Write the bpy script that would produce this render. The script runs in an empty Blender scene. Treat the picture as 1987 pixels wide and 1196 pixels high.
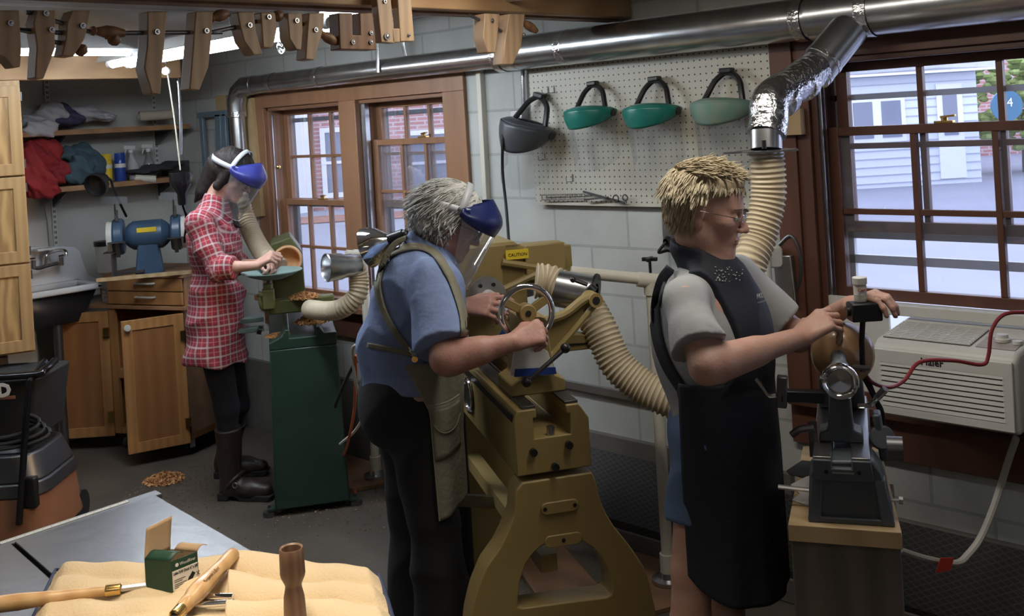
import bpy, math, random
import numpy as np
from mathutils import Vector, Matrix
from math import sin, cos, tan, pi, atan, atan2, radians, degrees, sqrt
random.seed(7)
R = random.Random(11)
C = bpy.context.scene.collection
SC = bpy.context.scene
# ---------------------------------------------------------------- camera (room frame: window wall is X = 3.341, +Y runs along it)
F = 2030.0; TH = atan(.06); EYE = 1.72
_c, _s = cos(TH), sin(TH)
PV = 369*_c; U0, V0 = -PV*_s, PV*_c
PHI = radians(45.7955)
FW = Vector((sin(PHI), cos(PHI), 0)); RT = Vector((cos(PHI), -sin(PHI), 0)); UP = Vector((0, 0, 1)); EYEP = Vector((0, 0, EYE))
cam = bpy.data.cameras.new('camera'); camo = bpy.data.objects.new('camera', cam); C.objects.link(camo)
cam.sensor_width = 36; cam.sensor_fit = 'HORIZONTAL'; cam.lens = 36*F/1987; cam.clip_start = .05; cam.clip_end = 300
rx = RT*_c - UP*_s; ry = RT*_s + UP*_c
camo.matrix_world = Matrix(((rx.x, ry.x, -FW.x, 0), (rx.y, ry.y, -FW.y, 0), (rx.z, ry.z, -FW.z, EYE), (0, 0, 0, 1)))
cam.shift_x = -U0/1987; cam.shift_y = -V0/1987
SC.camera = camo
SC.view_settings.view_transform = 'Standard'; SC.view_settings.look = 'None'
SC.view_settings.gamma = 1; SC.view_settings.exposure = 0.0; SC.view_settings.use_curve_mapping = False
SC.cycles.use_denoising = True
SC.cycles.max_bounces = 8; SC.cycles.diffuse_bounces = 4; SC.cycles.glossy_bounces = 3; SC.cycles.transparent_max_bounces = 16
SC.cycles.transmission_bounces = 6; SC.cycles.caustics_reflective = False; SC.cycles.caustics_refractive = False
SC.cycles.sample_clamp_indirect = 6
# ---------------------------------------------------------------- world: overcast sky
w = bpy.data.worlds.new('overcast_sky'); SC.world = w; w.use_nodes = True
bg = w.node_tree.nodes['Background']; bg.inputs[0].default_value = (.74, .80, 1.0, 1); bg.inputs[1].default_value = 4.0
def area(name, loc, size, power, col, rot=(0, 0, 0), sy=None, spread=180):
    l = bpy.data.lights.new(name, 'AREA'); l.shape = 'RECTANGLE'; l.size = size; l.size_y = sy or size
    l.energy = power; l.color = col; l.spread = radians(spread)
    o = bpy.data.objects.new(name, l); o.location = loc; o.rotation_euler = rot; C.objects.link(o); return o
# ceiling tubes of the workshop that hang over and behind the photographer
area('workshop_tube_light', (.75, 1.35, 2.2), .16, 9.5, (1, .86, .68), (0, 0, radians(-20)), 1.2, 95)
area('workshop_tube_light.001', (2.25, 1.55, 2.2), .14, 14.5, (1, .93, .82), (0, 0, 0), 1.5)
area('workshop_tube_light.002', (-.5, .3, 2.2), .3, 6, (1, .87, .72), (0, 0, 0), 1.2)
# ---------------------------------------------------------------- helpers
def uv_(x, y):
    u = x-993.5-U0; v = 598-y-V0
    return u*_c+v*_s, -u*_s+v*_c
def ray(x, y):
    u, v = uv_(x, y); return FW*F+RT*u+UP*v
def W(x, y, d): return EYEP+ray(x, y)*(d/F)
def onX(x, y, X): r = ray(x, y); return EYEP+r*(X/r.x)
def onY(x, y, Y): r = ray(x, y); return EYEP+r*(Y/r.y)
def onZ(x, y, Z): r = ray(x, y); return EYEP+r*((Z-EYE)/r.z)
V = Vector
def nrm(v): return Vector(v).normalized()
MATS = {}
def mat(name, col, rough=.6, metal=0, noise=0, scale=8, col2=None, bump=0, bscale=None, stretch=(1, 1, 1), spec=.5, detail=4, coat=0, emit=None, alpha=1, sheen=0, sss=0):
    m = bpy.data.materials.new(name); m.use_nodes = True; nt = m.node_tree; b = nt.nodes['Principled BSDF']
    b.inputs['Base Color'].default_value = (*col, 1); b.inputs['Roughness'].default_value = rough; b.inputs['Metallic'].default_value = metal
    b.inputs['Specular IOR Level'].default_value = spec; b.inputs['Coat Weight'].default_value = coat
    b.inputs['Sheen Weight'].default_value = sheen
    if sss: b.inputs['Subsurface Weight'].default_value = sss; b.inputs['Subsurface Radius'].default_value = (.012, .005, .003)
    if emit: b.inputs['Emission Color'].default_value = (*emit[:3], 1); b.inputs['Emission Strength'].default_value = emit[3]
    if alpha < 1: b.inputs['Alpha'].default_value = alpha
    if noise or col2 or bump:
        tc = nt.nodes.new('ShaderNodeTexCoord'); mp = nt.nodes.new('ShaderNodeMapping'); mp.inputs['Scale'].default_value = stretch
        nt.links.new(tc.outputs['Object'], mp.inputs['Vector'])
        n = nt.nodes.new('ShaderNodeTexNoise'); n.inputs['Scale'].default_value = scale; n.inputs['Detail'].default_value = detail
        nt.links.new(mp.outputs[0], n.inputs['Vector'])
        if noise or col2:
            r = nt.nodes.new('ShaderNodeValToRGB'); r.color_ramp.elements[0].position = .3; r.color_ramp.elements[1].position = .7
            c2 = col2 if col2 else tuple(c*(1-noise) for c in col)
            r.color_ramp.elements[0].color = (*c2, 1); r.color_ramp.elements[1].color = (*col, 1)
            nt.links.new(n.outputs['Fac'], r.inputs[0]); nt.links.new(r.outputs[0], b.inputs['Base Color'])
        if bump:
            n2 = nt.nodes.new('ShaderNodeTexNoise'); n2.inputs['Scale'].default_value = bscale or scale*3; n2.inputs['Detail'].default_value = 3
            nt.links.new(mp.outputs[0], n2.inputs['Vector'])
            bp = nt.nodes.new('ShaderNodeBump'); bp.inputs['Strength'].default_value = bump; bp.inputs['Distance'].default_value = .01
            nt.links.new(n2.outputs['Fac'], bp.inputs['Height']); nt.links.new(bp.outputs[0], b.inputs['Normal'])
    MATS[name] = m; return m
def wood(name, c1, c2, scale=3, stretch=(1, 1, 1), rough=.45, dist=4, axis='X', coat=0):
    m = bpy.data.materials.new(name); m.use_nodes = True; nt = m.node_tree; b = nt.nodes['Principled BSDF']; N = nt.nodes.new; L = nt.links.new
    tc = N('ShaderNodeTexCoord'); mp = N('ShaderNodeMapping'); mp.inputs['Scale'].default_value = stretch; L(tc.outputs['Object'], mp.inputs[0])
    wv = N('ShaderNodeTexWave'); wv.bands_direction = axis; wv.inputs['Scale'].default_value = scale; wv.inputs['Distortion'].default_value = dist
    wv.inputs['Detail'].default_value = 3; wv.inputs['Detail Scale'].default_value = 1.2; L(mp.outputs[0], wv.inputs[0])
    ns = N('ShaderNodeTexNoise'); ns.inputs['Scale'].default_value = scale*.7; ns.inputs['Detail'].default_value = 5; L(mp.outputs[0], ns.inputs[0])
    mx = N('ShaderNodeMath'); mx.operation = 'MULTIPLY_ADD'; mx.inputs[1].default_value = .55; L(wv.outputs['Fac'], mx.inputs[0])
    m2 = N('ShaderNodeMath'); m2.operation = 'MULTIPLY'; m2.inputs[1].default_value = .5; L(ns.outputs['Fac'], m2.inputs[0]); L(m2.outputs[0], mx.inputs[2])
    r = N('ShaderNodeValToRGB'); r.color_ramp.elements[0].position = .15; r.color_ramp.elements[1].position = .85
    r.color_ramp.elements[0].color = (*c2, 1); r.color_ramp.elements[1].color = (*c1, 1); L(mx.outputs[0], r.inputs[0]); L(r.outputs[0], b.inputs['Base Color'])
    b.inputs['Roughness'].default_value = rough; b.inputs['Coat Weight'].default_value = coat
    MATS[name] = m; return m
WL = {}
class MB:
    def __init__(s, M=None): s.v = []; s.f = []; s.M = M; s.mi = []; s.cur = 0
    def add(s, vs, fs):
        k = len(s.v)
        for p in vs:
            p = Vector(p); s.v.append(s.M @ p if s.M else p)
        for f in fs: s.f.append([i+k for i in f]); s.mi.append(s.cur)
        return s
    def box(s, c, sz, A=None):
        c = Vector(c); vs = []
        for dz in (-.5, .5):
            for dx, dy in ((-.5, -.5), (.5, -.5), (.5, .5), (-.5, .5)):
                p = Vector((dx*sz[0], dy*sz[1], dz*sz[2]))
                if A: p = A @ p
                vs.append(c+p)
        return s.add(vs, [(3, 2, 1, 0), (4, 5, 6, 7), (0, 1, 5, 4), (1, 2, 6, 5), (2, 3, 7, 6), (3, 0, 4, 7)])
    def b2(s, a, b):
        return s.box([(p+q)/2 for p, q in zip(a, b)], [abs(q-p) for p, q in zip(a, b)])
    def bar(s, a, b, w, h, up=(0, 0, 1)):
        a, b = Vector(a), Vector(b); d = (b-a).normalized(); x = d.cross(Vector(up))
        if x.length < 1e-4: x = d.cross(Vector((0, 1, 0)))
        x.normalize(); z = x.cross(d); vs = []
        for p in (a, b):
            for i, j in ((-1, -1), (1, -1), (1, 1), (-1, 1)): vs.append(p+x*i*w/2+z*j*h/2)
        return s.add(vs, [(0, 1, 2, 3), (7, 6, 5, 4), (1, 0, 4, 5), (2, 1, 5, 6), (3, 2, 6, 7), (0, 3, 7, 4)])
    def tube(s, pts, r, n=12, cap=True, flat=1, up0=None):
        pts = [Vector(p) for p in pts]; m = len(pts)
        rs = list(r) if hasattr(r, '__len__') else [r]*m
        t0 = (pts[1]-pts[0]).normalized(); u = Vector(up0) if up0 else (Vector((0, 0, 1)) if abs(t0.z) < .9 else Vector((1, 0, 0)))
        u = (u-t0*u.dot(t0)).normalized(); vs = []
        for i in range(m):
            t = (pts[min(i+1, m-1)]-pts[max(i-1, 0)])
            t = t.normalized() if t.length > 1e-9 else t0
            u = (u-t*u.dot(t)).normalized(); w_ = t.cross(u)
            for k in range(n):
                a = 2*pi*k/n; vs.append(pts[i]+(u*cos(a)*flat+w_*sin(a))*rs[i])
        fs = [(i*n+k, i*n+(k+1) % n, (i+1)*n+(k+1) % n, (i+1)*n+k) for i in range(m-1) for k in range(n)]
        if cap: fs += [tuple(range(n-1, -1, -1)), tuple((m-1)*n+k for k in range(n))]
        return s.add(vs, fs)
    def cyl(s, a, b, r, r2=None, n=20, cap=True): return s.tube([a, b], [r, r if r2 is None else r2], n, cap)
    def rev(s, prof, o, ax=(0, 0, 1), n=28, close=False):
        ax = Vector(ax).normalized(); u = ax.orthogonal().normalized(); w_ = ax.cross(u); o = Vector(o); vs = []
        for r, t in prof:
            for k in range(n):
                a = 2*pi*k/n; vs.append(o+ax*t+(u*cos(a)+w_*sin(a))*r)
        m = len(prof); fs = [(i*n+k, i*n+(k+1) % n, (i+1)*n+(k+1) % n, (i+1)*n+k) for i in range(m-1) for k in range(n)]
        if close: fs += [((m-1)*n+k, (m-1)*n+(k+1) % n, (k+1) % n, k) for k in range(n)]
        return s.add(vs, fs)
    def prism(s, poly, o, ux, uy, dv):
        o, ux, uy, dv = Vector(o), Vector(ux), Vector(uy), Vector(dv); n = len(poly)
        a = [o+ux*p[0]+uy*p[1] for p in poly]
        return s.add(a+[p+dv for p in a], [tuple(range(n-1, -1, -1)), tuple(range(n, 2*n))]+[(i, (i+1) % n, n+(i+1) % n, n+i) for i in range(n)])
    def ring(s, outer, inner, o, ux, uy, dv):
        o, ux, uy, dv = Vector(o), Vector(ux), Vector(uy), Vector(dv); n = len(outer)
        P = lambda q: o+ux*q[0]+uy*q[1]
        a = [P(q) for q in outer]+[P(q) for q in inner]; vs = a+[p+dv for p in a]; fs = []
        for i in range(n):
            j = (i+1) % n
            fs += [(i, n+i, n+j, j), (2*n+i, 2*n+j, 3*n+j, 3*n+i), (i, j, 2*n+j, 2*n+i), (n+i, 3*n+i, 3*n+j, n+j)]
        return s.add(vs, fs)
    def sph(s, c, r, n=16, m=10, A=None):
        c = Vector(c); r = r if hasattr(r, '__len__') else (r, r, r); vs = []
        for i in range(m+1):
            for k in range(n):
                p = Vector((sin(pi*i/m)*cos(2*pi*k/n)*r[0], sin(pi*i/m)*sin(2*pi*k/n)*r[1], cos(pi*i/m)*r[2]))
                vs.append(c+(A @ p if A else p))
        return s.add(vs, [(i*n+k, (i+1)*n+k, (i+1)*n+(k+1) % n, i*n+(k+1) % n) for i in range(m) for k in range(n)])
    def grid(s, fn, nu, nv, cu=False):
        vs = [fn(i/nu, j/nv) for i in range(nu+1) for j in range(nv+1)]
        return s.add(vs, [(i*(nv+1)+j, (i+1)*(nv+1)+j, (i+1)*(nv+1)+j+1, i*(nv+1)+j+1) for i in range(nu) for j in range(nv)])
    def torus(s, c, ax, r, rr, n=32, m=10):
        ax = Vector(ax).normalized(); u = ax.orthogonal().normalized(); w_ = ax.cross(u); c = Vector(c); vs = []
        for i in range(n):
            a = 2*pi*i/n; d = u*cos(a)+w_*sin(a)
            for k in range(m):
                b = 2*pi*k/m; vs.append(c+d*(r+rr*cos(b))+ax*rr*sin(b))
        return s.add(vs, [(i*m+k, ((i+1) % n)*m+k, ((i+1) % n)*m+(k+1) % m, i*m+(k+1) % m) for i in range(n) for k in range(m)])
    def build(s, name, m, parent=None, smooth=35, bevel=0, seg=2, solid=0, subs=0):
        me = bpy.data.meshes.new(name)
        if s.v:
            lo = Vector([min(p[i] for p in s.v) for i in range(3)]); hi = Vector([max(p[i] for p in s.v) for i in range(3)])
            org = Vector(((lo.x+hi.x)/2, (lo.y+hi.y)/2, lo.z))
        else: org = Vector()
        me.from_pydata([tuple(p-org) for p in s.v], [], s.f)
        ms = m if isinstance(m, (list, tuple)) else [m]
        for q in ms: me.materials.append(MATS[q] if isinstance(q, str) else q)
        if len(ms) > 1: me.polygons.foreach_set('material_index', s.mi)
        me.update()
        import bmesh
        bm = bmesh.new(); bm.from_mesh(me); bmesh.ops.recalc_face_normals(bm, faces=bm.faces); bm.to_mesh(me); bm.free()
        if smooth:
            me.polygons.foreach_set('use_smooth', [True]*len(me.polygons)); me.set_sharp_from_angle(angle=radians(smooth))
        return place(name, me, org, parent, bevel, seg, solid, subs)
def place(name, me, org, parent=None, bevel=0, seg=2, solid=0, subs=0):
    o = bpy.data.objects.new(name, me); C.objects.link(o); WL[o.name] = Vector(org)
    if parent: o.parent = parent; o.location = Vector(org)-WL[parent.name]
    else: o.location = org
    if solid: q = o.modifiers.new('thickness', 'SOLIDIFY'); q.thickness = solid; q.offset = 0
    if bevel: q = o.modifiers.new('bevel', 'BEVEL'); q.width = bevel; q.segments = seg; q.limit_method = 'ANGLE'; q.angle_limit = radians(40); q.harden_normals = False
    if subs: q = o.modifiers.new('subd', 'SUBSURF'); q.levels = subs; q.render_levels = subs
    return o
def thing(name, label, cat, loc=(0, 0, 0), group=None):
    o = bpy.data.objects.new(name, None); C.objects.link(o); o.location = loc; o.empty_display_size = .1; WL[o.name] = Vector(loc)
    return tag(o, label, cat, group)
def tag(o, label, cat, group=None):
    o['label'] = label; o['category'] = cat
    if group: o['group'] = group
    return o
def struct(o, label=None):
    o['kind'] = 'structure'
    if label: o['label'] = label
    return o
def stuff(o, label, cat): o['kind'] = 'stuff'; return tag(o, label, cat)
def copy_tree(o, parent=None, label=None, loc=None, rot=None, scale=None):
    c = o.copy(); C.objects.link(c); c.parent = parent
    if parent is None:
        if label: c['label'] = label
        if loc is not None: c.location = loc
        if rot is not None: c.rotation_euler = rot
        if scale is not None: c.scale = scale
    for ch in o.children: copy_tree(ch, c)
    return c
def bez(pts, n=8):
    P = [Vector(p) for p in pts]; P = [P[0]*2-P[1]]+P+[P[-1]*2-P[-2]]; out = []
    for i in range(1, len(P)-2):
        for k in range(n):
            t = k/n; a, b, c, d = P[i-1:i+3]
            out.append(.5*((2*b)+(c-a)*t+(2*a-5*b+4*c-d)*t*t+(3*b-a-3*c+d)*t**3))
    out.append(P[-2]); return out
def hose(pts, r, pitch=.014, amp=.0035, n=20):
    p = bez(pts, 12); L = [0]
    for i in range(1, len(p)): L.append(L[-1]+(p[i]-p[i-1]).length)
    k = max(4, int(L[-1]/pitch*4)); out = []; j = 0; rs = []
    for i in range(k+1):
        t = L[-1]*i/k
        while j < len(L)-2 and L[j+1] < t: j += 1
        f = (t-L[j])/max(1e-9, L[j+1]-L[j]); out.append(p[j].lerp(p[j+1], f)); rs.append(r+amp*sin(i*pi/2+.6))
    return out, rs
def circ(r, n=24, c=(0, 0), a0=0, a1=2*pi): return [(c[0]+r*cos(a0+(a1-a0)*i/n), c[1]+r*sin(a0+(a1-a0)*i/n)) for i in range(n)]
def rrect(w, h, r, n=4):
    o = []
    for cx, cy, a in ((w/2-r, h/2-r, 0), (-w/2+r, h/2-r, pi/2), (-w/2+r, -h/2+r, pi), (w/2-r, -h/2+r, 1.5*pi)):
        for i in range(n+1): o.append((cx+r*cos(a+i*pi/2/n), cy+r*sin(a+i*pi/2/n)))
    return o
def text(name, body, o, ux, uy, size, m, parent, label=None, depth=.0006, bold=0, extr=0, sx=1):
    cu = bpy.data.curves.new(name, 'FONT'); cu.body = body; cu.size = size; cu.extrude = depth; cu.offset = bold; cu.resolution_u = 2
    t = bpy.data.objects.new(name, cu); ux = Vector(ux).normalized(); uy = Vector(uy); uy = (uy-ux*uy.dot(ux)).normalized(); uz = ux.cross(uy)
    pl = WL[parent.name] if parent else Vector()
    o = Vector(o); cu.materials.append(MATS[m]); C.objects.link(t)
    bpy.context.view_layer.update(); me = bpy.data.meshes.new_from_object(t.evaluated_get(bpy.context.evaluated_depsgraph_get())); bpy.data.objects.remove(t)
    t = bpy.data.objects.new(name, me); C.objects.link(t)
    if parent: t.parent = parent
    t.location = o-pl; t.rotation_mode = 'QUATERNION'
    t.rotation_quaternion = Matrix(((ux.x, uy.x, uz.x), (ux.y, uy.y, uz.y), (ux.z, uy.z, uz.z))).to_quaternion(); t.scale = (sx, 1, 1)
    WL[t.name] = o
    return t
# ---------------------------------------------------------------- materials
def gain(name, dens=1): pass
mat('ceiling_paint', (.62, .62, .60), .8, noise=.08, scale=3)
mat('wall_paint_plain', (.55, .56, .53), .75, noise=.15, scale=3, bump=.15, bscale=40)
mat('pewter', (.42, .37, .30), .35, 1)
mat('quill_grey', (.20, .24, .27), .35, .3)
mat('concrete_floor', (.115, .094, .074), .5, col2=(.062, .052, .042), scale=2.2, bump=.12, bscale=30, detail=8)
mat('foundation', (.15, .14, .125), .8, noise=.35, scale=4, bump=.3, bscale=30)
wood('window_wood', (.29, .15, .08), (.20, .095, .05), 2, (6, 6, .8), .42, 3)
wood('window_wood_dark', (.13, .055, .034), (.085, .034, .021), 2, (6, 6, .8), .4, 3)
wood('beam_wood', (.42, .26, .13), (.30, .17, .08), 2, (.6, 8, 8), .6, 3)
wood('maple', (.44, .30, .18), (.32, .21, .125), 3, (3, 3, 1), .5, 3)
wood('brown_clamp_wood', (.24, .12, .055), (.15, .07, .03), 3, (3, 3, 1), .5, 3)
wood('pale_wood', (.55, .40, .22), (.45, .31, .16), 2, (3, 1, 3), .6, 3)
wood('oak_ply', (.44, .28, .12), (.22, .125, .05), 2.2, (4, 4, .9), .4, 9)
wood('oak_frame', (.36, .23, .105), (.28, .17, .075), 2, (5, 5, .6), .42, 2)
wood('cherry_ply', (.30, .13, .045), (.24, .10, .035), 1.5, (3, 3, .6), .4, 3)
wood('stained_oak', (.42, .21, .075), (.33, .155, .05), 2, (4, 4, .8), .42, 2)
wood('board_brown', (.24, .13, .07), (.15, .08, .045), 2, (1, 4, 4), .6, 3)
wood('shelf_wood', (.36, .19, .09), (.27, .14, .065), 2, (1, 5, 5), .55, 2)
wood('dark_post_wood', (.13, .11, .09), (.075, .065, .052), 2, (4, 4, .7), .7, 4)
wood('turned_maple', (.62, .40, .19), (.50, .29, .12), 4, (2, 2, .6), .35, 3, coat=.2)
wood('bowl_wood', (.50, .31, .16), (.36, .20, .09), 6, (1, 1, 1.6), .35, 5, coat=.3)
wood('bowl_pale', (.72, .42, .20), (.62, .33, .14), 5, (1, 1, 1), .5, 3)
wood('walnut', (.20, .115, .07), (.13, .07, .042), 5, (5, 5, .5), .45, 2)
mat('galvanised', (.62, .64, .66), .27, 1, noise=.22, scale=14, bump=.08, bscale=9)
mat('foil_tape', (.72, .73, .75), .2, 1, noise=.1, scale=30, bump=.5, bscale=60)
mat('steel', (.55, .55, .56), .3, 1, noise=.15, scale=20)
mat('chrome', (.8, .8, .82), .1, 1)
mat('dark_steel', (.12, .12, .125), .4, .8)
mat('black_plastic', (.012, .012, .014), .35)
mat('black_gloss', (.008, .008, .01), .12)
mat('black_rubber', (.015, .015, .015), .7)
mat('hose_tan', (.60, .51, .36), .5, noise=.12, scale=6)
mat('pvc', (.70, .67, .58), .45, noise=.12, scale=6)
mat('white_plastic', (.66, .66, .62), .4, noise=.05, scale=5)
mat('ac_white', (.66, .65, .60), .45, noise=.08, scale=4)
mat('mustard', (.32, .235, .09), .42, noise=.15, scale=5)
mat('green_paint', (.022, .055, .036), .4, noise=.2, scale=6)
mat('olive_paint', (.13, .14, .05), .45, noise=.2, scale=8)
mat('grey_paint', (.085, .10, .115), .4, noise=.15, scale=8)
mat('teal_tray', (.22, .32, .30), .4, noise=.15, scale=10)
mat('grinder_blue', (.045, .085, .15), .35, noise=.1, scale=10)
mat('enamel', (.80, .82, .85), .15, noise=.04, scale=3)
mat('orange_plastic', (.27, .12, .06), .5, noise=.1, scale=6)
mat('red_cord', (.25, .03, .035), .4)
mat('orange_cord', (.55, .12, .03), .5)
mat('white_cord', (.55, .53, .48), .5)
mat('red_tag', (.5, .05, .03), .5)
mat('rope', (.5, .46, .38), .8)
mat('shavings', (.75, .40, .17), .85, noise=.3, scale=60)
mat('sawdust', (.38, .27, .17), .95, noise=.35, scale=90)
mat('brass', (.75, .5, .18), .25, 1)
mat('hole_black', (.01, .01, .01), .9)
mat('paper_white', (.72, .71, .68), .8, noise=.05, scale=9, bump=.2, bscale=25)
mat('blue_tape', (.02, .06, .30), .6)
mat('yellow_label', (.75, .55, .03), .5)
mat('tube_glow', (1, 1, 1), .5, emit=(.84, .92, 1.0, 38))
mat('bulb_glow', (1, .9, .7), .5, emit=(1, .7, .4, 12))
mat('fixture_white', (.75, .76, .76), .4)
mat('asphalt', (.26, .27, .31), .9, noise=.12, scale=.8)
mat('siding', (.62, .66, .72), .7); mat('siding_roof', (.40, .42, .48), .8)
mat('storm_alu', (.50, .53, .57), .5)
mat('far_glass', (.18, .2, .26), .2); mat('white_trim', (.72, .74, .76), .6)
mat('leaf_mulch', (.32, .15, .10), .95, noise=.4, scale=3); mat('grass', (.17, .3, .07), .95, noise=.3, scale=2)
mat('bush_leaf', (.28, .36, .10), .8, noise=.4, scale=5); mat('sign_blue', (.03, .13, .22), .4)
def brickmat(name, c1, c2, mortar, wd, ht, msz, off=(0, 0, 0), axes='YZ', bump=.4, nz=0, rough=.8, msmooth=.1):
    m = bpy.data.materials.new(name); m.use_nodes = True; nt = m.node_tree; b = nt.nodes['Principled BSDF']; N = nt.nodes.new; L = nt.links.new
    g = N('ShaderNodeNewGeometry'); sp = N('ShaderNodeSeparateXYZ'); cb = N('ShaderNodeCombineXYZ'); L(g.outputs['Position'], sp.inputs[0])
    L(sp.outputs['XYZ'.index(axes[0])], cb.inputs[0]); L(sp.outputs['XYZ'.index(axes[1])], cb.inputs[1])
    mp = N('ShaderNodeMapping'); mp.inputs['Location'].default_value = off; L(cb.outputs[0], mp.inputs[0])
    br = N('ShaderNodeTexBrick'); br.inputs['Scale'].default_value = 1; br.inputs['Brick Width'].default_value = wd; br.inputs['Row Height'].default_value = ht
    br.inputs['Mortar Size'].default_value = msz; br.inputs['Mortar Smooth'].default_value = msmooth
    br.inputs['Color1'].default_value = (*c1, 1); br.inputs['Color2'].default_value = (*c2, 1); br.inputs['Mortar'].default_value = (*mortar, 1)
    L(mp.outputs[0], br.inputs[0])
    ns = N('ShaderNodeTexNoise'); ns.inputs['Scale'].default_value = 3.; ns.inputs['Detail'].default_value = 6; L(g.outputs['Position'], ns.inputs[0])
    mx = N('ShaderNodeMix'); mx.data_type = 'RGBA'; mx.blend_type = 'MULTIPLY'; mx.inputs[0].default_value = nz
    L(br.outputs['Color'], mx.inputs[6]); rr = N('ShaderNodeValToRGB'); rr.color_ramp.elements[0].position = .3; rr.color_ramp.elements[0].color = (.45, .43, .4, 1); rr.color_ramp.elements[1].position = .65
    L(ns.outputs[0], rr.inputs[0]); L(rr.outputs[0], mx.inputs[7]); L(mx.outputs[2], b.inputs['Base Color']); b.inputs['Roughness'].default_value = rough
    n2 = N('ShaderNodeTexNoise'); n2.inputs['Scale'].default_value = 60; L(g.outputs['Position'], n2.inputs[0])
    ad = N('ShaderNodeMath'); ad.operation = 'MULTIPLY_ADD'; ad.inputs[1].default_value = -1; L(br.outputs['Fac'], ad.inputs[0])
    m3 = N('ShaderNodeMath'); m3.operation = 'MULTIPLY'; m3.inputs[1].default_value = .25; L(n2.outputs[0], m3.inputs[0]); L(m3.outputs[0], ad.inputs[2])
    bp = N('ShaderNodeBump'); bp.inputs['Strength'].default_value = bump; bp.inputs['Distance'].default_value = .006; L(ad.outputs[0], bp.inputs['Height']); L(bp.outputs[0], b.inputs['Normal'])
    MATS[name] = m; return m
brickmat('block_wall', (.56, .575, .55), (.53, .545, .52), (.42, .43, .41), .388, .1955, .006, (-.054, .0035, 0), 'YZ', .5, .35)
brickmat('red_brick', (.38, .15, .14), (.44, .20, .18), (.48, .40, .40), .30, .105, .018, (0, 0, 0), 'XZ', .1, 0)
def glassmat(name, tint=(1, 1, 1), gl=.06, rough=.02, haze=0):
    m = bpy.data.materials.new(name); m.use_nodes = True; nt = m.node_tree; nt.nodes.remove(nt.nodes['Principled BSDF']); N = nt.nodes.new; L = nt.links.new
    out = nt.nodes['Material Output']; t = N('ShaderNodeBsdfTransparent'); t.inputs[0].default_value = (*tint, 1)
    g = N('ShaderNodeBsdfGlossy'); g.inputs['Roughness'].default_value = rough; lw = N('ShaderNodeLayerWeight'); lw.inputs[0].default_value = .35
    mm = N('ShaderNodeMath'); mm.operation = 'MULTIPLY_ADD'; mm.inputs[1].default_value = .35; mm.inputs[2].default_value = gl; L(lw.outputs['Fresnel'], mm.inputs[0])
    mx = N('ShaderNodeMixShader'); L(mm.outputs[0], mx.inputs[0]); L(t.outputs[0], mx.inputs[1]); L(g.outputs[0], mx.inputs[2]); last = mx.outputs[0]
    if haze:
        d = N('ShaderNodeBsdfDiffuse'); d.inputs[0].default_value = (.8, .85, .95, 1); m2 = N('ShaderNodeMixShader'); m2.inputs[0].default_value = haze
        L(last, m2.inputs[1]); L(d.outputs[0], m2.inputs[2]); last = m2.outputs[0]
    L(last, out.inputs[0]); MATS[name] = m
glassmat('window_glass', (.95, .96, 1), .02, .01, .06); glassmat('visor_clear', (.90, .91, .91), .07, .06, .08); glassmat('lens_glass', (.95, .95, .95), .06, .02)
# ---------------------------------------------------------------- room shell
WX = 3.341
W1 = (3.60, 5.10, .79, 1.86); W2 = (.85, 1.75, .70, 1.86)   # openings y0,y1,z0,z1
CZ = 2.27; BY = 6.10
b = MB()
cuts_y = [-1.5, W2[0], W2[1], W1[0], W1[1], BY+.15]; T = .16
for i in range(5):
    y0, y1 = cuts_y[i], cuts_y[i+1]
    if i in (1, 3):
        o = W2 if i == 1 else W1
        b.b2((WX, y0, 0), (WX+T, y1, o[2])); b.b2((WX, y0, o[3]), (WX+T, y1, CZ))
    else: b.b2((WX, y0, 0), (WX+T, y1, CZ))
struct(b.build('wall_right', 'block_wall', smooth=0), 'painted concrete block wall with the windows')
struct(MB().b2((-2.5, BY, 0), (WX, BY+.15, CZ)).build('wall_back', 'wall_paint_plain', smooth=0), 'painted far wall behind the sink and shelves')
struct(MB().b2((-2.65, -2.5, 0), (-2.5, BY+.15, CZ)).build('wall_left', 'wall_paint_plain', smooth=0))
struct(MB().b2((-2.65, -2.65, 0), (WX+T, -2.5, CZ)).build('wall_front', 'wall_paint_plain', smooth=0))
struct(MB().b2((-2.65, -2.65, -.1), (WX+T, BY+.15, 0)).build('floor', 'concrete_floor', smooth=0), 'dark stained concrete floor')
struct(MB().b2((-2.65, -2.65, CZ), (WX+T, BY+.15, CZ+.1)).build('ceiling', 'ceiling_paint', smooth=0))
# concrete footing and conduit line
struct(MB().b2((WX-.03, 1.9, 0), (WX, BY, .40)).b2((WX-.03, -1.5, 0), (WX, 1.9, .325)).build('trim_1', 'foundation', smooth=0), 'grey concrete footing along the window wall')
tag(MB().bar((WX-.012, 3.6, .585), (WX-.012, 2.2, .572), .022, .03).build('conduit', 'steel', smooth=0), 'straight grey metal conduit low along the block wall', 'conduit')
# ceiling seams
for i, y in enumerate((4.1, 3.3, 2.9)):
    struct(MB().b2((-.5, y-.012, CZ-.008), (WX, y+.012, CZ)).build('trim_%d' % (i+2), 'fixture_white', smooth=0))
# ceiling beams
b = MB(); b.b2((-2.4, 2.48, 2.085), (WX-.02, 2.535, 2.26))
t = struct(b.build('trim_5', 'beam_wood', bevel=.004), 'near wooden ceiling joist that carries the clamps')
struct(MB().b2((-2.4, 2.535, 2.078), (WX-.02, 2.60, 2.10)).build('trim_6', 'board_brown'), 'dark ledger strip under the near joist')
b = MB(); b.b2((-2.4, 5.02, 2.035), (2.78, 5.08, CZ))
struct(b.build('trim_7', 'beam_wood', bevel=.004), 'far wooden ceiling joist above the shelves')
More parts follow.
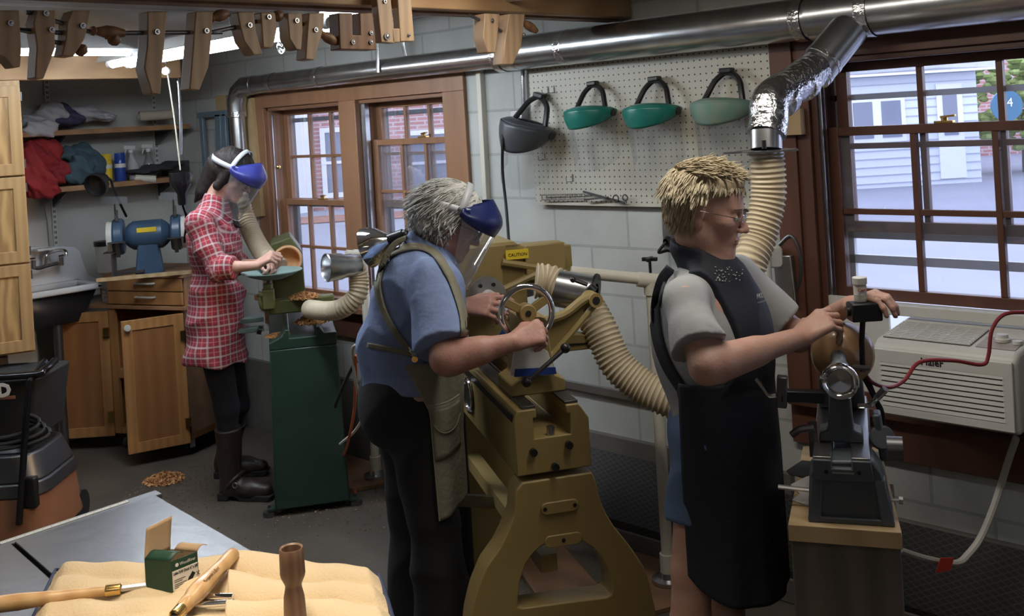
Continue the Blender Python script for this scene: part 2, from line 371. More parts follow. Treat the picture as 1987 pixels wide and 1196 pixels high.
# windows
def window(idx, op, units, cols, m1, m2):
    y0, y1, z0, z1 = op
    fr = MB(); d = .10; x0, x1 = WX-.005, WX+.15
    fr.b2((x0, y0-.02, z1-.02), (x1, y1+.02, z1)); fr.b2((x0, y1-.02, z0), (x1, y1+.0, z1)); fr.b2((x0, y0, z0), (x1, y0+.02, z1)); fr.b2((x0, y0, z0), (x1, y1, z0+.03))
    root = struct(fr.build('window_%d' % idx, m1, bevel=.002))
    return root
w1 = window(1, W1, 0, 0, 'window_wood', 0); w1['label'] = 'double window with natural wood trim left of the raceway'
# trim boards window 1
b = MB(); x0, x1 = WX-.022, WX
b.b2((x0, 3.455, 1.86), (x1, 5.21, 1.955)); b.b2((x0, 5.10, .795), (x1, 5.21, 1.86)); b.b2((x0, 3.455, .795), (x1, 3.60, 1.86)); b.b2((x0-.004, 3.445, 1.952), (x1, 5.22, 1.97))
b.build('window_casing', 'window_wood', w1, bevel=.002)
MB().b2((x0-.045, 3.43, .765), (WX+.12, 5.24, .795)).build('window_stool', 'window_wood', w1, bevel=.004)
MB().b2((x0, 3.45, .625), (x1, 5.21, .765)).build('window_apron', 'window_wood_dark', w1, bevel=.002)
MB().b2((x0-.01, 4.25, .79), (WX+.15, 4.39, 1.86)).build('window_mullion', 'window_wood', w1, bevel=.003)
def sash(x, y0, y1, z0, z1, cols, rows, st, parent, m, name='window_sash', glass=True, ms=.016, rail=.038):
    b = MB(); th = .034
    b.b2((x, y0, z0), (x+th, y0+st, z1)); b.b2((x, y1-st, z0), (x+th, y1, z1)); b.b2((x, y0+st, z0), (x+th, y1-st, z0+rail)); b.b2((x, y0+st, z1-rail*.8), (x+th, y1-st, z1))
    for i in range(1, cols):
        y = y0+st+(y1-y0-2*st)*i/cols; b.b2((x+.004, y-ms/2, z0+rail), (x+th-.004, y+ms/2, z1-rail*.8))
    for i in range(1, rows):
        z = z0+rail+(z1-z0-1.8*rail)*i/rows; b.b2((x+.006, y0+st, z-ms/2), (x+th-.006, y1-st, z+ms/2))
    s_ = b.build(name, m, parent, bevel=.002)
    if glass: MB().b2((x+th/2-.001, y0+st, z0+rail), (x+th/2+.001, y1-st, z1-.8*rail)).build('window_pane', 'window_glass', s_, smooth=0)
    return s_
def lock(p, parent):
    b = MB(); b.b2((p[0]-.012, p[1]-.03, p[2]), (p[0]+.012, p[1]+.03, p[2]+.008)).cyl((p[0], p[1], p[2]), (p[0], p[1], p[2]+.02), .011).bar((p[0]-.004, p[1]+.01, p[2]+.02), (p[0]-.012, p[1]-.04, p[2]+.024), .01, .007)
    b.build('sash_lock', 'brass', parent, bevel=.001)
# left unit
SX = WX+.06
s1 = sash(SX+.036, 4.41, 5.08, 1.30, 1.84, 3, 2, .04, w1, 'window_wood'); s2 = sash(SX, 4.41, 5.08, .80, 1.335, 3, 2, .04, w1, 'window_wood'); lock((SX+.017, 4.72, 1.335), s2)
s3 = sash(SX+.036, 3.62, 4.24, 1.30, 1.84, 3, 2, .04, w1, 'window_wood'); s4 = sash(SX, 3.62, 4.24, 1.11, 1.65, 3, 2, .04, w1, 'window_wood'); lock((SX+.017, 3.86, 1.65), s4)
for (a, c_) in ((4.41, 5.08), (3.62, 4.24)):
    b = MB(); X = SX+.075
    for y in (a+.015, c_-.015): b.b2((X, y-.012, .80), (X+.02, y+.012, 1.84))
    for z in (.815, 1.30, 1.78): b.b2((X, a, z-.012), (X+.02, c_, z+.012))
    b.build('storm_frame', 'grey_paint', w1, smooth=0)
for y in (5.09, 4.243): # jamb liner tracks
    MB().b2((WX+.0, y-.004, .8), (WX+.05, y+.004, 1.84)).b2((WX+.012, y-.018, .8), (WX+.018, y, 1.84)).build('jamb_track', 'steel', w1, smooth=0)
MB().rev([(0, 0), (.012, .002), (.012, .012), (.006, .016), (0, .018)], (WX+.035, 5.07, 1.52), (-.3, -1, 0), 14).build('sash_pulley', 'brass', w1)
# window 2
w2 = window(2, W2, 0, 0, 'window_wood_dark', 0); w2['label'] = 'large dark wood window above the air conditioner'
b = MB()
b.b2((x0, 1.75, .69), (x1, 1.80, 1.86)); b.b2((x0, .72, 1.86), (x1, 1.80, 1.945)); b.b2((x0, .72, .69), (x1, .85, 1.86)); b.b2((x0-.01, 1.80, .69), (x1, 1.885, 1.945)); b.b2((x0-.012, .7, 1.945), (x1, 1.89, 1.975))
b.build('window_casing', 'window_wood_dark', w2, bevel=.002)
MB().b2((x0, .72, .52), (x1, 1.885, .66)).build('window_apron', 'window_wood_dark', w2, bevel=.002)
MB().b2((x0-.03, .7, .66), (WX+.1, 1.88, .69)).build('window_stool', 'window_wood_dark', w2, bevel=.003)
s5 = sash(SX+.036, .87, 1.705, 1.255, 1.84, 3, 2, .04, w2, 'window_wood_dark', ms=.02); s6 = sash(SX, .87, 1.735, 1.03, 1.62, 3, 2, .045, w2, 'window_wood_dark', ms=.02); lock((SX+.017, 1.33, 1.62), s6)
b = MB(); X = SX+.075
for z, h in ((1.72, .02), (1.245, .035), (1.155, .03)): b.b2((X, .87, z-h/2), (X+.02, 1.73, z+h/2))
b.b2((X, 1.69, .8), (X+.02, 1.73, 1.84)); b.b2((X+.005, .87, .8), (X+.02, .90, 1.84))
b.build('storm_frame', 'storm_alu', w2, smooth=0)
MB().b2((WX+.0, 1.738, 1.0), (WX+.055, 1.746, 1.84)).b2((WX+.01, 1.72, 1.0), (WX+.016, 1.74, 1.84)).b2((WX+.035, 1.72, 1.0), (WX+.041, 1.74, 1.84)).build('jamb_track', 'steel', w2, smooth=0)
MB().b2((WX+.0, 1.52, .69), (WX+.012, 1.745, 1.045)).build('window_filler_panel', 'ac_white', w2, smooth=0)
MB().b2((WX+.0, .85, .69), (WX+.012, 1.05, 1.045)).build('window_filler_panel', 'ac_white', w2, smooth=0)
# ---------------------------------------------------------------- outside
GZ = -.3
struct(MB().b2((WX+.5, -30, GZ-.1), (60, 60, GZ)).build('ground', 'asphalt', smooth=0), 'grey asphalt yard outside the windows')
def facade(name, label, cat, A, B, h, m, depth=3.):
    A = V(A); B = V(B); d = (B-A).normalized(); nn = V((d.y, -d.x, 0))
    if nn.dot(A) < 0: nn = -nn
    t = thing(name, label, cat, A); bb = MB(); bb.prism([(0, 0), ((B-A).length, 0), ((B-A).length, h), (0, h)], A, d, V((0, 0, 1)), nn*depth)
    bb.build('wall', m, t, smooth=0); return t, A, d, nn
# brick building
A = onZ(520, 402, GZ); A = W(470, 410, 26); A.z = GZ; B = W(1010, 370, 26.5); B.z = GZ
tb, A, d, nn = facade('brick_building', 'red brick building with white windows across the yard', 'building', A, B, 7, 'red_brick')
def fwin(px, d0, z0, z1, wd, root, A=A, d=d, nn=nn, cols=1):
    P = W(px, 300, d0); s0 = (P-A).dot(d); o = A+d*s0; o.z = 0
    f = MB(); e = -nn*.06
    f.ring([(-wd/2, z0), (wd/2, z0), (wd/2, z1), (-wd/2, z1)], [(-wd/2+.12, z0+.12), (wd/2-.12, z0+.12), (wd/2-.12, z1-.12), (-wd/2+.12, z1-.12)], o, d, (0, 0, 1), e)
    f.bar(o+d*(-wd/2)+V((0, 0, (z0+z1)/2))+e/2, o+d*(wd/2)+V((0, 0, (z0+z1)/2))+e/2, .1, .07)
    fw = f.build('window_frame', 'white_trim', root, smooth=0)
    MB().prism([(-wd/2, z0), (wd/2, z0), (wd/2, z1), (-wd/2, z1)], o, d, (0, 0, 1), -nn*.02).build('window_pane', 'far_glass', fw, smooth=0)
fwin(661, 26, -.0, 1.75, 1.0, tb); fwin(838, 26, -.1, 1.55, 1.25, tb); fwin(560, 26, 0, 1.75, .9, tb)
P = W(590, 300, 25.8); 
MB().b2((P.x-.28, P.y-.1, GZ), (P.x+.1, P.y+.3, 3)).build('downpipe_panel', 'white_trim', tb, smooth=0)
stuff(MB().prism([(0, 0), (9, 0), (9, 1.6), (0, 1.6)], W(520, 410, 22)*V((1, 1, 0)).length*0+V((W(500, 410, 22.5).x, W(500, 410, 22.5).y, GZ+.01)), RT, FW, (0, 0, .02)).build('leaf_litter', 'leaf_mulch', smooth=0), 'strip of brown fallen leaves at the foot of the brick building', 'leaves')
# white house
A2 = W(1560, 358, 23); A2.z = GZ; B2 = W(1905, 345, 23); B2.z = GZ
th, A2, d2, n2 = facade('clapboard_house', 'white clapboard house with a white door across the yard', 'house', A2, B2, 2.55, 'siding', 5)
b = MB(); Lh = (B2-A2).length
for i in range(14): b.bar(A2+V((0, 0, .1+i*.18))-n2*.01, B2+V((0, 0, .1+i*.18))-n2*.01, .03, .018)
b.build('clapboard_lines', 'siding_roof', th, smooth=0)
MB().prism([(-.35, 2.45), (Lh+.35, 2.45), (Lh+.35, 2.6), (-.35, 2.6)], A2-n2*.35-V((0, 0, GZ)), d2, (0, 0, 1), n2*.4).build('eave', 'white_trim', th, smooth=0) if 0 else None
b = MB(); o = V((A2.x, A2.y, GZ)); b.prism([(-.4, 2.5), (-.4, 2.62), (2.5, 3.7), (2.5, 3.55)], o-d2*.3, n2, (0, 0, 1), d2*(Lh+.6)); b.build('roof', 'siding_roof', th, smooth=0)
b = MB(); b.prism([(-.3, 2.45), (Lh+.3, 2.45), (Lh+.3, 2.62), (-.3, 2.62)], o-n2*.4, d2, (0, 0, 1), n2*.05); b.build('eave', 'white_trim', th, smooth=0)
def rel(px): P = W(px, 300, 23); return (P-A2).dot(d2)
for nm, xa, xb, z0, z1, m in (('door', 1822, 1872, .12, 2.2, 'white_trim'), ('house_window', 1650, 1760, 1.0, 2.0, 'white_trim')):
    a_, b_ = rel(xa), rel(xb)
    q = MB().prism([(a_, z0), (b_, z0), (b_, z1), (a_, z1)], o, d2, (0, 0, 1), -n2*.05).build(nm, m, th, smooth=0)
    g_ = MB()
    if nm == 'door': g_.prism([(a_+.13, z0+.95), (b_-.13, z0+.95), (b_-.13, z1-.15), (a_+.13, z1-.15)], o-n2*.05, d2, (0, 0, 1), -n2*.02)
    else:
        for k in (0, 1): g_.prism([(a_+.1+k*(b_-a_)/2, z0+.1), (a_-.1+(k+1)*(b_-a_)/2, z0+.1), (a_-.1+(k+1)*(b_-a_)/2, z1-.1), (a_+.1+k*(b_-a_)/2, z1-.1)], o-n2*.05, d2, (0, 0, 1), -n2*.02)
    g_.build('window_pane', 'far_glass', q, smooth=0)
P = W(1985, 300, 32)
tb2 = MB().prism([(-1.8, 0), (12, 0), (12, 9), (-1.8, 9)], V((P.x, P.y, GZ)), RT, (0, 0, 1), FW*3).build('brick_building', 'red_brick', smooth=0); tag(tb2, 'tall red brick wall beyond the bush at the far right', 'building')
b = MB()
for i in range(260):
    a = R.uniform(0, 2*pi); q = R.uniform(0, 1)**.5; z = R.uniform(-1, 1); p = W(1990, 215, 25)+RT*cos(a)*q*1.6+FW*sin(a)*q*1.0+V((0, 0, z*1.15*sqrt(max(0, 1-q*q*.6))+.2)); s = R.uniform(.1, .2)
    b.sph(p, (s, s, s*.6), 6, 4)
bu = thing('bush', 'green leafy bush in front of the far brick wall', 'bush', V((W(1990, 215, 25).x, W(1990, 215, 25).y, GZ)))
b.build('foliage', 'bush_leaf', bu); b = MB(); p = W(1990, 215, 25); b.cyl((p.x, p.y, GZ), (p.x, p.y, 1.2), .15, .1); b.build('stem', 'dark_post_wood', bu)
P = W(1952, 205, 20); si = thing('round_sign', 'round dark blue number sign seen through the right window', 'sign', V((P.x, P.y, GZ)))
MB().cyl(P, P-FW*.05, .30, n=32).build('sign_face', 'sign_blue', si); MB().cyl(V((P.x, P.y, GZ)), P+FW*.03, .03).build('sign_post', 'steel', si)
text('sign_number', '14', P-FW*.06-RT*.13+V((0, 0, -.02)), RT, UP, .24, 'white_trim', si)
# ---------------------------------------------------------------- fluorescent fixtures
def fluoro(label, a, b, ntube, wd):
    a, b = V(a), V(b); t = thing('fluorescent_light', label, 'light', (a+b)/2+V((0, 0, .03)), 'fluorescent lights near the far beam'); d = (b-a).normalized(); s = d.cross(UP)
    m = MB(); prof = [(-wd/2, .0), (-wd/2+.02, .045), (-.04, .075), (.04, .075), (wd/2-.02, .045), (wd/2, .0), (wd/2-.005, -.004), (wd/2-.03, .038), (0, .055), (-wd/2+.03, .038), (-wd/2+.005, -.004)]
    m.prism(prof, a, s, UP, b-a); m.build('housing', 'fixture_white', t)
    for k in range(ntube):
        o = s*((k-(ntube-1)/2)*.09)+V((0, 0, -.010))
        MB().cyl(a+d*.03+o, b-d*.03+o, .019, n=14).build('tube', 'tube_glow', t)
        for e0, e1 in ((a, a+d*.035), (b-d*.035, b)): MB().cyl(e0+o, e1+o, .021, n=12).build('socket', 'fixture_white', t)
    for e in (.15, .85):
        p = a.lerp(b, e); MB().cyl(p+V((0, 0, .07)), V((p.x, p.y, CZ)), .004, n=6).build('hanger', 'steel', t)
fluoro('long bright twin tube fluorescent light running away behind the hanging clamps', (2.26, 2.95, 2.10), (2.335, 4.80, 2.10), 2, .22)
fluoro('short bright fluorescent light at top left above the shelves', (.35, 4.36, 2.12), (2.19, 4.33, 2.12), 1, .14)
m = MB(); m.tube([(2.62, 2.4, 2.13), (2.62, 3.5, 2.13), (2.64, 4.2, 2.13)], .011, 10)
tag(m.build('ceiling_conduit', 'galvanised'), 'thin shiny metal conduit beside the long fluorescent light', 'conduit')
p = W(545, 92, 4.0); t = thing('caged_bulb', 'bare bulb in a wire clip hanging from the thin conduit', 'bulb', p)
MB().sph(p, (.016, .016, .025), 12, 8).build('glass_bulb', 'lens_glass', t); MB().cyl(p+V((0, 0, .02)), p+V((0, 0, .045)), .011, n=12).build('socket', 'steel', t)
MB().tube([p+V((0, 0, .04)), p+V((.01, 0, .09)), V((2.63, p.y, 2.13))], .003, 6).build('hook', 'steel', t)
# ---------------------------------------------------------------- clamps on the joist
def jaw(poly, y, th, m, par, dy=.05):
    P = [onY(a, b, y) for a, b in poly]; mm = MB(); n = len(P); q = [p+V((0, dy, 0)) for p in P]
    mm.add(P+q, [tuple(range(n)), tuple(range(2*n-1, n-1, -1))]+[(i, n+i, n+(i+1) % n, (i+1) % n) for i in range(n)])
    return mm.build('jaw', m, par, bevel=.003)
def bolt(par, x, y, Y, r=.007): 
    p = onY(x, y, Y); MB().cyl(p, p+V((0, -.005, 0)), r, n=12).sph(p+V((0, -.005, 0)), (r*.6, .003, r*.6), 8, 6).build('pivot_nut', 'steel', par)
def screw(par, a, b, Y, r=.0055, dy=.025):
    MB().cyl(onY(*a, Y)+V((0, dy, 0)), onY(*b, Y)+V((0, dy, 0)), r, n=10).build('screw', 'dark_steel', par)
def handle(par, a, b, Y, r=.016, m='brown_clamp_wood'):
    a = onY(*a, Y)+V((0, .02, 0)); b = onY(*b, Y)+V((0, .02, 0)); L = (b-a).length
    MB().rev([(0, 0), (r*.6, 0), (r*.75, L*.1), (r*.55, L*.16), (r, L*.45), (r*.95, L*.7), (r*.6, L*.97), (0, L)], a, b-a, 14).build('handle', m, par)
CY = 2.43
def clamp(label, jaws, screws, handles, bolts, Y=CY, m='maple'):
    c = onY(jaws[0][0][0], 22, Y); t = thing('hand_screw_clamp', label, 'clamp', c, 'wooden clamps hanging from the joist')
    for j in jaws: jaw(j, Y, .05, m, t)
    for a, b in screws: screw(t, a, b, Y)
    for a, b in handles: handle(t, a, b, Y)
    for b_ in bolts: bolt(t, *b_, Y)
    return t
clamp('wooden hand screw clamp at the far left end of the joist', [[(-8, 20), (38, 20), (42, 95), (40, 130), (25, 131), (8, 110), (-8, 105)]], [((-20, 42), (70, 60))], [], [(20, 45)])
clamp('wooden clamp with crossed screws, second from the left end of the joist', [[(72, 20), (108, 20), (107, 95), (85, 153), (68, 152), (72, 90), (65, 45)], [(140, 20), (177, 20), (165, 75), (143, 110), (120, 108), (128, 75), (130, 45)]], [((58, 22), (112, 23)), ((104, 35), (184, 60)), ((90, 75), (128, 82)), ((40, 55), (130, 62))], [((155, 85), (172, 104))], [(89, 26), (160, 50), (100, 58)])
clamp('largest wooden clamp, with long pale jaws hanging lowest over the tube light', [[(287, 22), (325, 22), (320, 80), (316, 120), (312, 183), (295, 182), (280, 132), (286, 90)], [(380, 22), (414, 22), (409, 95), (405, 130), (388, 175), (368, 174), (375, 90)]], [((240, 62), (440, 61)), ((405, 40), (455, 26))], [((182, 58), (250, 63)), ((215, 66), (238, 82)), ((415, 34), (450, 24))], [(304, 62), (400, 60)])
clamp('small wooden clamp with curved jaws right of the largest clamp', [[(461, 23), (493, 23), (497, 60), (510, 105), (493, 107), (474, 80), (466, 50)], [(506, 24), (534, 24), (538, 55), (532, 88), (525, 94), (511, 92), (508, 50)]], [((420, 61), (470, 50)), ((458, 54), (520, 36))], [((535, 34), (556, 26))], [(484, 49), (521, 33)])
clamp('small wooden clamp left of the dark brown frame clamp', [[(558, 25), (586, 25), (588, 60), (585, 97), (575, 96), (562, 75)], [(600, 25), (630, 25), (627, 60), (615, 100), (610, 117), (593, 115), (596, 70)]], [((575, 32), (605, 50)), ((615, 55), (640, 68))], [((627, 62), (662, 82))], [(575, 40), (612, 58)], m='maple')
clamp('wooden clamp hanging alone above the pipe joint right of the frames', [[(941, 26), (970, 27), (966, 70), (962, 103), (947, 102), (938, 72), (940, 45)], [(988, 27), (1019, 27), (1012, 90), (996, 125), (976, 125), (980, 80)]], [((921, 28), (948, 40)), ((968, 50), (992, 65))], [((1018, 38), (1050, 60))], [(954, 40), (1015, 68)])
t = thing('frame_clamp', 'dark brown square wooden frame bracket hanging beside the light one', 'bracket', onY(690, 22, CY))
jaw([(657, 25), (684, 25), (685, 68), (700, 68), (698, 25), (723, 25), (731, 97), (660, 96)], CY, .05, 'brown_clamp_wood', t)['label'] = 'dark brown wooden frame'
for b_ in ((684, 82), (719, 64), (719, 82)): bolt(t, *b_, CY)
t = thing('frame_clamp', 'light wooden bracket hung over the front of the joist', 'bracket', onY(765, 22, CY-.01))
for pl in ([(730, -12), (758, -12), (767, 84), (740, 82)], [(771, -12), (797, -12), (805, 80), (777, 81)], [(760, 55), (776, 55), (777, 82), (762, 83)]): jaw(pl, CY-.005, .05, 'maple', t, dy=.03)
bolt(t, 750, 71, CY-.005, .011); bolt(t, 793, 68, CY-.005, .005); bolt(t, 746, 3, CY-.005, .006)
# ---------------------------------------------------------------- dust duct
dx = WX-.115
t = thing('dust_duct', 'round galvanised metal dust duct running along the wall under the ceiling', 'duct', (dx, 3.0, 1.99))
MB().cyl((dx+.02, 3.1, 1.99), (dx+.02, 5.05, 1.992), .052, n=32).build('thin_duct', 'galvanised', t)
MB().cyl((dx, 1.62, 1.992), (dx, 3.12, 1.992), .071, n=36).build('middle_duct', 'galvanised', t)
MB().cyl((dx, .3, 1.995), (dx, 1.50, 1.993), .080, n=36).build('wide_duct', 'galvanised', t)
MB().cyl((dx, 1.46, 1.994), (dx, 1.66, 1.993), .083, n=36).build('saddle_sleeve', 'galvanised', t)
for y, r in ((1.45, .084), (1.68, .0765), (3.08, .075), (3.0, .0725), (2.72, .0725), (4.85, .0545), (4.42, .0545)):
    MB().rev([(r-.001, 0), (r, .004), (r-.0005, .02), (r, .036), (r-.001, .04)], (dx+(.02 if y > 3.1 else 0), y, 1.992), (0, 1, 0), 32).build('joint_band', 'foil_tape', t)
pts = [(dx+.02, 5.05, 1.992), (dx+.02, 5.16, 1.99), (dx+.02, 5.225, 1.96), (dx+.015, 5.25, 1.90), (dx+.015, 5.25, 1.84)]
MB().tube(pts, [.054, .055, .055, .055, .054], 28).build('elbow', 'galvanised', t)
MB().cyl((dx+.015, 5.25, 1.86), (dx+.015, 5.24, 1.45), .045, n=28).build('down_pipe', 'galvanised', t)
MB().rev([(.052, 0), (.055, .004), (.055, .03), (.052, .034)], (dx+.015, 5.25, 1.85), (0, 0, -1), 28).build('joint_band', 'foil_tape', t)
# branch
a = V((dx, 1.50, 1.985)); b_ = W(1575, 145, 3.32); c_ = W(1497, 205, 3.17); e_ = W(1487, 262, 3.13)
MB().tube([a, a.lerp(b_, .35), b_], .0615, 30).build('branch_pipe', 'galvanised', t)
MB().tube(bez([b_+(a-b_).normalized()*.04, b_.lerp(c_, .5)+V((0, 0, .012)), c_+V((0, 0, .018)), c_.lerp(e_, .55), e_], 5), .058, 24).build('branch_elbow', 'foil_tape', t)
for f in (.05, .22): MB().cyl(b_.lerp(a, f), b_.lerp(a, f+.05), .0635, n=28).build('joint_band', 'foil_tape', t)
for f in (.2, .7): MB().cyl(b_.lerp(c_, f), b_.lerp(c_, f+.12), .0605, n=28).build('joint_band', 'foil_tape', t)
g = W(1487, 290, 3.12)
MB().cyl(e_+V((0, 0, .012)), g, .047, n=28).build('gate_collar', 'galvanised', t)
mm = MB(); mm.box(g-V((0, 0, .004)), (.15, .15, .005), Matrix.Rotation(radians(-45), 3, 'Z')).bar(g-RT*.13-V((0, 0, .004)), g+RT*.09-V((0, 0, .004)), .02, .006)
gp = mm.build('blast_gate', 'steel', t); MB().cyl(g-RT*.02-FW*.055+V((0, 0, .005)), g-RT*.02-FW*.055+V((0, 0, .03)), .007, n=10).build('gate_knob', 'black_plastic', gp)
MB().cyl(g-V((0, 0, .008)), g-V((0, 0, .022)), .05, n=28).build('hose_clip', 'steel', t)
for y in (3.9,):
    mm = MB(); mm.tube([(dx-.04, y, 1.975), (dx-.036, y, 2.03), (dx-.03, y, CZ)], .012, 4, flat=.12); mm.tube([(dx+.075, y-.09, 1.99), (dx+.06, y-.08, 2.1), (dx+.05, y-.1, CZ)], .012, 4, flat=.12)
    mm.build('strap_hanger', 'galvanised', t)
MB().tube([(dx-.05, 3.0, 2.03), (dx-.04, 3.0, 2.1), (dx-.03, 2.99, CZ)], .003, 6).build('hanging_wire', 'steel', t)
# hoses
h, r_ = hose([g-V((0, 0, .012)), W(1491, 380, 3.12), W(1474, 455, 3.1), W(1452, 520, 3.06), W(1455, 600, 3.05), W(1480, 660, 3.0)], .050, .016, .004)
tag(MB().tube(h, r_, 24).build('flexible_hose', 'hose_tan', smooth=60), 'ribbed tan hose hanging from the blast gate behind the short haired person', 'hose')
hp = [(dx+.015, 5.24, 1.47), W(462, 370, 5.3), W(475, 420, 5.25), W(497, 470, 5.15), W(522, 505, 5.0), W(545, 520, 4.95)]
h, r_ = hose(hp, .045, .017, .004)
tag(MB().tube(h, r_, 20).build('flexible_hose', 'hose_tan', smooth=60), 'ribbed tan hose hanging down beside the person in the plaid shirt', 'hose')
# hose with bell on stand (between green and mustard lathes)
t = thing('dust_collection_hose', 'ribbed hose with a shiny metal bell mouth left of the blue shirted person', 'hose', W(690, 610, 4.55)*V((1, 1, 0)).length*0+W(690, 600, 4.55))
h, r_ = hose([W(688, 512, 4.5), W(697, 540, 4.5), W(692, 575, 4.48), W(665, 598, 4.5), W(635, 604, 4.6), W(600, 600, 4.75)], .040, .015, .004)
MB().tube(h, r_, 20).build('ribbed_hose', 'hose_tan', t, smooth=60)
a = W(632, 520, 4.42); b_ = W(697, 514, 4.5); dd = (b_-a).normalized(); L = (b_-a).length
MB().rev([(.058, 0), (.061, .004), (.060, .01), (.056, L*.45), (.050, L*.55), (.050, L*.75), (.046, L*.8), (.044, L), (.042, L), (.044, L*.78), (.048, L*.5), (.054, .012), (.058, 0)], a, dd, 32).build('bell_mouth', 'galvanised', t)
# big hose and sleeve above the mustard lathe
t = thing('dust_collection_hose', 'thick ribbed hose with a metal sleeve reaching over the mustard lathe', 'hose', W(1150, 600, 3.6))
h, r_ = hose([W(1040, 545, 3.68), W(1066, 548, 3.68), W(1098, 562, 3.66)], .060, .016, .0045)
MB().tube(h, r_, 24).build('ribbed_hose', 'hose_tan', t, smooth=60)
a = W(1085, 560, 3.66); b_ = W(1150, 572, 3.62)
MB().cyl(a, b_, .065, n=32).build('metal_sleeve', 'galvanised', t)
MB().rev([(.04, 0), (.073, 0), (.075, .004), (.073, .010), (.04, .010)], b_, (b_-a).normalized(), 32).build('sleeve_flange', 'black_plastic', t)
k = W(1143, 556, 3.54); MB().tube([W(1112, 543, 3.53), W(1140, 553, 3.53)], .007, 8).cyl(k, W(1152, 566, 3.54), .016, .02, 12).sph(W(1112, 543, 3.53), .011, 10, 8).build('lock_lever', 'black_plastic', t)
h, r_ = hose([W(1143, 600, 3.66), W(1165, 640, 3.62), W(1196, 705, 3.58), W(1240, 745, 3.55), W(1285, 770, 3.52), W(1340, 790, 3.5)], .058, .016, .0045)
MB().tube(h, r_, 24).build('ribbed_hose', 'hose_tan', t, smooth=60)
# PVC stands
def pvc(label, base, top_px, arm, rr, knob=None):
    base = V(base); t = thing('pvc_stand', label, 'stand', base)
    topz = top_px; MB().cyl(base+V((0, 0, .05)), V((base.x, base.y, topz)), rr, n=18).build('upright_pipe', 'pvc', t)
    MB().cyl(base+V((0, 0, .03)), base+V((0, 0, .10)), rr*1.35, n=18).build('foot_coupling', 'pvc', t)
    MB().rev([(.06, 0), (.06, .012), (.035, .016), (.03, .035), (.0, .035)], base, UP, 24).build('floor_flange', 'steel', t)
    a, b_ = V(arm[0]), V(arm[1]); T_ = V((base.x, base.y, topz))
    MB().cyl(a, b_, rr, n=18).build('arm_pipe', 'pvc', t)
    d = (b_-a).normalized(); MB().cyl(T_-d*.05, T_+d*.05, rr*1.3, n=18).cyl(T_-V((0, 0, .05)), T_, rr*1.3, n=18).build('tee_fitting', 'pvc', t)
    if knob:
        k = T_+V((0, 0, rr*1.3)); m = MB(); m.cyl(k, k+V((0, 0, .045)), .006, n=8)
        for q in range(4): m.bar(k+V((0, 0, .05)), k+V((cos(q*pi/2+.4)*.028, sin(q*pi/2+.4)*.028, .05)), .015, .014)
        m.build('clamp_knob', 'black_plastic', t, bevel=.003)
    return t
b0 = onZ(1298, 1128, 0.02); dd = (b0-EYEP).dot(FW); tz = W(1258, 545, dd).z
pvc('white pipe stand with a black knob left of the short haired person', b0, tz, (V((b0.x, b0.y, tz))+RT*.02, W(1108, 528, dd-.02)), .021, True)
b0 = onZ(735, 905, .02); dd = (b0-EYEP).dot(FW); b0 = V((3.15, 4.05, .02)); dd = (b0-EYEP).dot(FW); xx = 714
tz = W(712, 495, dd).z; pvc('white pipe stand holding the bell mouth hose before the left window', b0, tz, (V((b0.x, b0.y, tz))+RT*.01, W(672, 493, dd-.05)), .02)
# ---------------------------------------------------------------- pegboard
m = bpy.data.materials.new('pegboard_white'); m.use_nodes = True; nt = m.node_tree; N = nt.nodes.new; L_ = nt.links.new; pb = nt.nodes['Principled BSDF']
g_ = N('ShaderNodeNewGeometry'); vm = N('ShaderNodeVectorMath'); vm.operation = 'SCALE'; vm.inputs['Scale'].default_value = 1/.0254; L_(g_.outputs['Position'], vm.inputs[0])
fr = N('ShaderNodeVectorMath'); fr.operation = 'FRACTION'; L_(vm.outputs[0], fr.inputs[0]); sb = N('ShaderNodeVectorMath'); sb.operation = 'SUBTRACT'; sb.inputs[1].default_value = (.5, .5, .5); L_(fr.outputs[0], sb.inputs[0])
ml = N('ShaderNodeVectorMath'); ml.operation = 'MULTIPLY'; ml.inputs[1].default_value = (0, 1, 1); L_(sb.outputs[0], ml.inputs[0]); ln = N('ShaderNodeVectorMath'); ln.operation = 'LENGTH'; L_(ml.outputs[0], ln.inputs[0])
gt = N('ShaderNodeMath'); gt.operation = 'LESS_THAN'; gt.inputs[1].default_value = .13; L_(ln.outputs['Value'], gt.inputs[0])
mx = N('ShaderNodeMix'); mx.data_type = 'RGBA'; mx.inputs[6].default_value = (.58, .56, .48, 1); mx.inputs[7].default_value = (.05, .045, .04, 1); L_(gt.outputs[0], mx.inputs[0]); L_(mx.outputs[2], pb.inputs['Base Color']); pb.inputs['Roughness'].default_value = .5
MATS['pegboard_white'] = m
PX = WX-.028
t = thing('pegboard', 'large white pegboard holding face shields on the block wall', 'pegboard', (PX, 2.45, 1.34))
MB().b2((PX-.003, 1.862, 1.342), (PX+.003, 3.035, 1.93)).build('board', 'pegboard_white', t, smooth=0)
MB().b2((PX+.003, 1.87, 1.35), (WX, 1.89, 1.92)).b2((PX+.003, 3.01, 1.35), (WX, 3.03, 1.92)).b2((PX+.003, 1.89, 1.35), (WX, 3.01, 1.37)).b2((PX+.003, 1.89, 1.90), (WX, 3.01, 1.92)).build('spacer_frame', 'board_brown', t, smooth=0)
def hook(p, label, L=.04):
    p = V(p); m = MB(); m.tube([p, p+V((-L, 0, 0)), p+V((-L-.004, 0, .018))], .002, 6)
    m.tube([p+V((-.003, 0, 0)), p+V((-.003, 0, .03))], .002, 6)
    tag(m.build('peg_hook', 'steel'), label, 'hook', 'bare peg hooks')
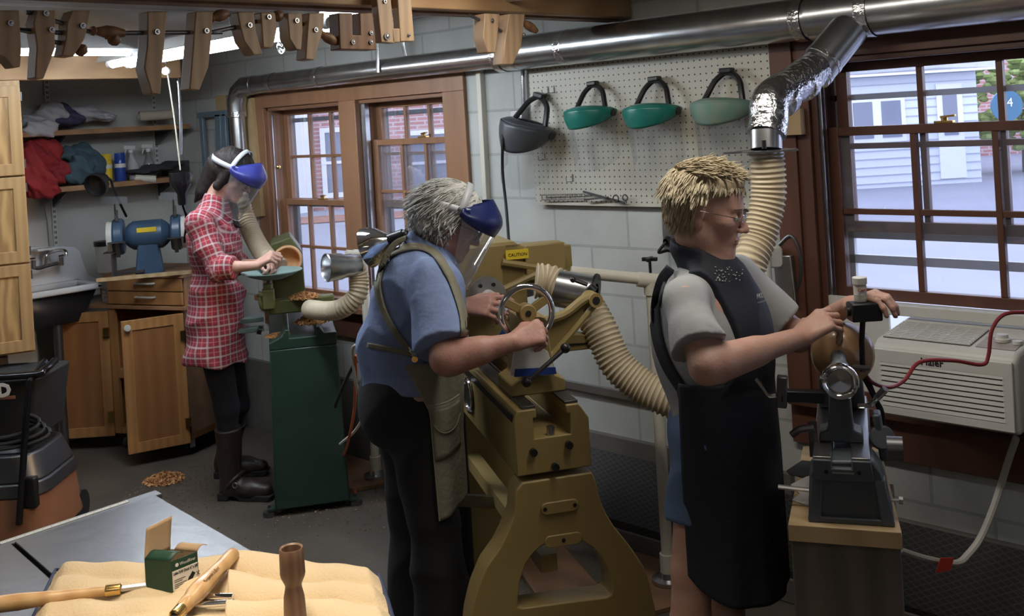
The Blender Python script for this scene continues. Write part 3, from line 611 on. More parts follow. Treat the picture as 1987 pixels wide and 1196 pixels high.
for (x, y), l in (((1065, 182), 'left one of two empty peg hooks above the grey shield'), ((1076, 180), 'right one of two empty peg hooks above the grey shield'), ((1058, 310), 'empty peg hook below the left face shield'), ((1112, 352), 'lowest empty peg hook, left of centre on the pegboard')): hook(onX(x, y, PX-.003), l)
a = onX(1052, 388, PX-.02); m = MB()
b_ = onX(1135, 386, PX-.02); 
for dz in (0, .02): m.tube([a+V((0, 0, dz)), b_+V((0, 0, dz))], .0025, 6)
for i in range(10): q = a.lerp(b_, i/9); m.tube([q, q+V((.017, 0, .0))], .002, 6); m.tube([q, q+V((0, 0, .022))], .002, 6)
tag(m.build('wire_rack', 'steel'), 'small wire rack hooked to the bottom edge of the pegboard', 'rack')
t = thing('shears', 'old metal hand shears lying across the wire hooks under the pegboard', 'shears', onX(1175, 388, PX-.02)); 
MB().bar(onX(1132, 372, PX-.02), onX(1212, 394, PX-.02), .006, .008).build('blade', 'dark_steel', t); MB().bar(onX(1134, 388, PX-.027), onX(1180, 383, PX-.027), .006, .007).torus(onX(1195, 385, PX-.027), (1, 0, 0), .013, .003, 16, 6).torus(onX(1213, 384, PX-.027), (1, 0, 0), .012, .003, 16, 6).build('handle', 'dark_steel', t)
# face shields on the board
def wall_shield(label, px, py, m_crown, tilt, sc=1, deep=0, slide=0, grp=True):
    o = onX(px, py, PX-.035)
    M = Matrix.Translation(o) @ Matrix(((0, -1, 0, 0), (-1, 0, 0, 0), (0, 0, 1, 0), (0, 0, 0, 1))) @ Matrix.Rotation(tilt, 4, 'Y') @ Matrix.Scale(sc, 4)
    t = thing('face_shield', label, 'face shield', o, 'face shields hanging on the pegboard')
    m = MB(M); arc = [(-.088, .03, -.115), (-.066, .02, -.075), (-.045, .008, -.035), (-.02, 0, -.012), (.0, 0, -.005), (.025, 0, -.012), (.052, .008, -.035), (.066, .02, -.075), (.076, .03, -.12)]
    m.tube(bez(arc, 4), .0105, 8, flat=1.0, up0=(0, 1, 0)); m.build('head_strap', 'black_plastic', t)
    m = MB(M); ring = [(.09*sin(a), .055+.062*cos(a), -.118-.008*cos(a)) for a in [i*2*pi/20 for i in range(21)]]; m.tube(ring, .012, 6, flat=.35, cap=False, up0=(1, 0, 0)); m.build('head_band', 'black_plastic', t)
    MB(M).box((0, .0, .002), (.046, .03, .018)).build('ratchet_knob', 'black_plastic', t, bevel=.004)
    for q in (1, -1): MB(M).cyl((q*.10, .03, -.125), (q*.116, .03, -.125), .015, n=14).build('pivot', 'black_plastic', t)
    def cr(u, v):
        a = (u-.5)*pi*1.06; q = cos(a*.92); ht = .012+(.066+deep)*max(0, q)**.8
        rr = .112-.014*v**2; bul = 1+.04*sin(v*pi)
        return ((rr*sin(a))*bul, .02+(.118+.02*deep*10)*max(-.1, cos(a))*bul-.01*v, -.112+.012*max(0, q)-ht*v)
    MB(M).grid(cr, 30, 8).build('crown', m_crown, t, solid=.003)
    def top(u, v):
        a = (u-.5)*pi*1.06; q = cos(a*.92); k = 1-.38*v
        return (.112*sin(a)*k, .02+.118*max(-.1, cos(a))*k, -.112+.012*max(0, q)+.012*sin(v*pi/2))
    MB(M).grid(top, 30, 4).build('crown_rim', m_crown, t, solid=.003)
    def vs(u, v):
        a = (u-.5)*pi*.95; return ((.108+.0*v)*sin(a), .012+(.105)*cos(a)-.02*v, -.135-.045*cos(a)-(.17)*v*(1-.10*(2*u-1)**4))
    MB(M).grid(vs, 30, 6).build('visor', 'visor_clear', t)
    return t
mat('shield_teal', (.018, .20, .165), .3, noise=.15, scale=20); mat('shield_teal_dusty', (.10, .24, .20), .6, col2=(.19, .24, .19), scale=18); mat('shield_grey', (.06, .065, .075), .4)
wall_shield('grey face shield with a dark bowl shaped brow at the left end of the pegboard', 1047, 186, 'shield_grey', radians(16), 1.13, .03)
wall_shield('clean teal face shield, leftmost of the three teal ones', 1150, 163, 'shield_teal', radians(-3), 1.0)
wall_shield('teal face shield between the two other teal ones', 1270, 154, 'shield_teal', radians(-2), 1.03)
wall_shield('dusty teal face shield nearest the metal elbow of the duct', 1410, 138, 'shield_teal_dusty', radians(1), 1.07)
# outlet boxes, cords
bx = WX-.05
def obox(label, px, py, w_, h_):
    p = onX(px, py, bx); t = thing('outlet_box', label, 'outlet', V((WX, p.y, p.z-h_/2)))
    MB().b2((bx, p.y-w_/2, p.z-h_/2), (WX, p.y+w_/2, p.z+h_/2)).build('box', 'steel', t, bevel=.004)
    return t, p
t, p = obox('small metal outlet box left of the grey face shield', 1001, 236, .07, .10)
MB().rev([(0, 0), (.018, 0), (.022, .006), (.02, .05), (.014, .055)], p+V((0, .06, .0)), (0, -1, 0), 16).build('plug', 'black_plastic', t)
MB().tube(bez([p+V((-.01, .06, -.005)), W(976, 262, 4.35), W(975, 330, 4.38), W(982, 400, 4.36), W(988, 478, 4.2)], 6), .0065, 8).build('power_cord', 'black_rubber', t)
tag(MB().cyl(onX(1014, 130, WX-.02), onX(1017, 218, WX-.02), .009, n=10).build('conduit', 'galvanised'), 'short metal conduit dropping to the outlet box by the pegboard', 'conduit')
tag(MB().bar(onX(925, 20, WX-.014), onX(949, 470, WX-.014), .028, .03, (1, 0, 0)).build('conduit', 'pvc', bevel=.003), 'tan painted raceway beside the double window', 'conduit')
t, p = obox('grey outlet box behind the short haired person', 1312, 452, .13, .14)
for dz in (.035,): MB().rev([(0, .0), (.02, .0), (.02, .005), (0, .005)], V((bx, p.y+.02, p.z+dz)), (-1, 0, 0), 16).build('socket', 'black_plastic', t)
MB().rev([(0, 0), (.02, .0), (.022, .03), (.012, .045)], V((bx, p.y+.02, p.z-.03)), (-1, 0, 0), 14).build('plug', 'black_plastic', t)
MB().tube(bez([V((bx-.04, p.y+.02, p.z-.03)), V((bx-.05, p.y+.05, p.z-.07)), W(1300, 487, 4.0), W(1335, 505, 3.9)], 6), .006, 8).build('power_cord', 'black_rubber', t)
tag(MB().tube(bez([W(1475, 62, 3.85), W(1488, 84, 3.8), W(1515, 98, 3.78), W(1521, 118, 3.8), W(1521, 150, 3.82)], 6), .014, 10).build('bent_conduit', 'dark_steel'), 'bent dark conduit under the duct at the pegboard corner', 'conduit')
P = onX(1532, 237, WX-.04); t = thing('wood_block', 'small plywood block with a screw beside the taped elbow', 'block', V((WX, P.y, P.z-.05)))
MB().b2((WX-.055, P.y-.05, P.z-.045), (WX-.022, P.y+.05, P.z+.045)).build('block', 'pale_wood', t, bevel=.001); MB().cyl((WX-.055, P.y+.0, P.z+.015), (WX-.058, P.y, P.z+.015), .005, n=8).build('screw_head', 'dark_steel', t)
struct(MB().b2((WX-.012, -1, 2.07), (WX, 2.16, CZ)).build('trim_8', 'wall_paint_plain', smooth=0), 'smooth beige panel above the duct')
# loose boards and metal left of the double window
tag(MB().bar(onX(482, 192, WX-.03), onX(503, 420, WX-.03), .1, .03, (1, 0, 0)).build('wall_board', 'pale_wood'), 'pale wooden board standing left of the double window', 'board')
tag(MB().bar(onX(428, 185, WX-.02), onX(436, 330, WX-.02), .09, .02, (1, 0, 0)).build('plywood_strip', 'pale_wood'), 'narrow plywood strip behind the down pipe', 'board')
P = [(388, 222), (440, 219), (443, 320), (395, 325)]
m = MB(); Xq = WX-.05
for a, b_ in (((385, 224), (441, 219)), ((391, 222), (399, 330)), ((424, 222), (428, 330)), ((436, 221), (442, 330))): m.bar(onX(*a, Xq), onX(*b_, Xq), .035 if a[0] != 424 else .06, .02, (1, 0, 0))
mat('blue_grey_metal', (.20, .28, .35), .4, .4); tag(m.build('metal_rack_frame', 'blue_grey_metal', bevel=.002), 'blue grey metal frame leaning on the wall behind the dark haired person', 'frame')
# radiator mesh along the footing
m = bpy.data.materials.new('expanded_mesh'); m.use_nodes = True; nt = m.node_tree; N = nt.nodes.new; L_ = nt.links.new; pb = nt.nodes['Principled BSDF']
g_ = N('ShaderNodeNewGeometry'); sp = N('ShaderNodeSeparateXYZ'); L_(g_.outputs['Position'], sp.inputs[0])
A_ = []
for sgn in (1, -1):
    q = N('ShaderNodeMath'); q.operation = 'MULTIPLY_ADD'; q.inputs[1].default_value = sgn*2.0; L_(sp.outputs[2], q.inputs[0]); L_(sp.outputs[1], q.inputs[2])
    q2 = N('ShaderNodeMath'); q2.operation = 'MULTIPLY'; q2.inputs[1].default_value = 28; L_(q.outputs[0], q2.inputs[0]); q3 = N('ShaderNodeMath'); q3.operation = 'FRACT'; L_(q2.outputs[0], q3.inputs[0])
    q4 = N('ShaderNodeMath'); q4.operation = 'LESS_THAN'; q4.inputs[1].default_value = .2; L_(q3.outputs[0], q4.inputs[0]); A_.append(q4)
q = N('ShaderNodeMath'); q.operation = 'MAXIMUM'; L_(A_[0].outputs[0], q.inputs[0]); L_(A_[1].outputs[0], q.inputs[1])
mx = N('ShaderNodeMix'); mx.data_type = 'RGBA'; mx.inputs[6].default_value = (.006, .006, .006, 1); mx.inputs[7].default_value = (.032, .029, .026, 1); L_(q.outputs[0], mx.inputs[0]); L_(mx.outputs[2], pb.inputs['Base Color']); pb.inputs['Roughness'].default_value = .6
MATS['expanded_mesh'] = m
t = thing('radiator_cover', 'dark expanded metal radiator cover low along the window wall', 'radiator cover', (WX-.1, 1.2, 0))
MB().add([(WX-.03, -1, .30), (WX-.03, 3.0, .34), (WX-.14, 3.0, .12), (WX-.14, -1, .08), (WX-.14, 3.0, .09), (WX-.14, -1, .05)], [(0, 1, 2, 3), (3, 2, 4, 5)]).build('mesh_panel', 'expanded_mesh', t, smooth=0, solid=.002)
MB().b2((WX-.15, -1, 0), (WX-.03, 3.0, .085)).build('base_curb', 'foundation', t, bevel=.004)
# ---------------------------------------------------------------- far wall: shelves
def cloth(name, label, cat, pts, m, seed=0, amp=.012, parent=None, res=26, kind=None):
    """lumpy draped heap through a list of (centre, radii)"""
    rr = random.Random(seed); b = MB()
    for c, r in pts:
        k = MB(); n, mm = 26, 16; vs = []; ph = [rr.uniform(0, 6) for _ in range(8)]
        for i in range(mm+1):
            for j in range(n):
                a, t_ = 2*pi*j/n, pi*i/mm; d = V((sin(t_)*cos(a), sin(t_)*sin(a), cos(t_)))
                w_ = 1+.13*sin(5*d.x+ph[0]+3*d.z)+.10*sin(7*d.z+ph[1]+4*d.x)+.07*sin(13*d.x+ph[2]+5*d.z)+.05*sin(17*(d.z+d.x)+ph[3])
                vs.append(V(c)+V((d.x*r[0], d.y*r[1], d.z*r[2]))*w_)
        b.add(vs, [(i*n+j, (i+1)*n+j, (i+1)*n+(j+1) % n, i*n+(j+1) % n) for i in range(mm) for j in range(n)])
    o = b.build(name, m, parent, smooth=80)
    if len(pts) > 1:
        q = o.modifiers.new('merge', 'REMESH'); q.mode = 'VOXEL'; q.voxel_size = .007; q.use_smooth_shade = True
        q = o.modifiers.new('soft', 'SMOOTH'); q.iterations = 3
    if parent is None: tag(o, label, cat)
    return o
mat('cloth_white', (.52, .52, .56), .9, noise=.12, scale=10, bump=.4, bscale=18); mat('cloth_purple', (.07, .06, .13), .9, noise=.2, scale=10, bump=.4, bscale=18)
mat('cloth_red', (.30, .018, .022), .8, noise=.25, scale=10, bump=.5, bscale=16); mat('cloth_teal', (.055, .10, .13), .85, noise=.25, scale=10, bump=.5, bscale=16)
mat('cloth_dark', (.035, .035, .04), .9, noise=.2, scale=10, bump=.4, bscale=18); mat('can_yellow', (.75, .52, .03), .3); mat('can_blue', (.02, .06, .30), .3); mat('cardboard', (.50, .44, .35), .8)
for nm, z, lab in (('u', 1.803, 'upper wooden wall shelf holding white and purple cloth'), ('l', 1.487, 'lower wooden wall shelf holding spray cans and cloths')):
    t = thing('wall_shelf', lab, 'shelf', (2.75, BY, z))
    MB().b2((1.7, 5.83, z-.03), (3.27, BY-.01, z)).build('shelf_board', 'shelf_wood', t, bevel=.002)
    for x in (2.515, 3.17):
        MB().add([(x-.008, 5.88, z-.032), (x-.008, BY-.02, z-.032), (x-.008, BY-.02, z-.12), (x-.008, 5.9, z-.045), (x+.008, 5.88, z-.032), (x+.008, BY-.02, z-.032), (x+.008, BY-.02, z-.12), (x+.008, 5.9, z-.045)], [(0, 1, 2, 3), (7, 6, 5, 4), (0, 3, 7, 4), (3, 2, 6, 7)]).build('bracket', 'dark_steel', t, smooth=0)
for x, l in ((2.515, 'white slotted wall standard behind the red jacket'), (3.17, 'white slotted wall standard near the corner')):
    b = MB().b2((x-.012, BY-.02, .98 if x < 3 else 1.35), (x+.012, BY, 2.25)); st = b.build('shelf_standard', 'white_plastic', smooth=0); tag(st, l, 'shelf standard')
    s_ = MB()
    for k in range(40):
        z = (1.0 if x < 3 else 1.37)+k*.03
        if z < 2.2: s_.b2((x-.006, BY-.0205, z), (x-.002, BY-.0195, z+.016)).b2((x+.002, BY-.0205, z), (x+.006, BY-.0195, z+.016))
    s_.build('slots', 'hole_black', st, smooth=0)
S = lambda x, y, Y=5.96: onY(x, y, Y)
cloth('white_cloth', 'crumpled white cloth at the left of the upper shelf', 'cloth', [(S(70, 238), (.13, .09, .05)), (S(105, 222), (.11, .08, .07)), (S(80, 250, 5.84), (.10, .03, .05))], 'cloth_white', 1)
cloth('purple_cloth', 'dark purple cloth folded between the white cloths on the upper shelf', 'cloth', [(S(130, 230), (.10, .09, .05)), (S(118, 218), (.05, .06, .06))], 'cloth_purple', 2)
cloth('white_cloth', 'flatter white cloth right of the purple one on the upper shelf', 'cloth', [(S(175, 226), (.11, .09, .035)), (S(205, 230), (.06, .07, .025)), (S(160, 215), (.08, .06, .03))], 'cloth_white', 3)
a, b_ = S(270, 226, 5.92), S(335, 222, 5.88); MB_ = MB().tube([a, b_], .030, 24, cap=False).tube([b_, a], .024, 24, cap=False); tag(MB_.build('cardboard_tube', 'cardboard'), 'pale cardboard tube lying at the right end of the upper shelf', 'tube')
a, b_ = onY(262, 346, 5.86), onY(302, 348, 5.82); tag(MB().tube([a, b_], .022, 20, cap=False).tube([b_, a], .018, 20, cap=False).build('white_pipe', 'pvc'), 'short white pipe held under the lower shelf', 'pipe')
cloth('red_jacket', 'red jacket bunched up and hanging over the lower shelf', 'jacket', [(S(75, 310, 5.92), (.13, .10, .12)), (S(115, 335, 5.88), (.08, .07, .06)), (S(75, 350, 5.8), (.09, .06, .10)), (S(95, 365, 5.8), (.06, .04, .06)), (S(60, 330, 5.82), (.09, .06, .14))], 'cloth_red', 4)
cloth('teal_cloth', 'dark teal cloth draped over the lower shelf beside the red jacket', 'cloth', [(S(150, 305, 5.95), (.11, .09, .08)), (S(180, 320, 5.93), (.07, .08, .09)), (S(155, 330, 5.85), (.09, .05, .08)), (S(105, 305, 5.95), (.06, .06, .03))], 'cloth_teal', 5)
def can(label, x, m, mc, y0=336, y1=288):
    p = S(x, y0, 5.93); p.z = 1.487; h = .165; t = thing('spray_can', label, 'spray can', p)
    MB().rev([(0, 0), (.031, 0), (.032, .004), (.032, h*.72), (.030, h*.76)], p, UP, 24).build('can_body', m, t)
    MB().rev([(.032, h*.48), (.0325, h*.48), (.0325, h*.62), (.032, h*.62)], p, UP, 24).build('paper_label', 'paper_white', t)
    MB().rev([(.030, h*.76), (.031, h*.78), (.030, h), (0, h)], p, UP, 24).build('cap', mc, t)
can('yellow spray can with a pale label on the lower shelf', 207, 'can_yellow', 'can_yellow'); can('blue spray can beside the yellow one', 234, 'can_blue', 'can_blue')
def spray(label, x, m, mt, hz, lean=0):
    p = S(x, 330, 5.95); p.z = 1.487; t = thing('spray_bottle', label, 'spray bottle', p); q = V((lean, 0, 0))
    MB().rev([(0, 0), (.032, .0), (.034, .01), (.033, .09), (.022, .12), (.012, .145), (.012, .16)], p, V((-lean, 0, 1)), 20).build('bottle', m, t)
    z = p+V((-lean*.16, 0, .16)); MB().cyl(z, z+V((0, 0, .02)), .014, n=14).bar(z+V((.025, 0, .032)), z+V((-.045, 0, .036)), .018, .022).bar(z+V((-.03, 0, .025)), z+V((-.04, 0, -.01)), .008, .006).build('trigger', mt, t, bevel=.002)
spray('white spray bottle leaning on the lower shelf right of the blue can', 262, 'cloth_white', 'fixture_white', .2, .12); spray('clear spray bottle with a white and red trigger on the lower shelf', 290, 'visor_clear', 'fixture_white', .2)
cloth('dark_cloth', 'dark folded cloths stacked at the right of the lower shelf', 'cloth', [(S(275, 333, 5.93), (.10, .09, .022)), (S(310, 325, 5.93), (.13, .09, .025)), (S(335, 318, 5.93), (.07, .08, .02))], 'cloth_dark', 6)
tag(MB().b2(tuple(onY(328, 362, 6.0)), tuple(onY(372, 310, 6.08))).build('junction_box', 'dark_steel', bevel=.004), 'dark grey electrical box on the wall behind the glossy black lamp', 'box')
# pull ropes and conduit in the corner
t = thing('pulley_rope', 'pale rope hanging from a pulley down to the glossy black lamp', 'rope', W(322, 130, 5.2))
MB().tube(bez([W(322, 128, 5.2), W(326, 150, 5.2), W(338, 230, 5.2), W(350, 330, 5.2)], 4), .004, 6).build('rope', 'rope', t)
MB().rev([(0, -.01), (.02, -.01), (.016, 0), (.02, .01), (0, .01)], W(322, 138, 5.2), FW, 16).build('pulley', 'white_plastic', t)
MB().tube([W(322, 125, 5.2), V((W(322, 128, 5.2).x, W(322, 128, 5.2).y, CZ))], .003, 6).build('pulley_hook', 'steel', t)
tag(MB().tube(bez([W(331, 135, 5.6), W(345, 155, 5.6), W(350, 240, 5.6), W(350, 300, 5.6)], 5), .010, 10).build('conduit', 'galvanised'), 'thin metal conduit beside the hanging rope', 'conduit')
# ---------------------------------------------------------------- tall oak cabinet
cp = W(50, 700, 4.75); _r = ray(38, 300); _r.z = 0; _r = nrm(_r); cd = V((_r.y, -_r.x, 0)); cn = V((cd.y, -cd.x, 0)); cn = cn if cn.dot(FW) > 0 else -cn
zT = W(35, 164, 4.72).z; zB = W(63, 684, 4.72).z; er = V((W(52, 400, 4.72).x, W(52, 400, 4.72).y, 0))
t = thing('tall_cabinet', 'tall oak plywood cabinet with three stacked doors at the left edge', 'cabinet', er*1)
Q = lambda s, z, dep=0: er-cd*s+cn*dep+V((0, 0, z))
m = MB(); m.prism([(0, 0), (.7, 0), (.7, zT-zB+.02), (0, zT-zB+.02)], Q(0, zB-.0, .022), -cd, UP, cn*.42); m.build('body', 'oak_frame', t)
zc = [zB+.005, W(60, 510, 4.72).z, W(45, 341, 4.72).z, zT]
for i in range(3):
    a, b_ = zc[i]+.004, zc[i+1]-.004; fr = MB(); w_ = .5
    fr.ring([(.0, a), (w_, a), (w_, b_), (0, b_)], [(.052, a+.052), (w_-.052, a+.052), (w_-.052, b_-.052), (.052, b_-.052)], Q(0, 0, 0), -cd, UP, cn*.02)
    d_ = fr.build('door', 'oak_frame', t, bevel=.002, smooth=0)
    MB().prism([(.05, a+.05), (w_-.05, a+.05), (w_-.05, b_-.05), (.05, b_-.05)], Q(0, 0, .008), -cd, UP, cn*.01).build('door_panel', 'oak_ply', d_, smooth=0)
    for z in (a+.05, b_-.05): MB().cyl(Q(-.002, z-.02, .01), Q(-.002, z+.02, .01), .005, n=8).build('hinge', 'dark_steel', d_)
m = MB(); m.prism([(.12, 0), (.65, 0), (.65, zB), (.12, zB)], Q(0, 0, .1), -cd, UP, cn*.3); m.build('base', 'dark_post_wood', t)
# ---------------------------------------------------------------- sink
t = thing('utility_sink', 'old white enamel sink with a high backsplash on the far wall', 'sink', (2.5, 5.9, .5))
yb = 6.06
P = [onY(x, y, yb) for x, y in ((20, 478), (60, 480), (120, 478), (146, 479), (156, 486), (163, 510), (172, 534), (198, 545), (200, 572), (20, 600))]
pl = [(p.x, p.z) for p in P]
MB().prism(pl, (0, yb, 0), (1, 0, 0), (0, 0, 1), (0, .035, 0)).build('backsplash', 'enamel', t, bevel=.008, seg=3)
y0 = 5.74; rz = onY(110, 562, y0).z; xr = onY(200, 552, y0).x; zf = rz-.035
MB().b2((1.9, y0, zf), (xr, y0+.035, rz)).b2((xr-.04, y0, zf), (xr, yb, rz)).b2((1.9, yb-.07, zf), (xr, yb, rz)).build('rim', 'enamel', t, bevel=.012, seg=3)
MB().add([(1.9, y0+.03, zf), (xr-.03, y0+.03, zf), (xr-.03, yb-.06, zf), (1.9, yb-.06, zf), (1.95, y0+.08, zf-.17), (xr-.1, y0+.08, zf-.17), (xr-.1, yb-.1, zf-.17), (1.95, yb-.1, zf-.17)], [(0, 1, 5, 4), (1, 2, 6, 5), (2, 3, 7, 6), (3, 0, 4, 7), (4, 5, 6, 7)]).build('basin', 'black_plastic', t, solid=.006)  # basin of the enamel sink made black: shade below the rim put into its colour
MB().cyl((2.4, 5.85, 0), (2.4, 5.85, zf-.15), .025).build('drain_pipe', 'dark_steel', t)
f = lambda x, y, Y=5.98: onY(x, y, Y)
b = MB(); b.tube(bez([f(62, 519), f(75, 521), f(92, 516), f(118, 510)], 4), .012, 12).cyl(f(64, 522), f(64, 505), .016, n=12).cyl(f(118, 515), f(118, 498), .018, n=12)
fa = b.build('faucet_body', 'chrome', t)
MB().tube(bez([f(88, 514), f(90, 496), f(98, 491), f(115, 486, 5.9), f(127, 488, 5.85), f(128, 498, 5.84)], 5), .010, 12).build('spout', 'chrome', t)
for x, y in ((62, 503), (119, 497)): MB().bar(f(x-6, y, 5.96), f(x+7, y-2, 5.94), .012, .01).build('tap_handle', 'chrome', t, bevel=.003)
MB().box(f(85, 484, 6.0), (.10, .08, .014)).build('soap_dish', 'enamel', t, bevel=.004)
tag(MB().tube([f(85, 380, 6.08), f(93, 430, 6.08), f(98, 485, 6.08)], .004, 6).build('wall_wire', 'rope'), 'thin wire hanging down the far wall over the sink', 'wire')

# ---------------------------------------------------------------- bench cabinet
PR = V((2.815, 5.20, 0)); fd = nrm((-.34, .94, 0)); bd = V((fd.y, -fd.x, 0)); Wd = .54; Dp = .37
B = lambda s, z, dep=0: PR+fd*s+bd*dep+V((0, 0, z))
t = thing('bench_cabinet', 'brown rolling cabinet with two drawers and both doors hanging open', 'cabinet', PR*1)
m = MB(); T2 = .018
m.prism([(0, .09), (T2, .09), (T2, .79), (0, .79)], B(0, 0), fd, UP, bd*Dp); m.build('side_panel', 'board_brown', t)
MB().prism([(Wd-T2, .09), (Wd, .09), (Wd, .79), (Wd-T2, .79)], B(0, 0), fd, UP, bd*Dp).build('side_panel', 'cherry_ply', t)
MB().prism([(0, .09), (Wd, .09), (Wd, .79), (0, .79)], B(0, 0, Dp-.01), fd, UP, bd*.01).build('back_panel', 'cherry_ply', t)
MB().prism([(0, .09), (Wd, .09), (Wd, .125), (0, .125)], B(0, 0), fd, UP, bd*Dp).build('bottom_panel', 'stained_oak', t)
MB().prism([(T2, .40), (Wd-T2, .40), (Wd-T2, .445), (T2, .445)], B(0, 0, .0), fd, UP, bd*(Dp-.02)).build('shelf', 'stained_oak', t)
MB().prism([(Wd-.045, .09), (Wd, .09), (Wd, .79), (Wd-.045, .79)], B(0, 0, -.005), fd, UP, bd*.02).build('face_frame', 'stained_oak', t, bevel=.001)
MB().prism([(-.01, .79), (Wd+.22, .79), (Wd+.22, .81), (-.01, .81)], B(0, 0, -.015), fd, UP, bd*(Dp+.03)).build('lower_top', 'shelf_wood', t, bevel=.002)
MB().prism([(.005, .81), (Wd+.01, .81), (Wd+.01, .965), (.005, .965)], B(0, 0, .015), fd, UP, bd*(Dp-.03)).build('drawer_case', 'stained_oak', t)
MB().prism([(-.02, .965), (Wd+.02, .965), (Wd+.02, .985), (-.02, .985)], B(0, 0, -.012), fd, UP, bd*(Dp+.04)).build('counter_top', 'shelf_wood', t, bevel=.002)
for z0, z1 in ((.815, .885), (.89, .962)):
    d_ = MB().prism([(.012, z0), (Wd, z0), (Wd, z1), (.012, z1)], B(0, 0, -.004), fd, UP, bd*.018).build('drawer', 'stained_oak', t, bevel=.003)
    zz = (z0+z1)/2+.008; MB().tube([B(Wd*.36, zz, -.004), B(Wd*.37, zz, -.022), B(Wd*.60, zz, -.022), B(Wd*.61, zz, -.004)], .006, 8).build('drawer_handle', 'white_plastic', d_)
def door(hp, fx, w_, lab, knob, handside):
    h = V(hp); dr = nrm(V(fx)-h); nn = V((dr.y, -dr.x, 0)); nn = nn if nn.dot(FW) > 0 else -nn
    fr = MB(); fr.ring([(0, .075), (w_, .075), (w_, .775), (0, .775)], [(.055, .13), (w_-.055, .13), (w_-.055, .72), (.055, .72)], h, dr, UP, nn*.02)
    d_ = fr.build('door', 'stained_oak', t, smooth=0, bevel=.002); MB().prism([(.05, .125), (w_-.05, .125), (w_-.05, .725), (.05, .725)], h+nn*.006, dr, UP, nn*.008).build('door_panel', 'cherry_ply', d_, smooth=0)
    for z in (.19, .66): MB().box(h+dr*.01-nn*.004+V((0, 0, z)), (.03, .03, .05), Matrix.Rotation(atan2(dr.y, dr.x), 3, 'Z')).build('hinge', 'brass', d_)
    if knob: MB().rev([(0, 0), (.008, 0), (.008, .012), (.018, .02), (.016, .028), (0, .03)], h+dr*(w_-.028)+V((0, 0, .74)), -nn, 16).build('knob', 'white_plastic', d_)
e1 = W(262, 880, 5.50); e1.z = 0; door(B(.0, 0, -.01), e1, .32, '', True, 0)
e2 = W(116, 856, 5.85); e2.z = 0; door(B(Wd, 0, -.01), e2, .31, '', False, 0)
for s_, dp in ((.05, .04), (Wd-.05, .04), (.05, Dp-.05), (Wd-.05, Dp-.05)):
    c_ = B(s_, .035, dp); cs = MB().cyl(c_-bd*.0+fd*.011, c_-fd*.011, .034, n=20).build('caster_wheel', 'black_rubber', t)
    MB().bar(c_+fd*.016, c_+fd*.016+V((0, 0, .05)), .03, .003).bar(c_-fd*.016, c_-fd*.016+V((0, 0, .05)), .03, .003).bar(c_+V((0, 0, .052)), c_+V((0, 0, .056)), .05, .05).build('caster_fork', 'steel', cs)
p = B(.38, .445, .12); tag(MB().cyl(p, p+V((0, 0, .045)), .03).cyl(p+V((0, 0, .045)), p+V((0, 0, .06)), .015, .01).build('metal_fitting', 'steel'), 'small metal part on the middle shelf of the open cabinet', 'fitting')
p = B(.34, .125, .12); q = thing('grinding_disc_guard', 'black tool with a yellow rim in the bottom of the open cabinet', 'tool', p); MB().b2(tuple(p), tuple(p+V((.09, .1, .11)))).build('body', 'black_plastic', q, bevel=.01); MB().tube([p+V((-.02+.09*cos(a), 0, .01+.09*sin(a))) for a in [i*pi/2/8+pi/2 for i in range(9)]], .007, 8).build('rim', 'can_yellow', q)
# cup
p = B(Wd+.08, .81, .07); t = thing('paper_cup', 'patterned paper cup on the lower counter beside the drawers', 'cup', p)
mat('cup_print', (.62, .60, .56), .6, col2=(.20, .17, .14), scale=60)
MB().rev([(0, .0), (.026, 0), (.036, .085), (.038, .088), (.036, .09), (.034, .085), (.025, .004)], p, UP, 24).build('cup_body', 'cup_print', t)
# ---------------------------------------------------------------- bench grinder
gc = W(287, 455, 5.72); ga = nrm(RT*.97+FW*.24); gb = V((-ga.y, ga.x, 0)); base = V((gc.x, gc.y, .985))
t = thing('bench_grinder', 'blue bench grinder with two white wheels on the cabinet top', 'grinder', base)
MB().rev([(0, -.115), (.045, -.115), (.062, -.10), (.078, -.075), (.080, .075), (.062, .10), (.045, .115), (0, .115)], gc, ga, 32).build('motor', 'grinder_blue', t)
MB().prism([(-.075, 0), (.075, 0), (.05, gc.z-.985-.04), (-.05, gc.z-.985-.04)], base-gb*.06, ga, UP, gb*.12).build('pedestal', 'grinder_blue', t, bevel=.008)
MB().prism([(-.05, .03), (.05, .03), (.05, .055), (-.05, .055)], gc-gb*.0795+V((0, 0, -.01)), ga, UP, -gb*.001).build('warning_label', 'yellow_label', t)
for s_ in (-1, 1):
    c_ = gc+ga*s_*.15
    MB().rev([(0, -.028), (.090, -.028), (.098, -.018), (.098, .018), (.090, .028), (.070, .028), (.070, .02), (0, .02)], c_, ga*s_, 32).build('wheel_guard', 'grinder_blue', t)
    MB().rev([(0, -.014), (.086, -.014), (.088, 0), (.086, .014), (0, .014)], c_+ga*s_*.042-gb*.012, ga, 32).build('grinding_wheel', 'white_plastic', t)
    MB().box(c_-gb*.115+V((0, 0, -.02)), (.09, .05, .006), Matrix.Rotation(atan2(ga.y, ga.x), 3, 'Z')).bar(c_-gb*.11+V((0, 0, -.02)), c_-gb*.06+V((0, 0, -.10)), .02, .02).build('tool_rest', 'dark_steel', t)
    MB().bar(c_-gb*.06+V((0, 0, .09)), c_-gb*.07+V((0, 0, .15)), .02, .004).build('spark_bracket', 'steel', t)
    e_ = c_-gb*.12+V((0, 0, .20)); MB().prism([(-.07, -.02), (.07, -.03), (.065, .03), (-.065, .045)], e_, ga, nrm(UP*.5+gb*.8), UP*.004).build('eye_shield', 'visor_clear', t)
    MB().tube(bez([c_-gb*.05+V((0, 0, .09)), c_-gb*.09+V((0, 0, .13)), e_], 4), .005, 8).build('shield_arm', 'steel', t)
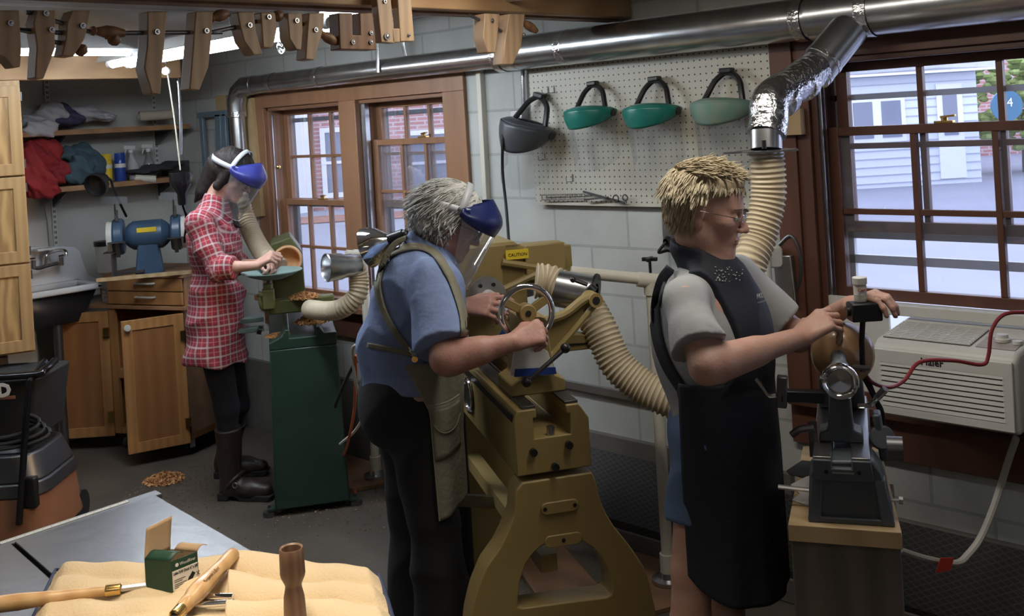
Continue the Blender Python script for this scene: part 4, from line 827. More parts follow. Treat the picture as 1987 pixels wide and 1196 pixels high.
tag(MB().prism([(-.26, 0), (.22, 0), (.22, .018), (-.26, .018)], base-gb*.14+V((0, 0, 0)), ga, UP, gb*.03).build('wood_strip', 'pale_wood'), 'pale wooden strip under the front of the bench grinder', 'wood strip')
p = W(222, 520, 5.65); p.z = .985; q = thing('grinder_tool_rest', 'black tool rest stand left of the bench grinder', 'tool rest', p)
MB().bar(p+V((0, 0, .0)), p+V((0, 0, .13)), .02, .02).bar(p+V((0, 0, .02)), p+RT*.16+V((0, 0, .03)), .02, .016).build('post', 'dark_steel', q); MB().box(p+V((0, 0, .14)), (.09, .07, .006), Matrix.Rotation(-.7, 3, 'Z')).build('table', 'dark_steel', q)
# lamps over the grinder
def lampshade(label, c, ax, L, r1, r2, m, arm):
    c = V(c); t = thing('desk_lamp', label, 'lamp', c); ax = nrm(ax)
    MB().rev([(0, 0), (r2*.8, 0), (r2, .008), (r2*1.05, L*.35), (r1*.9, L*.6), (r1, L*.75), (r1, L), (r1*.94, L), (r1*.85, L*.65), (0, L*.5)], c, ax, 28).build('lamp_shade', m, t)
    MB().tube(bez(arm, 6), .007, 8).build('lamp_arm', m, t); return t
lampshade('matte black lamp shade tilted beside the lower shelf', W(203, 345, 5.5), W(183, 362, 5.4)-W(203, 345, 5.5), .10, .062, .03, 'black_plastic', [W(205, 346, 5.5), W(215, 350, 5.52), W(222, 372, 5.6), W(245, 420, 5.75)])
lampshade('glossy black lamp hanging wide end up behind the dark haired person', W(354, 398, 5.2), UP, .16, .056, .022, 'black_gloss', [W(354, 392, 5.2), W(356, 402, 5.22), W(362, 425, 5.3), W(358, 470, 5.5)])
# ---------------------------------------------------------------- shop vacuum
vc = W(14, 980, 4.6); vb = V((vc.x, vc.y, 0)); t = thing('shop_vacuum', 'orange and black shop vacuum with a cart handle at the left edge', 'vacuum', vb)
va = nrm(RT); vf = V((FW.x, FW.y, 0)); VZ = lambda y, d=4.45: W(60, y, d).z
def rbox(w0, d0, z0, w1, d1, z1, rr=.05, nm='x', m='black_plastic', off=0):
    b = MB(); A = [vb+va*(p[0]+off)+vf*p[1]+V((0, 0, z0)) for p in rrect(w0, d0, rr)]; Bq = [vb+va*(p[0]+off)+vf*p[1]+V((0, 0, z1)) for p in rrect(w1, d1, rr)]
    n = len(A); b.add(A+Bq, [tuple(range(n-1, -1, -1)), tuple(range(n, 2*n))]+[(i, (i+1) % n, n+(i+1) % n, n+i) for i in range(n)]); return b.build(nm, m, t, bevel=.008)
rbox(.54, .46, .06, .50, .44, .25, .10, 'drum', 'orange_plastic'); rbox(.52, .45, .25, .50, .44, .31, .10, 'drum_rim', 'dark_steel'); rbox(.49, .43, .31, .42, .36, .42, .09, 'motor_lid', 'dark_steel'); rbox(.38, .32, .42, .26, .24, .47, .07, 'lid_top', 'black_plastic')
rbox(.42, .30, .475, .50, .34, .74, .03, 'tool_bag', 'black_rubber')
for s_ in (-1, 1):
    MB().box(vb+va*.20*s_-vf*.20+V((0, 0, .27)), (.06, .04, .13), Matrix.Rotation(PHI*-1, 3, 'Z')).build('latch', 'black_plastic', t, bevel=.008)
    MB().tube([vb+va*.16*s_-vf*.235+V((0, 0, .15)), vb+va*.20*s_-vf*.235+V((0, 0, .46)), vb+va*.23*s_-vf*.22+V((0, 0, .74)), vb+va*.225*s_-vf*.05+V((0, 0, .785))], .014, 10).build('cart_frame_tube', 'black_gloss', t)
    c_ = vb+va*.24*s_+vf*.18+V((0, 0, .07)); MB().cyl(c_-va*.02, c_+va*.02, .07, n=24).build('wheel', 'black_rubber', t)
    c_ = vb+va*.2*s_-vf*.18+V((0, 0, .04)); MB().cyl(c_-va*.015, c_+va*.015, .035, n=18).build('caster', 'black_rubber', t)
MB().tube(bez([vb-va*.27-vf*.05+V((0, 0, .785)), vb-va*.26-vf*.19+V((0, 0, .765)), vb+va*.22-vf*.19+V((0, 0, .76)), vb+va*.27-vf*.17+V((0, 0, .77)), vb+va*.27-vf*.05+V((0, 0, .785))], 6), .016, 12).build('push_handle', 'black_gloss', t)
for k, (zz, rr2) in enumerate(((.53, .24), (.51, .26), (.555, .22))): 
    MB().tube([vb+va*(.02+rr2*cos(a)*1.05)+vf*(-.19-.05*sin(a)*-1)+V((0, 0, zz+.045*sin(a))) for a in [i*2*pi/24 for i in range(25)]], .0085, 8).build('cord_loop', 'black_rubber', t)
lp = [W(-30, 745, 4.30), W(0, 742, 4.30)]
MB().prism([(-.12, 0), (.062, 0), (.062, .012), (-.12, .012)], W(0, 776, 4.285)+va*.0, va, UP, vf*.003).build('logo_stripe', 'orange_plastic', t)
text('logo', 'ID', W(-14, 771, 4.28), va, UP, .075, 'paper_white', t, bold=.004)
# ---------------------------------------------------------------- floor bits
def boardf(label, c4, h, m='board_brown', z=0):
    c4 = [V(p) for p in c4]; c4 = [V((p.x, p.y, z)) for p in c4]; b = MB(); b.add(c4+[p+V((0, 0, h)) for p in c4], [(3, 2, 1, 0), (4, 5, 6, 7)]+[(i, (i+1) % 4, 4+(i+1) % 4, 4+i) for i in range(4)])
    o = b.build('floor_board', m, bevel=.002); return tag(o, label, 'board')
boardf('brown board on the floor under the pipe stand by the green lathe', [(2.86, 4.45, 0), (2.98, 4.02, 0), (3.28, 3.86, 0), (3.28, 4.45, 0)], .02)
boardf('long brown floor board running under the mustard lathe', [onZ(885, 925, 0)*1, onZ(985, 945, 0), onZ(1180, 1165, 0), onZ(1075, 1215, 0)], .018)
boardf('brown plywood on the floor under the pipe stand left of the apron', [onZ(1215, 1085, 0), onZ(1330, 1060, 0), onZ(1380, 1165, 0), onZ(1270, 1196, 0)], .018)
boardf('small pale offcut of board on the floor behind the blue shirted person', [onZ(748, 955, 0), onZ(768, 950, 0), onZ(775, 985, 0), onZ(752, 980, 0)], .03, 'pale_wood')
def pile(name, label, c, r, h, n, m, seed, cat='wood shavings', L=.03, curl=True):
    rr = random.Random(seed); b = MB()
    for i in range(n):
        q = rr.random()**.6*r; a = rr.uniform(0, 2*pi); z = h*(1-q/r)*rr.random(); p = V(c)+V((cos(a)*q, sin(a)*q, z+.002)); d = nrm((rr.gauss(0, 1), rr.gauss(0, 1), rr.gauss(0, .5)*(h > .02)))
        e = nrm(V((rr.gauss(0, 1), rr.gauss(0, 1), rr.gauss(0, 1)*(.3+.7*(h > .02))))); l = L*rr.uniform(.4, 1.1); w_ = l*.22
        P = [p+d*l*(t_-.5)+e*l*.25*sin(t_*pi)+V((0, 0, abs(l*.1))) for t_ in (0, .33, .66, 1)]; s_ = d.cross(e).normalized()*w_
        b.add([x for p_ in P for x in (p_-s_, p_+s_)], [(0, 1, 3, 2), (2, 3, 5, 4), (4, 5, 7, 6)])
    return stuff(b.build(name, m), label, cat)
pile('shavings', 'small heap of orange wood shavings on the floor left of the boots', onZ(318, 932, 0), .10, .04, 900, 'shavings', 1, L=.02)
pile('sawdust', 'thin scatter of pale sawdust around the green lathe base', (2.45, 4.35, 0), .62, .003, 500, 'sawdust', 2, L=.009)
pile('sawdust', 'pale sawdust scattered on the floor between the board and the stand', (2.95, 3.85, 0), .38, .003, 600, 'sawdust', 3, L=.009)
pile('sawdust', 'sparse pale chips on the floor behind the canvas roll', (2.2, 3.3, 0), .9, .003, 260, 'sawdust', 4, L=.009)
pile('sawdust', 'thin dusting of sawdust near the shavings heap', onZ(360, 950, 0), .35, .003, 500, 'sawdust', 5, L=.008)
pile('wood_chips', 'few pale chips on the floor seen through the mustard leg', (2.8, 2.4, 0), .5, .003, 120, 'sawdust', 6, L=.012)

p = W(207, 524, 5.95); p.z = .985; q = thing('white_tub', 'white plastic tub with a black lid behind the left end of the bench grinder', 'tub', p)
MB().rev([(0, 0), (.05, 0), (.058, .15), (0, .15)], p, UP, 24).build('tub_body', 'white_plastic', q); MB().rev([(0, .15), (.062, .15), (.062, .175), (0, .18)], p, UP, 24).build('lid', 'black_plastic', q)
# ---------------------------------------------------------------- helper: pixel to a vertical plane
def onP(x, y, P, n):
    r = ray(x, y); k = (V(P)-EYEP).dot(n)/r.dot(n); return EYEP+r*k
def plate(pix, P, n, th, hole=None):
    """outline seen at these pixels on plane (P, n); thickness th along n"""
    b = MB(); A = [onP(a, c, P, n) for a, c in pix]; k = len(A)
    if hole:
        H = [onP(a, c, P, n) for a, c in hole]; A2 = A+H; vs = A2+[p+n*th for p in A2]; fs = []
        for i in range(k):
            j = (i+1) % k; fs += [(i, k+i, k+j, j), (2*k+i, 2*k+j, 3*k+j, 3*k+i), (i, j, 2*k+j, 2*k+i), (k+i, 3*k+i, 3*k+j, k+j)]
        return b.add(vs, fs)
    return b.add(A+[p+n*th for p in A], [tuple(range(k)), tuple(range(2*k-1, k-1, -1))]+[(i, k+i, k+(i+1) % k, (i+1) % k) for i in range(k)])
def resample(pts, n):
    """closed polyline of n points evenly spaced"""
    P = [V((a, b, 0)) for a, b in pts]; L = [0]; m = len(P)
    for i in range(m): L.append(L[-1]+(P[(i+1) % m]-P[i]).length)
    out = []; j = 0
    for i in range(n):
        t = L[-1]*i/n
        while L[j+1] < t: j += 1
        p = P[j].lerp(P[(j+1) % m], (t-L[j])/max(1e-9, L[j+1]-L[j])); out.append((p.x, p.y))
    return out
# ---------------------------------------------------------------- green lathe
O1 = V((2.715, 3.9625, 0)); A1 = nrm((.55, .835, 0)); S1 = V((A1.y, -A1.x, 0))
G = lambda s, z, dep=0: O1+S1*s+A1*dep+V((0, 0, z))
t = thing('green_lathe', 'dark green floor lathe with an olive head turning a hollow bowl', 'lathe', O1*1)
m = MB(); n1 = [(-.166, .03), (.166, .03), (.150, .745), (-.150, .745)]; m.prism(n1, O1, S1, UP, A1*.13); m.build('front_stand', 'green_paint', t, bevel=.006)
m = MB(); m.prism([(-.150, .745), (.150, .745), (.150, .80), (.095, .80), (.075, .83), (.06, .83), (.06, .79), (-.06, .79), (-.06, .83), (-.075, .83), (-.095, .80), (-.150, .775)], O1, S1, UP, A1*.75); m.build('bed', 'green_paint', t, bevel=.003)
MB().prism([(-.16, .03), (.16, .03), (.15, .745), (-.15, .745)], G(0, 0, .56), S1, UP, A1*.22).build('rear_stand', 'green_paint', t, bevel=.006)
for s_ in (-.165, .165):
    f_ = MB().bar(G(s_*.9, .035, .03), G(s_*1.2, .03, .03), .05, .012); ft = f_.build('foot_bracket', 'green_paint', t)
    MB().cyl(G(s_*1.16, 0, .03), G(s_*1.16, .022, .03), .03, n=20).cyl(G(s_*1.16, .02, .03), G(s_*1.16, .05, .03), .007, n=8).build('levelling_foot', 'dark_steel', ft)
hx = [(519, 485), (529, 473), (564, 460), (586, 489), (594, 580), (534, 580)]; P0 = G(0, 0, .42)
plate(hx, P0, A1, .30).build('headstock', 'olive_paint', t, bevel=.006)
bc = onP(558, 503, G(0, 0, .33), A1)
MB().cyl(bc+A1*.10, bc+A1*.02, .035, n=24).build('chuck', 'dark_steel', t)
b = MB(); pr_ = [(0, .075), (.045, .075), (.066, .05), (.070, .02), (.066, 0), (.063, -.002), (.058, 0), (.059, .02), (.050, .048), (.03, .062), (0, .065)]; b.rev(pr_, bc-A1*.045, A1, 40)
tag(b.build('turned_bowl', 'bowl_pale'), 'hollow pale wooden bowl mounted on the green lathe, lit orange', 'bowl')
# banjo and rest bar
pb_ = G(0, .885, .0)
MB().box(onP(585, 590, G(0, 0, .12), A1), (.30, .07, .065), Matrix.Rotation(atan2(S1.y, S1.x), 3, 'Z')).build('banjo', 'olive_paint', t, bevel=.008)
pt = onP(521, 580, G(0, 0, .06), A1)
MB().box(pt, (.055, .06, .09), Matrix.Rotation(atan2(S1.y, S1.x), 3, 'Z')).cyl(pt, pt+V((0, 0, .07)), .022, n=16).build('rest_holder', 'olive_paint', t, bevel=.006)
MB().cyl(pt, onP(522, 540, G(0, 0, .06), A1), .012, n=12).build('rest_post', 'dark_steel', t)
MB().tube(bez([onP(503, 572, G(0, 0, .04), A1), onP(505, 590, G(0, 0, .04), A1), onP(510, 600, G(0, 0, .05), A1), onP(520, 602, G(0, 0, .05), A1)], 4), .008, 8).cyl(onP(500, 570, G(0, 0, .04), A1), onP(510, 574, G(0, 0, .04), A1), .013, n=10).build('clamp_lever', 'olive_paint', t)
b = MB(); tl = onP(500, 632, G(0, 0, .25), A1)
for dz in (0, -.045): b.bar(tl-S1*.10+V((0, 0, dz+.03)), tl+S1*.03+V((0, 0, dz+.03)), .05, .022)
b.build('belt_arm', 'teal_tray', t, bevel=.003); MB().cyl(onP(500, 640, G(0, 0, .2), A1), onP(508, 642, G(0, 0, .2), A1), .02).build('arm_knob', 'black_plastic', t)
# tray
tc = onP(527, 527, G(0, 0, .10), A1); q = thing('round_tray', 'pale teal metal dish on the tool rest of the green lathe', 'tray', tc)
MB().rev([(0, -.035), (.05, -.034), (.10, -.018), (.125, -.003), (.138, 0), (.138, .004), (.12, .002), (.09, -.012), (0, -.026)], tc, UP, 40).build('dish', 'teal_tray', q)
pile('shavings', 'curly orange shavings heaped on the banjo of the green lathe', onP(590, 578, G(0, 0, .12), A1), .07, .028, 1400, 'shavings', 11, L=.016)
pile('shavings', 'thick heap of orange shavings on the bed of the green lathe', G(.05, .825, .16), .08, .055, 1600, 'shavings', 12, L=.016)
pile('shavings', 'shavings lying on the left rail of the green lathe', G(-.11, .785, .12), .06, .012, 600, 'shavings', 13, L=.012)
# ---------------------------------------------------------------- mustard lathe
O2 = V((2.217, 2.024, 0)); A2_ = nrm((.52, .85, 0)); S2 = V((A2_.y, -A2_.x, 0)); n2_ = A2_
G2 = lambda s, z, dep=0: O2+S2*s+A2_*dep+V((0, 0, z))
t = thing('mustard_lathe', 'large mustard yellow lathe with a chrome handwheel in the middle', 'lathe', O2*1); ML = t
zt = .885; ww = .112
sec = [(-ww, .70), (ww, .70), (ww, .84), (ww-.02, zt-.012), (ww-.03, zt), (.045, zt), (.045, .86), (.055, .86), (.055, .80), (-.055, .80), (-.055, .86), (-.045, .86), (-.045, zt), (-ww+.01, zt), (-ww, zt-.03)]
MB().prism(sec, O2, S2, UP, A2_*1.25).build('bed', 'mustard', t, bevel=.003)
for s_ in (-1, 1): MB().b2 and MB().prism([(s_*.044, zt), (s_*(ww-.028), zt), (s_*(ww-.028), zt+.008), (s_*.044, zt+.008)], G2(0, 0, .01), S2, UP, A2_*1.22).build('bed_way', 'dark_steel', t, bevel=.001)
MB().bar(G2(-ww-.001, .862, .02), G2(-ww-.001, .862, 1.1), .003, .022).build('side_strip', 'black_plastic', t)
for s_, z in ((-.062, .765), (.045, .772), (0, .715)): MB().cyl(G2(s_, z, 0), G2(s_, z, -.014), .011, n=14).build('cap_screw', 'black_plastic', t)
MB().cyl(G2(0, .80, .02), G2(0, .825, .02), .012, n=12).build('stop_pin', 'steel', t)
bp_ = onP(912, 767, G2(-ww, 0, 0), S2); q = MB().cyl(bp_, bp_-S2*.006, .055, n=32).build('side_badge', 'black_plastic', t); MB().torus(bp_-S2*.006, S2, .055, .006, 32, 8).build('badge_ring', 'chrome', q)
out = [(1006, 939), (1003, 945), (998, 1000), (987, 1030), (970, 1065), (943, 1103), (924, 1150), (913, 1196), (903, 1290), (896, 1383), (1292, 1372), (1284, 1290), (1275, 1196), (1254, 1108), (1224, 1062), (1190, 1020), (1172, 990), (1162, 962), (1157, 930), (1155, 916)]
hol = [(1053, 1059), (1035, 1075), (1021, 1095), (1009, 1130), (1004, 1183), (1090, 1171), (1180, 1160), (1188, 1153), (1186, 1125), (1178, 1100), (1166, 1080), (1150, 1063), (1130, 1051), (1092, 1055)]
def radial(poly, c, n):
    """resample by angle round c so outline and hole match point for point"""
    o = []
    for i in range(n):
        a = 2*pi*i/n; d = (cos(a), sin(a)); best = None
        for j in range(len(poly)):
            (x1, y1), (x2, y2) = poly[j], poly[(j+1) % len(poly)]; ex, ey = x2-x1, y2-y1; det = d[0]*(-ey)+d[1]*ex
            if abs(det) < 1e-9: continue
            k = ((x1-c[0])*(-ey)+(y1-c[1])*ex)/det; u_ = (d[0]*(y1-c[1])-d[1]*(x1-c[0]))/det
            if k > 0 and -1e-6 <= u_ <= 1.000001 and (best is None or k > best): best = k
        o.append((c[0]+d[0]*best, c[1]+d[1]*best))
    return o
cc = (1096, 1115); N_ = 72
plate(radial(out, cc, N_), G2(0, 0, .0), n2_, .09, radial(hol, cc, N_)).build('front_leg', 'mustard', t, bevel=.004)
for (x, y, w_, m_) in ((1085, 983, 78, 2), (1092, 1047, 78, 1)):
    L_, R_ = onP(x-w_/2+3, y+5.5, G2(0, 0, -.001), n2_), onP(x+w_/2-3, y-5.5, G2(0, 0, -.001), n2_); d = R_-L_; ln = d.length; dn = d.normalized()
    q = MB().prism(rrect(ln, .034, .016), (L_+R_)/2, dn, UP, -n2_*.008).build('cast_boss', 'mustard', t, bevel=.002)
    for k in ((-.4, .4) if m_ == 2 else (0,)): c_ = (L_+R_)/2+dn*ln*k-n2_*.008; MB().cyl(c_, c_-n2_*.001, .006, n=12).build('boss_hole', 'hole_black', q)
m = MB(); m.prism([(-.30, 0), (.30, 0), (.20, .3), (.12, .70), (-.12, .70), (-.20, .3)], G2(0, 0, 1.05), S2, UP, A2_*.1); m.build('rear_leg', 'mustard', t, bevel=.006)
MB().bar(G2(-.02, .42, .05), G2(-.02, .42, 1.1), .05, .05).build('stretcher', 'mustard', t)
MB().cyl(G2(-.13, .0, .75), G2(-.13, .72, .75), .03, n=16).build('motor_conduit', 'black_rubber', t)
MB().prism([(-.32, .44), (-.02, .38), (-.02, .42), (-.32, .48)], G2(0, 0, .62), S2, UP, A2_*.02).build('knee_bar', 'steel', t)
# headstock
ZS = 1.093
hs = G2(0, 0, .80)
MB().prism([(-.16, zt), (.17, zt), (.17, 1.24), (.13, 1.27), (-.13, 1.27), (-.16, 1.24)], hs, S2, UP, A2_*.36).build('headstock', 'mustard', t, bevel=.012, seg=3)
MB().prism([(.0, 1.10), (.26, 1.10), (.26, 1.235), (.0, 1.235)], G2(.10, 0, .84), S2, UP, A2_*.16).build('control_box', 'mustard', t, bevel=.006)
cb = MB().prism([(.175, 1.12), (.325, 1.12), (.325, 1.25), (.175, 1.25)], G2(-.01, .005, .78), S2, UP, A2_*.09).build('switch_box', 'mustard', t, bevel=.005)
lp_ = onP(982, 505, G2(0, 0, .779), n2_); MB().prism([(0, 0), (.085, 0), (.085, .035), (0, .035)], lp_, S2, UP, -n2_*.001).build('caution_label', 'yellow_label', cb)
text('caution_text', 'CAUTION', lp_+S2*.008+V((0, 0, .011))-n2_*.002, S2, UP, .016, 'hole_black', ML)
text('switch_text', 'SPERBERT', lp_+S2*.0+V((0, 0, .045))-n2_*.002, S2, UP, .012, 'hole_black', ML)
MB().rev([(0, 0), (.045, 0), (.052, .008), (.052, .03), (.068, .035), (.072, .05), (.070, .075), (.03, .08), (0, .08)], G2(0, ZS, .80), -A2_, 32).build('chuck', 'steel', t)
for k in range(6): a = k*pi/3; c_ = G2(.048*cos(a), ZS+.048*sin(a), .72); MB().cyl(c_, c_-A2_*.004, .007, n=10).build('chuck_screw', 'hole_black', t)
MB().tube([G2(-.14, 1.0, .795), G2(-.14, .90, .79)], .012, 8).build('index_lever', 'black_plastic', t)
MB().box(G2(-.03, 1.275, .95), (.10, .06, .02), Matrix.Rotation(atan2(S2.y, S2.x), 3, 'Z')).build('top_tray', 'black_plastic', t)
# work piece
mat('grey_wood', (.42, .36, .33), .6, noise=.15, scale=30)
tag(MB().rev([(0, .0), (.026, 0), (.028, .02), (.026, .12), (.024, .30), (.019, .36), (.027, .375), (.026, .40), (.012, .42), (0, .425)], G2(0, ZS, .73), -A2_, 24).build('turning_blank', 'grey_wood'), 'pale round wooden blank between the chuck and tailstock of the mustard lathe', 'wood blank')
# tailstock
MB().prism([(-.085, zt+.008), (.085, zt+.008), (.085, zt+.045), (.055, zt+.06), (.04, ZS-.02), (.036, ZS+.03), (-.036, ZS+.03), (-.04, ZS-.02), (-.055, zt+.06), (-.085, zt+.045)], G2(0, 0, .12), S2, UP, A2_*.16).build('tailstock', 'mustard', t, bevel=.005)
MB().cyl(G2(0, ZS, .09), G2(0, ZS, .30), .036, n=24).build('quill_barrel', 'mustard', t)
MB().cyl(G2(0, ZS, .29), G2(0, ZS, .315), .040, n=24).cyl(G2(0, ZS, .31), G2(0, ZS, .345), .022, n=18).build('quill', 'chrome', t)
wc = onP(1022, 607, G2(0, 0, .06), n2_); zc_ = wc-G2(0, ZS, .06)
hw = MB().torus(wc, A2_, .077, .0095, 40, 12).build('handwheel', 'chrome', t)
m = MB(); 
for k in range(3): a = k*2*pi/3+2.6; m.bar(wc+(S2*cos(a)+UP*sin(a))*.01, wc+(S2*cos(a)+UP*sin(a))*.074, .026, .012, A2_)
m.cyl(wc-A2_*.018, wc+A2_*.03, .026, n=24); m.build('wheel_spider', 'mustard', hw, bevel=.003); MB().cyl(wc-A2_*.0185, wc-A2_*.02, .009, n=12).build('wheel_bore', 'hole_black', hw)
MB().tube([onP(1022, 742, G2(0, 0, .05), n2_), onP(1096, 677, G2(0, 0, .05), n2_)], .007, 10).build('lock_lever', 'dark_steel', t)
for p_ in ((1022, 742), (1097, 676)): MB().sph(onP(*p_, G2(0, 0, .05), n2_), .015, 14, 10).build('lever_ball', 'black_plastic', t)
# towel and tape over the tailstock
tp = [(996, 690), (1000, 672), (1040, 668), (1063, 682), (1076, 720), (1074, 729), (990, 729)]
q = thing('paper_towel', 'white paper towel edged with blue tape draped on the mustard tailstock', 'paper towel', onP(1035, 729, G2(0, 0, .10), n2_))
plate(tp, G2(0, 0, .105), n2_, .004).build('towel', 'paper_white', q, bevel=.001)
plate([(1000, 717), (1078, 713), (1080, 726), (998, 732)], G2(0, 0, .100), n2_, .004).build('tape', 'blue_tape', q); plate([(966, 655), (975, 640), (985, 648), (970, 672)], G2(0, 0, .17), n2_, .004).build('tape_scrap', 'blue_tape', q)
# swing arms
arm = [(1146, 566), (1137, 572), (1124, 582), (1099, 603), (1073, 614), (1040, 620), (1043, 632), (1056, 668), (1068, 690), (1105, 650), (1146, 598), (1158, 590), (1160, 575), (1154, 566)]
Pn = G2(.12, 0, .42)
ar = plate(arm, Pn, n2_, .028).build('swing_arm', 'mustard', t, bevel=.003)
rib = [onP(a, c, Pn, n2_)-n2_*.018 for a, c in [(1150, 570), (1124, 585), (1099, 605), (1073, 616), (1040, 622)]]
MB().tube(bez(rib, 4), .014, 8).build('arm_rib', 'mustard', ar); rib = [onP(a, c, Pn, n2_)-n2_*.014 for a, c in [(1150, 592), (1105, 647), (1067, 690)]]; MB().tube(rib, .011, 8).build('arm_rib', 'mustard', ar)
bo = onP(1149, 580, Pn, n2_); MB().cyl(bo-n2_*.04, bo+n2_*.04, .024, n=24).build('arm_boss', 'mustard', ar); MB().cyl(bo-n2_*.0405, bo-n2_*.042, .013, n=16).build('boss_hole', 'hole_black', ar)
Pm = G2(.16, 0, .80)
a2 = plate([(971, 505), (1038, 515), (1040, 532), (975, 563)], Pm, n2_, .03).build('rear_swing_arm', 'mustard', t, bevel=.004)
MB().tube([onP(973, 508, Pm, n2_)-n2_*.012, onP(1038, 518, Pm, n2_)-n2_*.012], .013, 8).build('arm_rib', 'mustard', a2); MB().tube([onP(977, 560, Pm, n2_)-n2_*.012, onP(1040, 530, Pm, n2_)-n2_*.012], .013, 8).build('arm_rib', 'mustard', a2)
plate([(1073, 662), (1092, 648), (1151, 650), (1154, 660), (1154, 677), (1075, 686)], G2(0, 0, .55), n2_, .06).build('side_shelf_arm', 'mustard', t, bevel=.004)
MB().bar(onP(1076, 671, G2(0, 0, .548), n2_), onP(1153, 666, G2(0, 0, .548), n2_), .003, .006).build('arm_groove', 'hole_black', t)
MB().box(onP(1018, 555, G2(0, 0, .9), n2_), (.05, .05, .08)).build('arm_pivot', 'dark_steel', t, bevel=.006)
# dome work lamp by the window
lc = W(722, 478, 3.75); q = thing('dome_work_lamp', 'shiny metal dome work lamp behind the blue shirted person', 'lamp', lc); ax = nrm(W(772, 460, 3.72)-lc)
MB().rev([(.072, -.02), (.075, -.018), (.070, .0), (.058, .03), (.03, .062), (.02, .075), (0, .076), (.018, .07), (.028, .058), (.055, .028), (.068, -.002), (.072, -.02)], lc, ax, 36).build('reflector', 'chrome', q)
MB().cyl(lc+ax*.07, lc+ax*.13, .022, n=18).sph(lc+ax*.135, .018, 12, 8).build('lamp_socket', 'black_plastic', q)
MB().tube(bez([lc+ax*.13, W(800, 480, 3.75), W(830, 560, 3.8), W(840, 640, 3.8)], 6), .009, 8).build('lamp_arm', 'black_plastic', q)
MB().sph(lc+ax*.03, (.024, .024, .024), 16, 10).build('bulb', 'bulb_glow', q)
l_ = bpy.data.lights.new('dome_lamp_light', 'SPOT'); l_.energy = 26; l_.color = (1, .62, .30); l_.spot_size = radians(78); l_.spot_blend = .5; l_.shadow_soft_size = .03
lo_ = bpy.data.objects.new('dome_lamp_light', l_); C.objects.link(lo_); lo_.location = lc-ax*.025; lo_.rotation_euler = (-ax*1+UP*.12).to_track_quat('-Z', 'Y').to_euler()
# ---------------------------------------------------------------- cords between the lathes
cg = 'cords behind the blue shirted person'
tag(MB().tube(bez([W(700, 690, 4.0), W(680, 720, 4.1), W(655, 775, 4.3), W(650, 790, 4.35)], 6), .007, 8).build('extension_cable', 'black_rubber'), 'black cable hanging behind the back of the blue shirted person', 'cable')
tag(MB().tube(bez([W(690, 690, 3.95), W(688, 790, 4.1), W(675, 860, 4.3), onZ(664, 905, .02), onZ(690, 955, .006), onZ(670, 968, .006)], 6), .006, 8).build('extension_cable', 'orange_cord'), 'thin orange cable running down to the floor by the green lathe', 'cable')
tag(MB().tube(bez([W(696, 668, 3.9), W(684, 680, 3.95), W(690, 740, 4.0), W(705, 800, 4.1), W(690, 835, 4.2), W(660, 862, 4.3)], 6), .006, 8).build('extension_cable', 'white_cord'), 'pale cable looping down behind the blue shirted person', 'cable')
# ---------------------------------------------------------------- grey mini lathe
A3 = nrm((.90, .435, 0)); S3 = V((A3.y, -A3.x, 0)); O3 = W(1640, 1016, 2.45); O3.z = .70
for _ in range(1): pass
zb = onP(1640, 1018, O3, A3).z; O3.z = zb
G3 = lambda s, z, dep=0: V((O3.x, O3.y, zb))+S3*s+A3*dep+V((0, 0, z))
t = thing('mini_lathe', 'small grey bench lathe holding a round wooden ball on a plank', 'lathe', G3(0, 0)); ML3 = t
K = lambda x, y, dep=0: onP(x, y, G3(0, 0, dep), A3)
bl, brr, ml_, mr_ = K(1568, 1008), K(1737, 1022), K(1571, 915, .03), K(1712, 915, .03)
def sc(p): d = p-G3(0, 0); return (d.dot(S3), d.z)
L1_ = [sc(bl), sc(brr), sc(mr_), sc(K(1694, 890, .03)), sc(K(1590, 890, .03)), sc(ml_)]
MB().prism([(x, z+.0) for x, z in L1_], G3(0, 0, .012), S3, UP, A3*.10).build('front_foot', 'grey_paint', t, bevel=.006)
wL, wR = sc(bl)[0], sc(brr)[0]
MB().add([G3(wL, 0, 0), G3(wR, 0, 0), G3(wR, .014, 0), G3(wL, .014, 0), G3(wL+.015, 0, .5), G3(wR-.015, 0, .5), G3(wR-.015, .014, .5), G3(wL+.015, .014, .5)], [(0, 1, 2, 3), (7, 6, 5, 4), (0, 4, 5, 1), (1, 5, 6, 2), (2, 6, 7, 3), (3, 7, 4, 0)]).build('base_plate', 'grey_paint', t, bevel=.003)
for xx in (wL+.018, wR-.018): MB().cyl(G3(xx, .014, .012), G3(xx, .022, .012), .008, n=6).build('mount_bolt', 'steel', t)
for sg, (x0_, x1_) in ((-1, (wL, wL+.03)), (1, (wR-.03, wR))):
    MB().add([G3(x0_, .0, -.002), G3(x1_, .0, -.002), G3(x1_*.86, .105, .012), G3(x0_*.86, .105, .012), G3(x0_, 0, .03), G3(x1_, 0, .03), G3(x1_*.86, .105, .05), G3(x0_*.86, .105, .05)], [(0, 1, 2, 3), (7, 6, 5, 4), (0, 4, 5, 1), (1, 5, 6, 2), (2, 6, 7, 3), (3, 7, 4, 0)]).build('base_rib', 'grey_paint', t, bevel=.004)
zbt = sc(K(1600, 862, .06))[1]+.01
bw = .066
zz0 = sc(K(1640, 935, -.005))[1]; zz1 = sc(K(1640, 893, .0))[1]
MB().prism([(-bw, zz0), (bw+.004, zz0), (bw, zz1), (.022, zz1), (.022, zz1-.02), (-.022, zz1-.02), (-.022, zz1), (-bw, zz1)], G3(0, 0, -.006), S3, UP, A3*.55).build('bed', 'grey_paint', t, bevel=.003)
for s_ in (-1, 1): MB().prism([(s_*.023, zz1), (s_*(bw-.002), zz1), (s_*(bw-.002), zz1+.006), (s_*.023, zz1+.006)], G3(0, 0, -.002), S3, UP, A3*.54).build('bed_way', 'steel', t, bevel=.001)
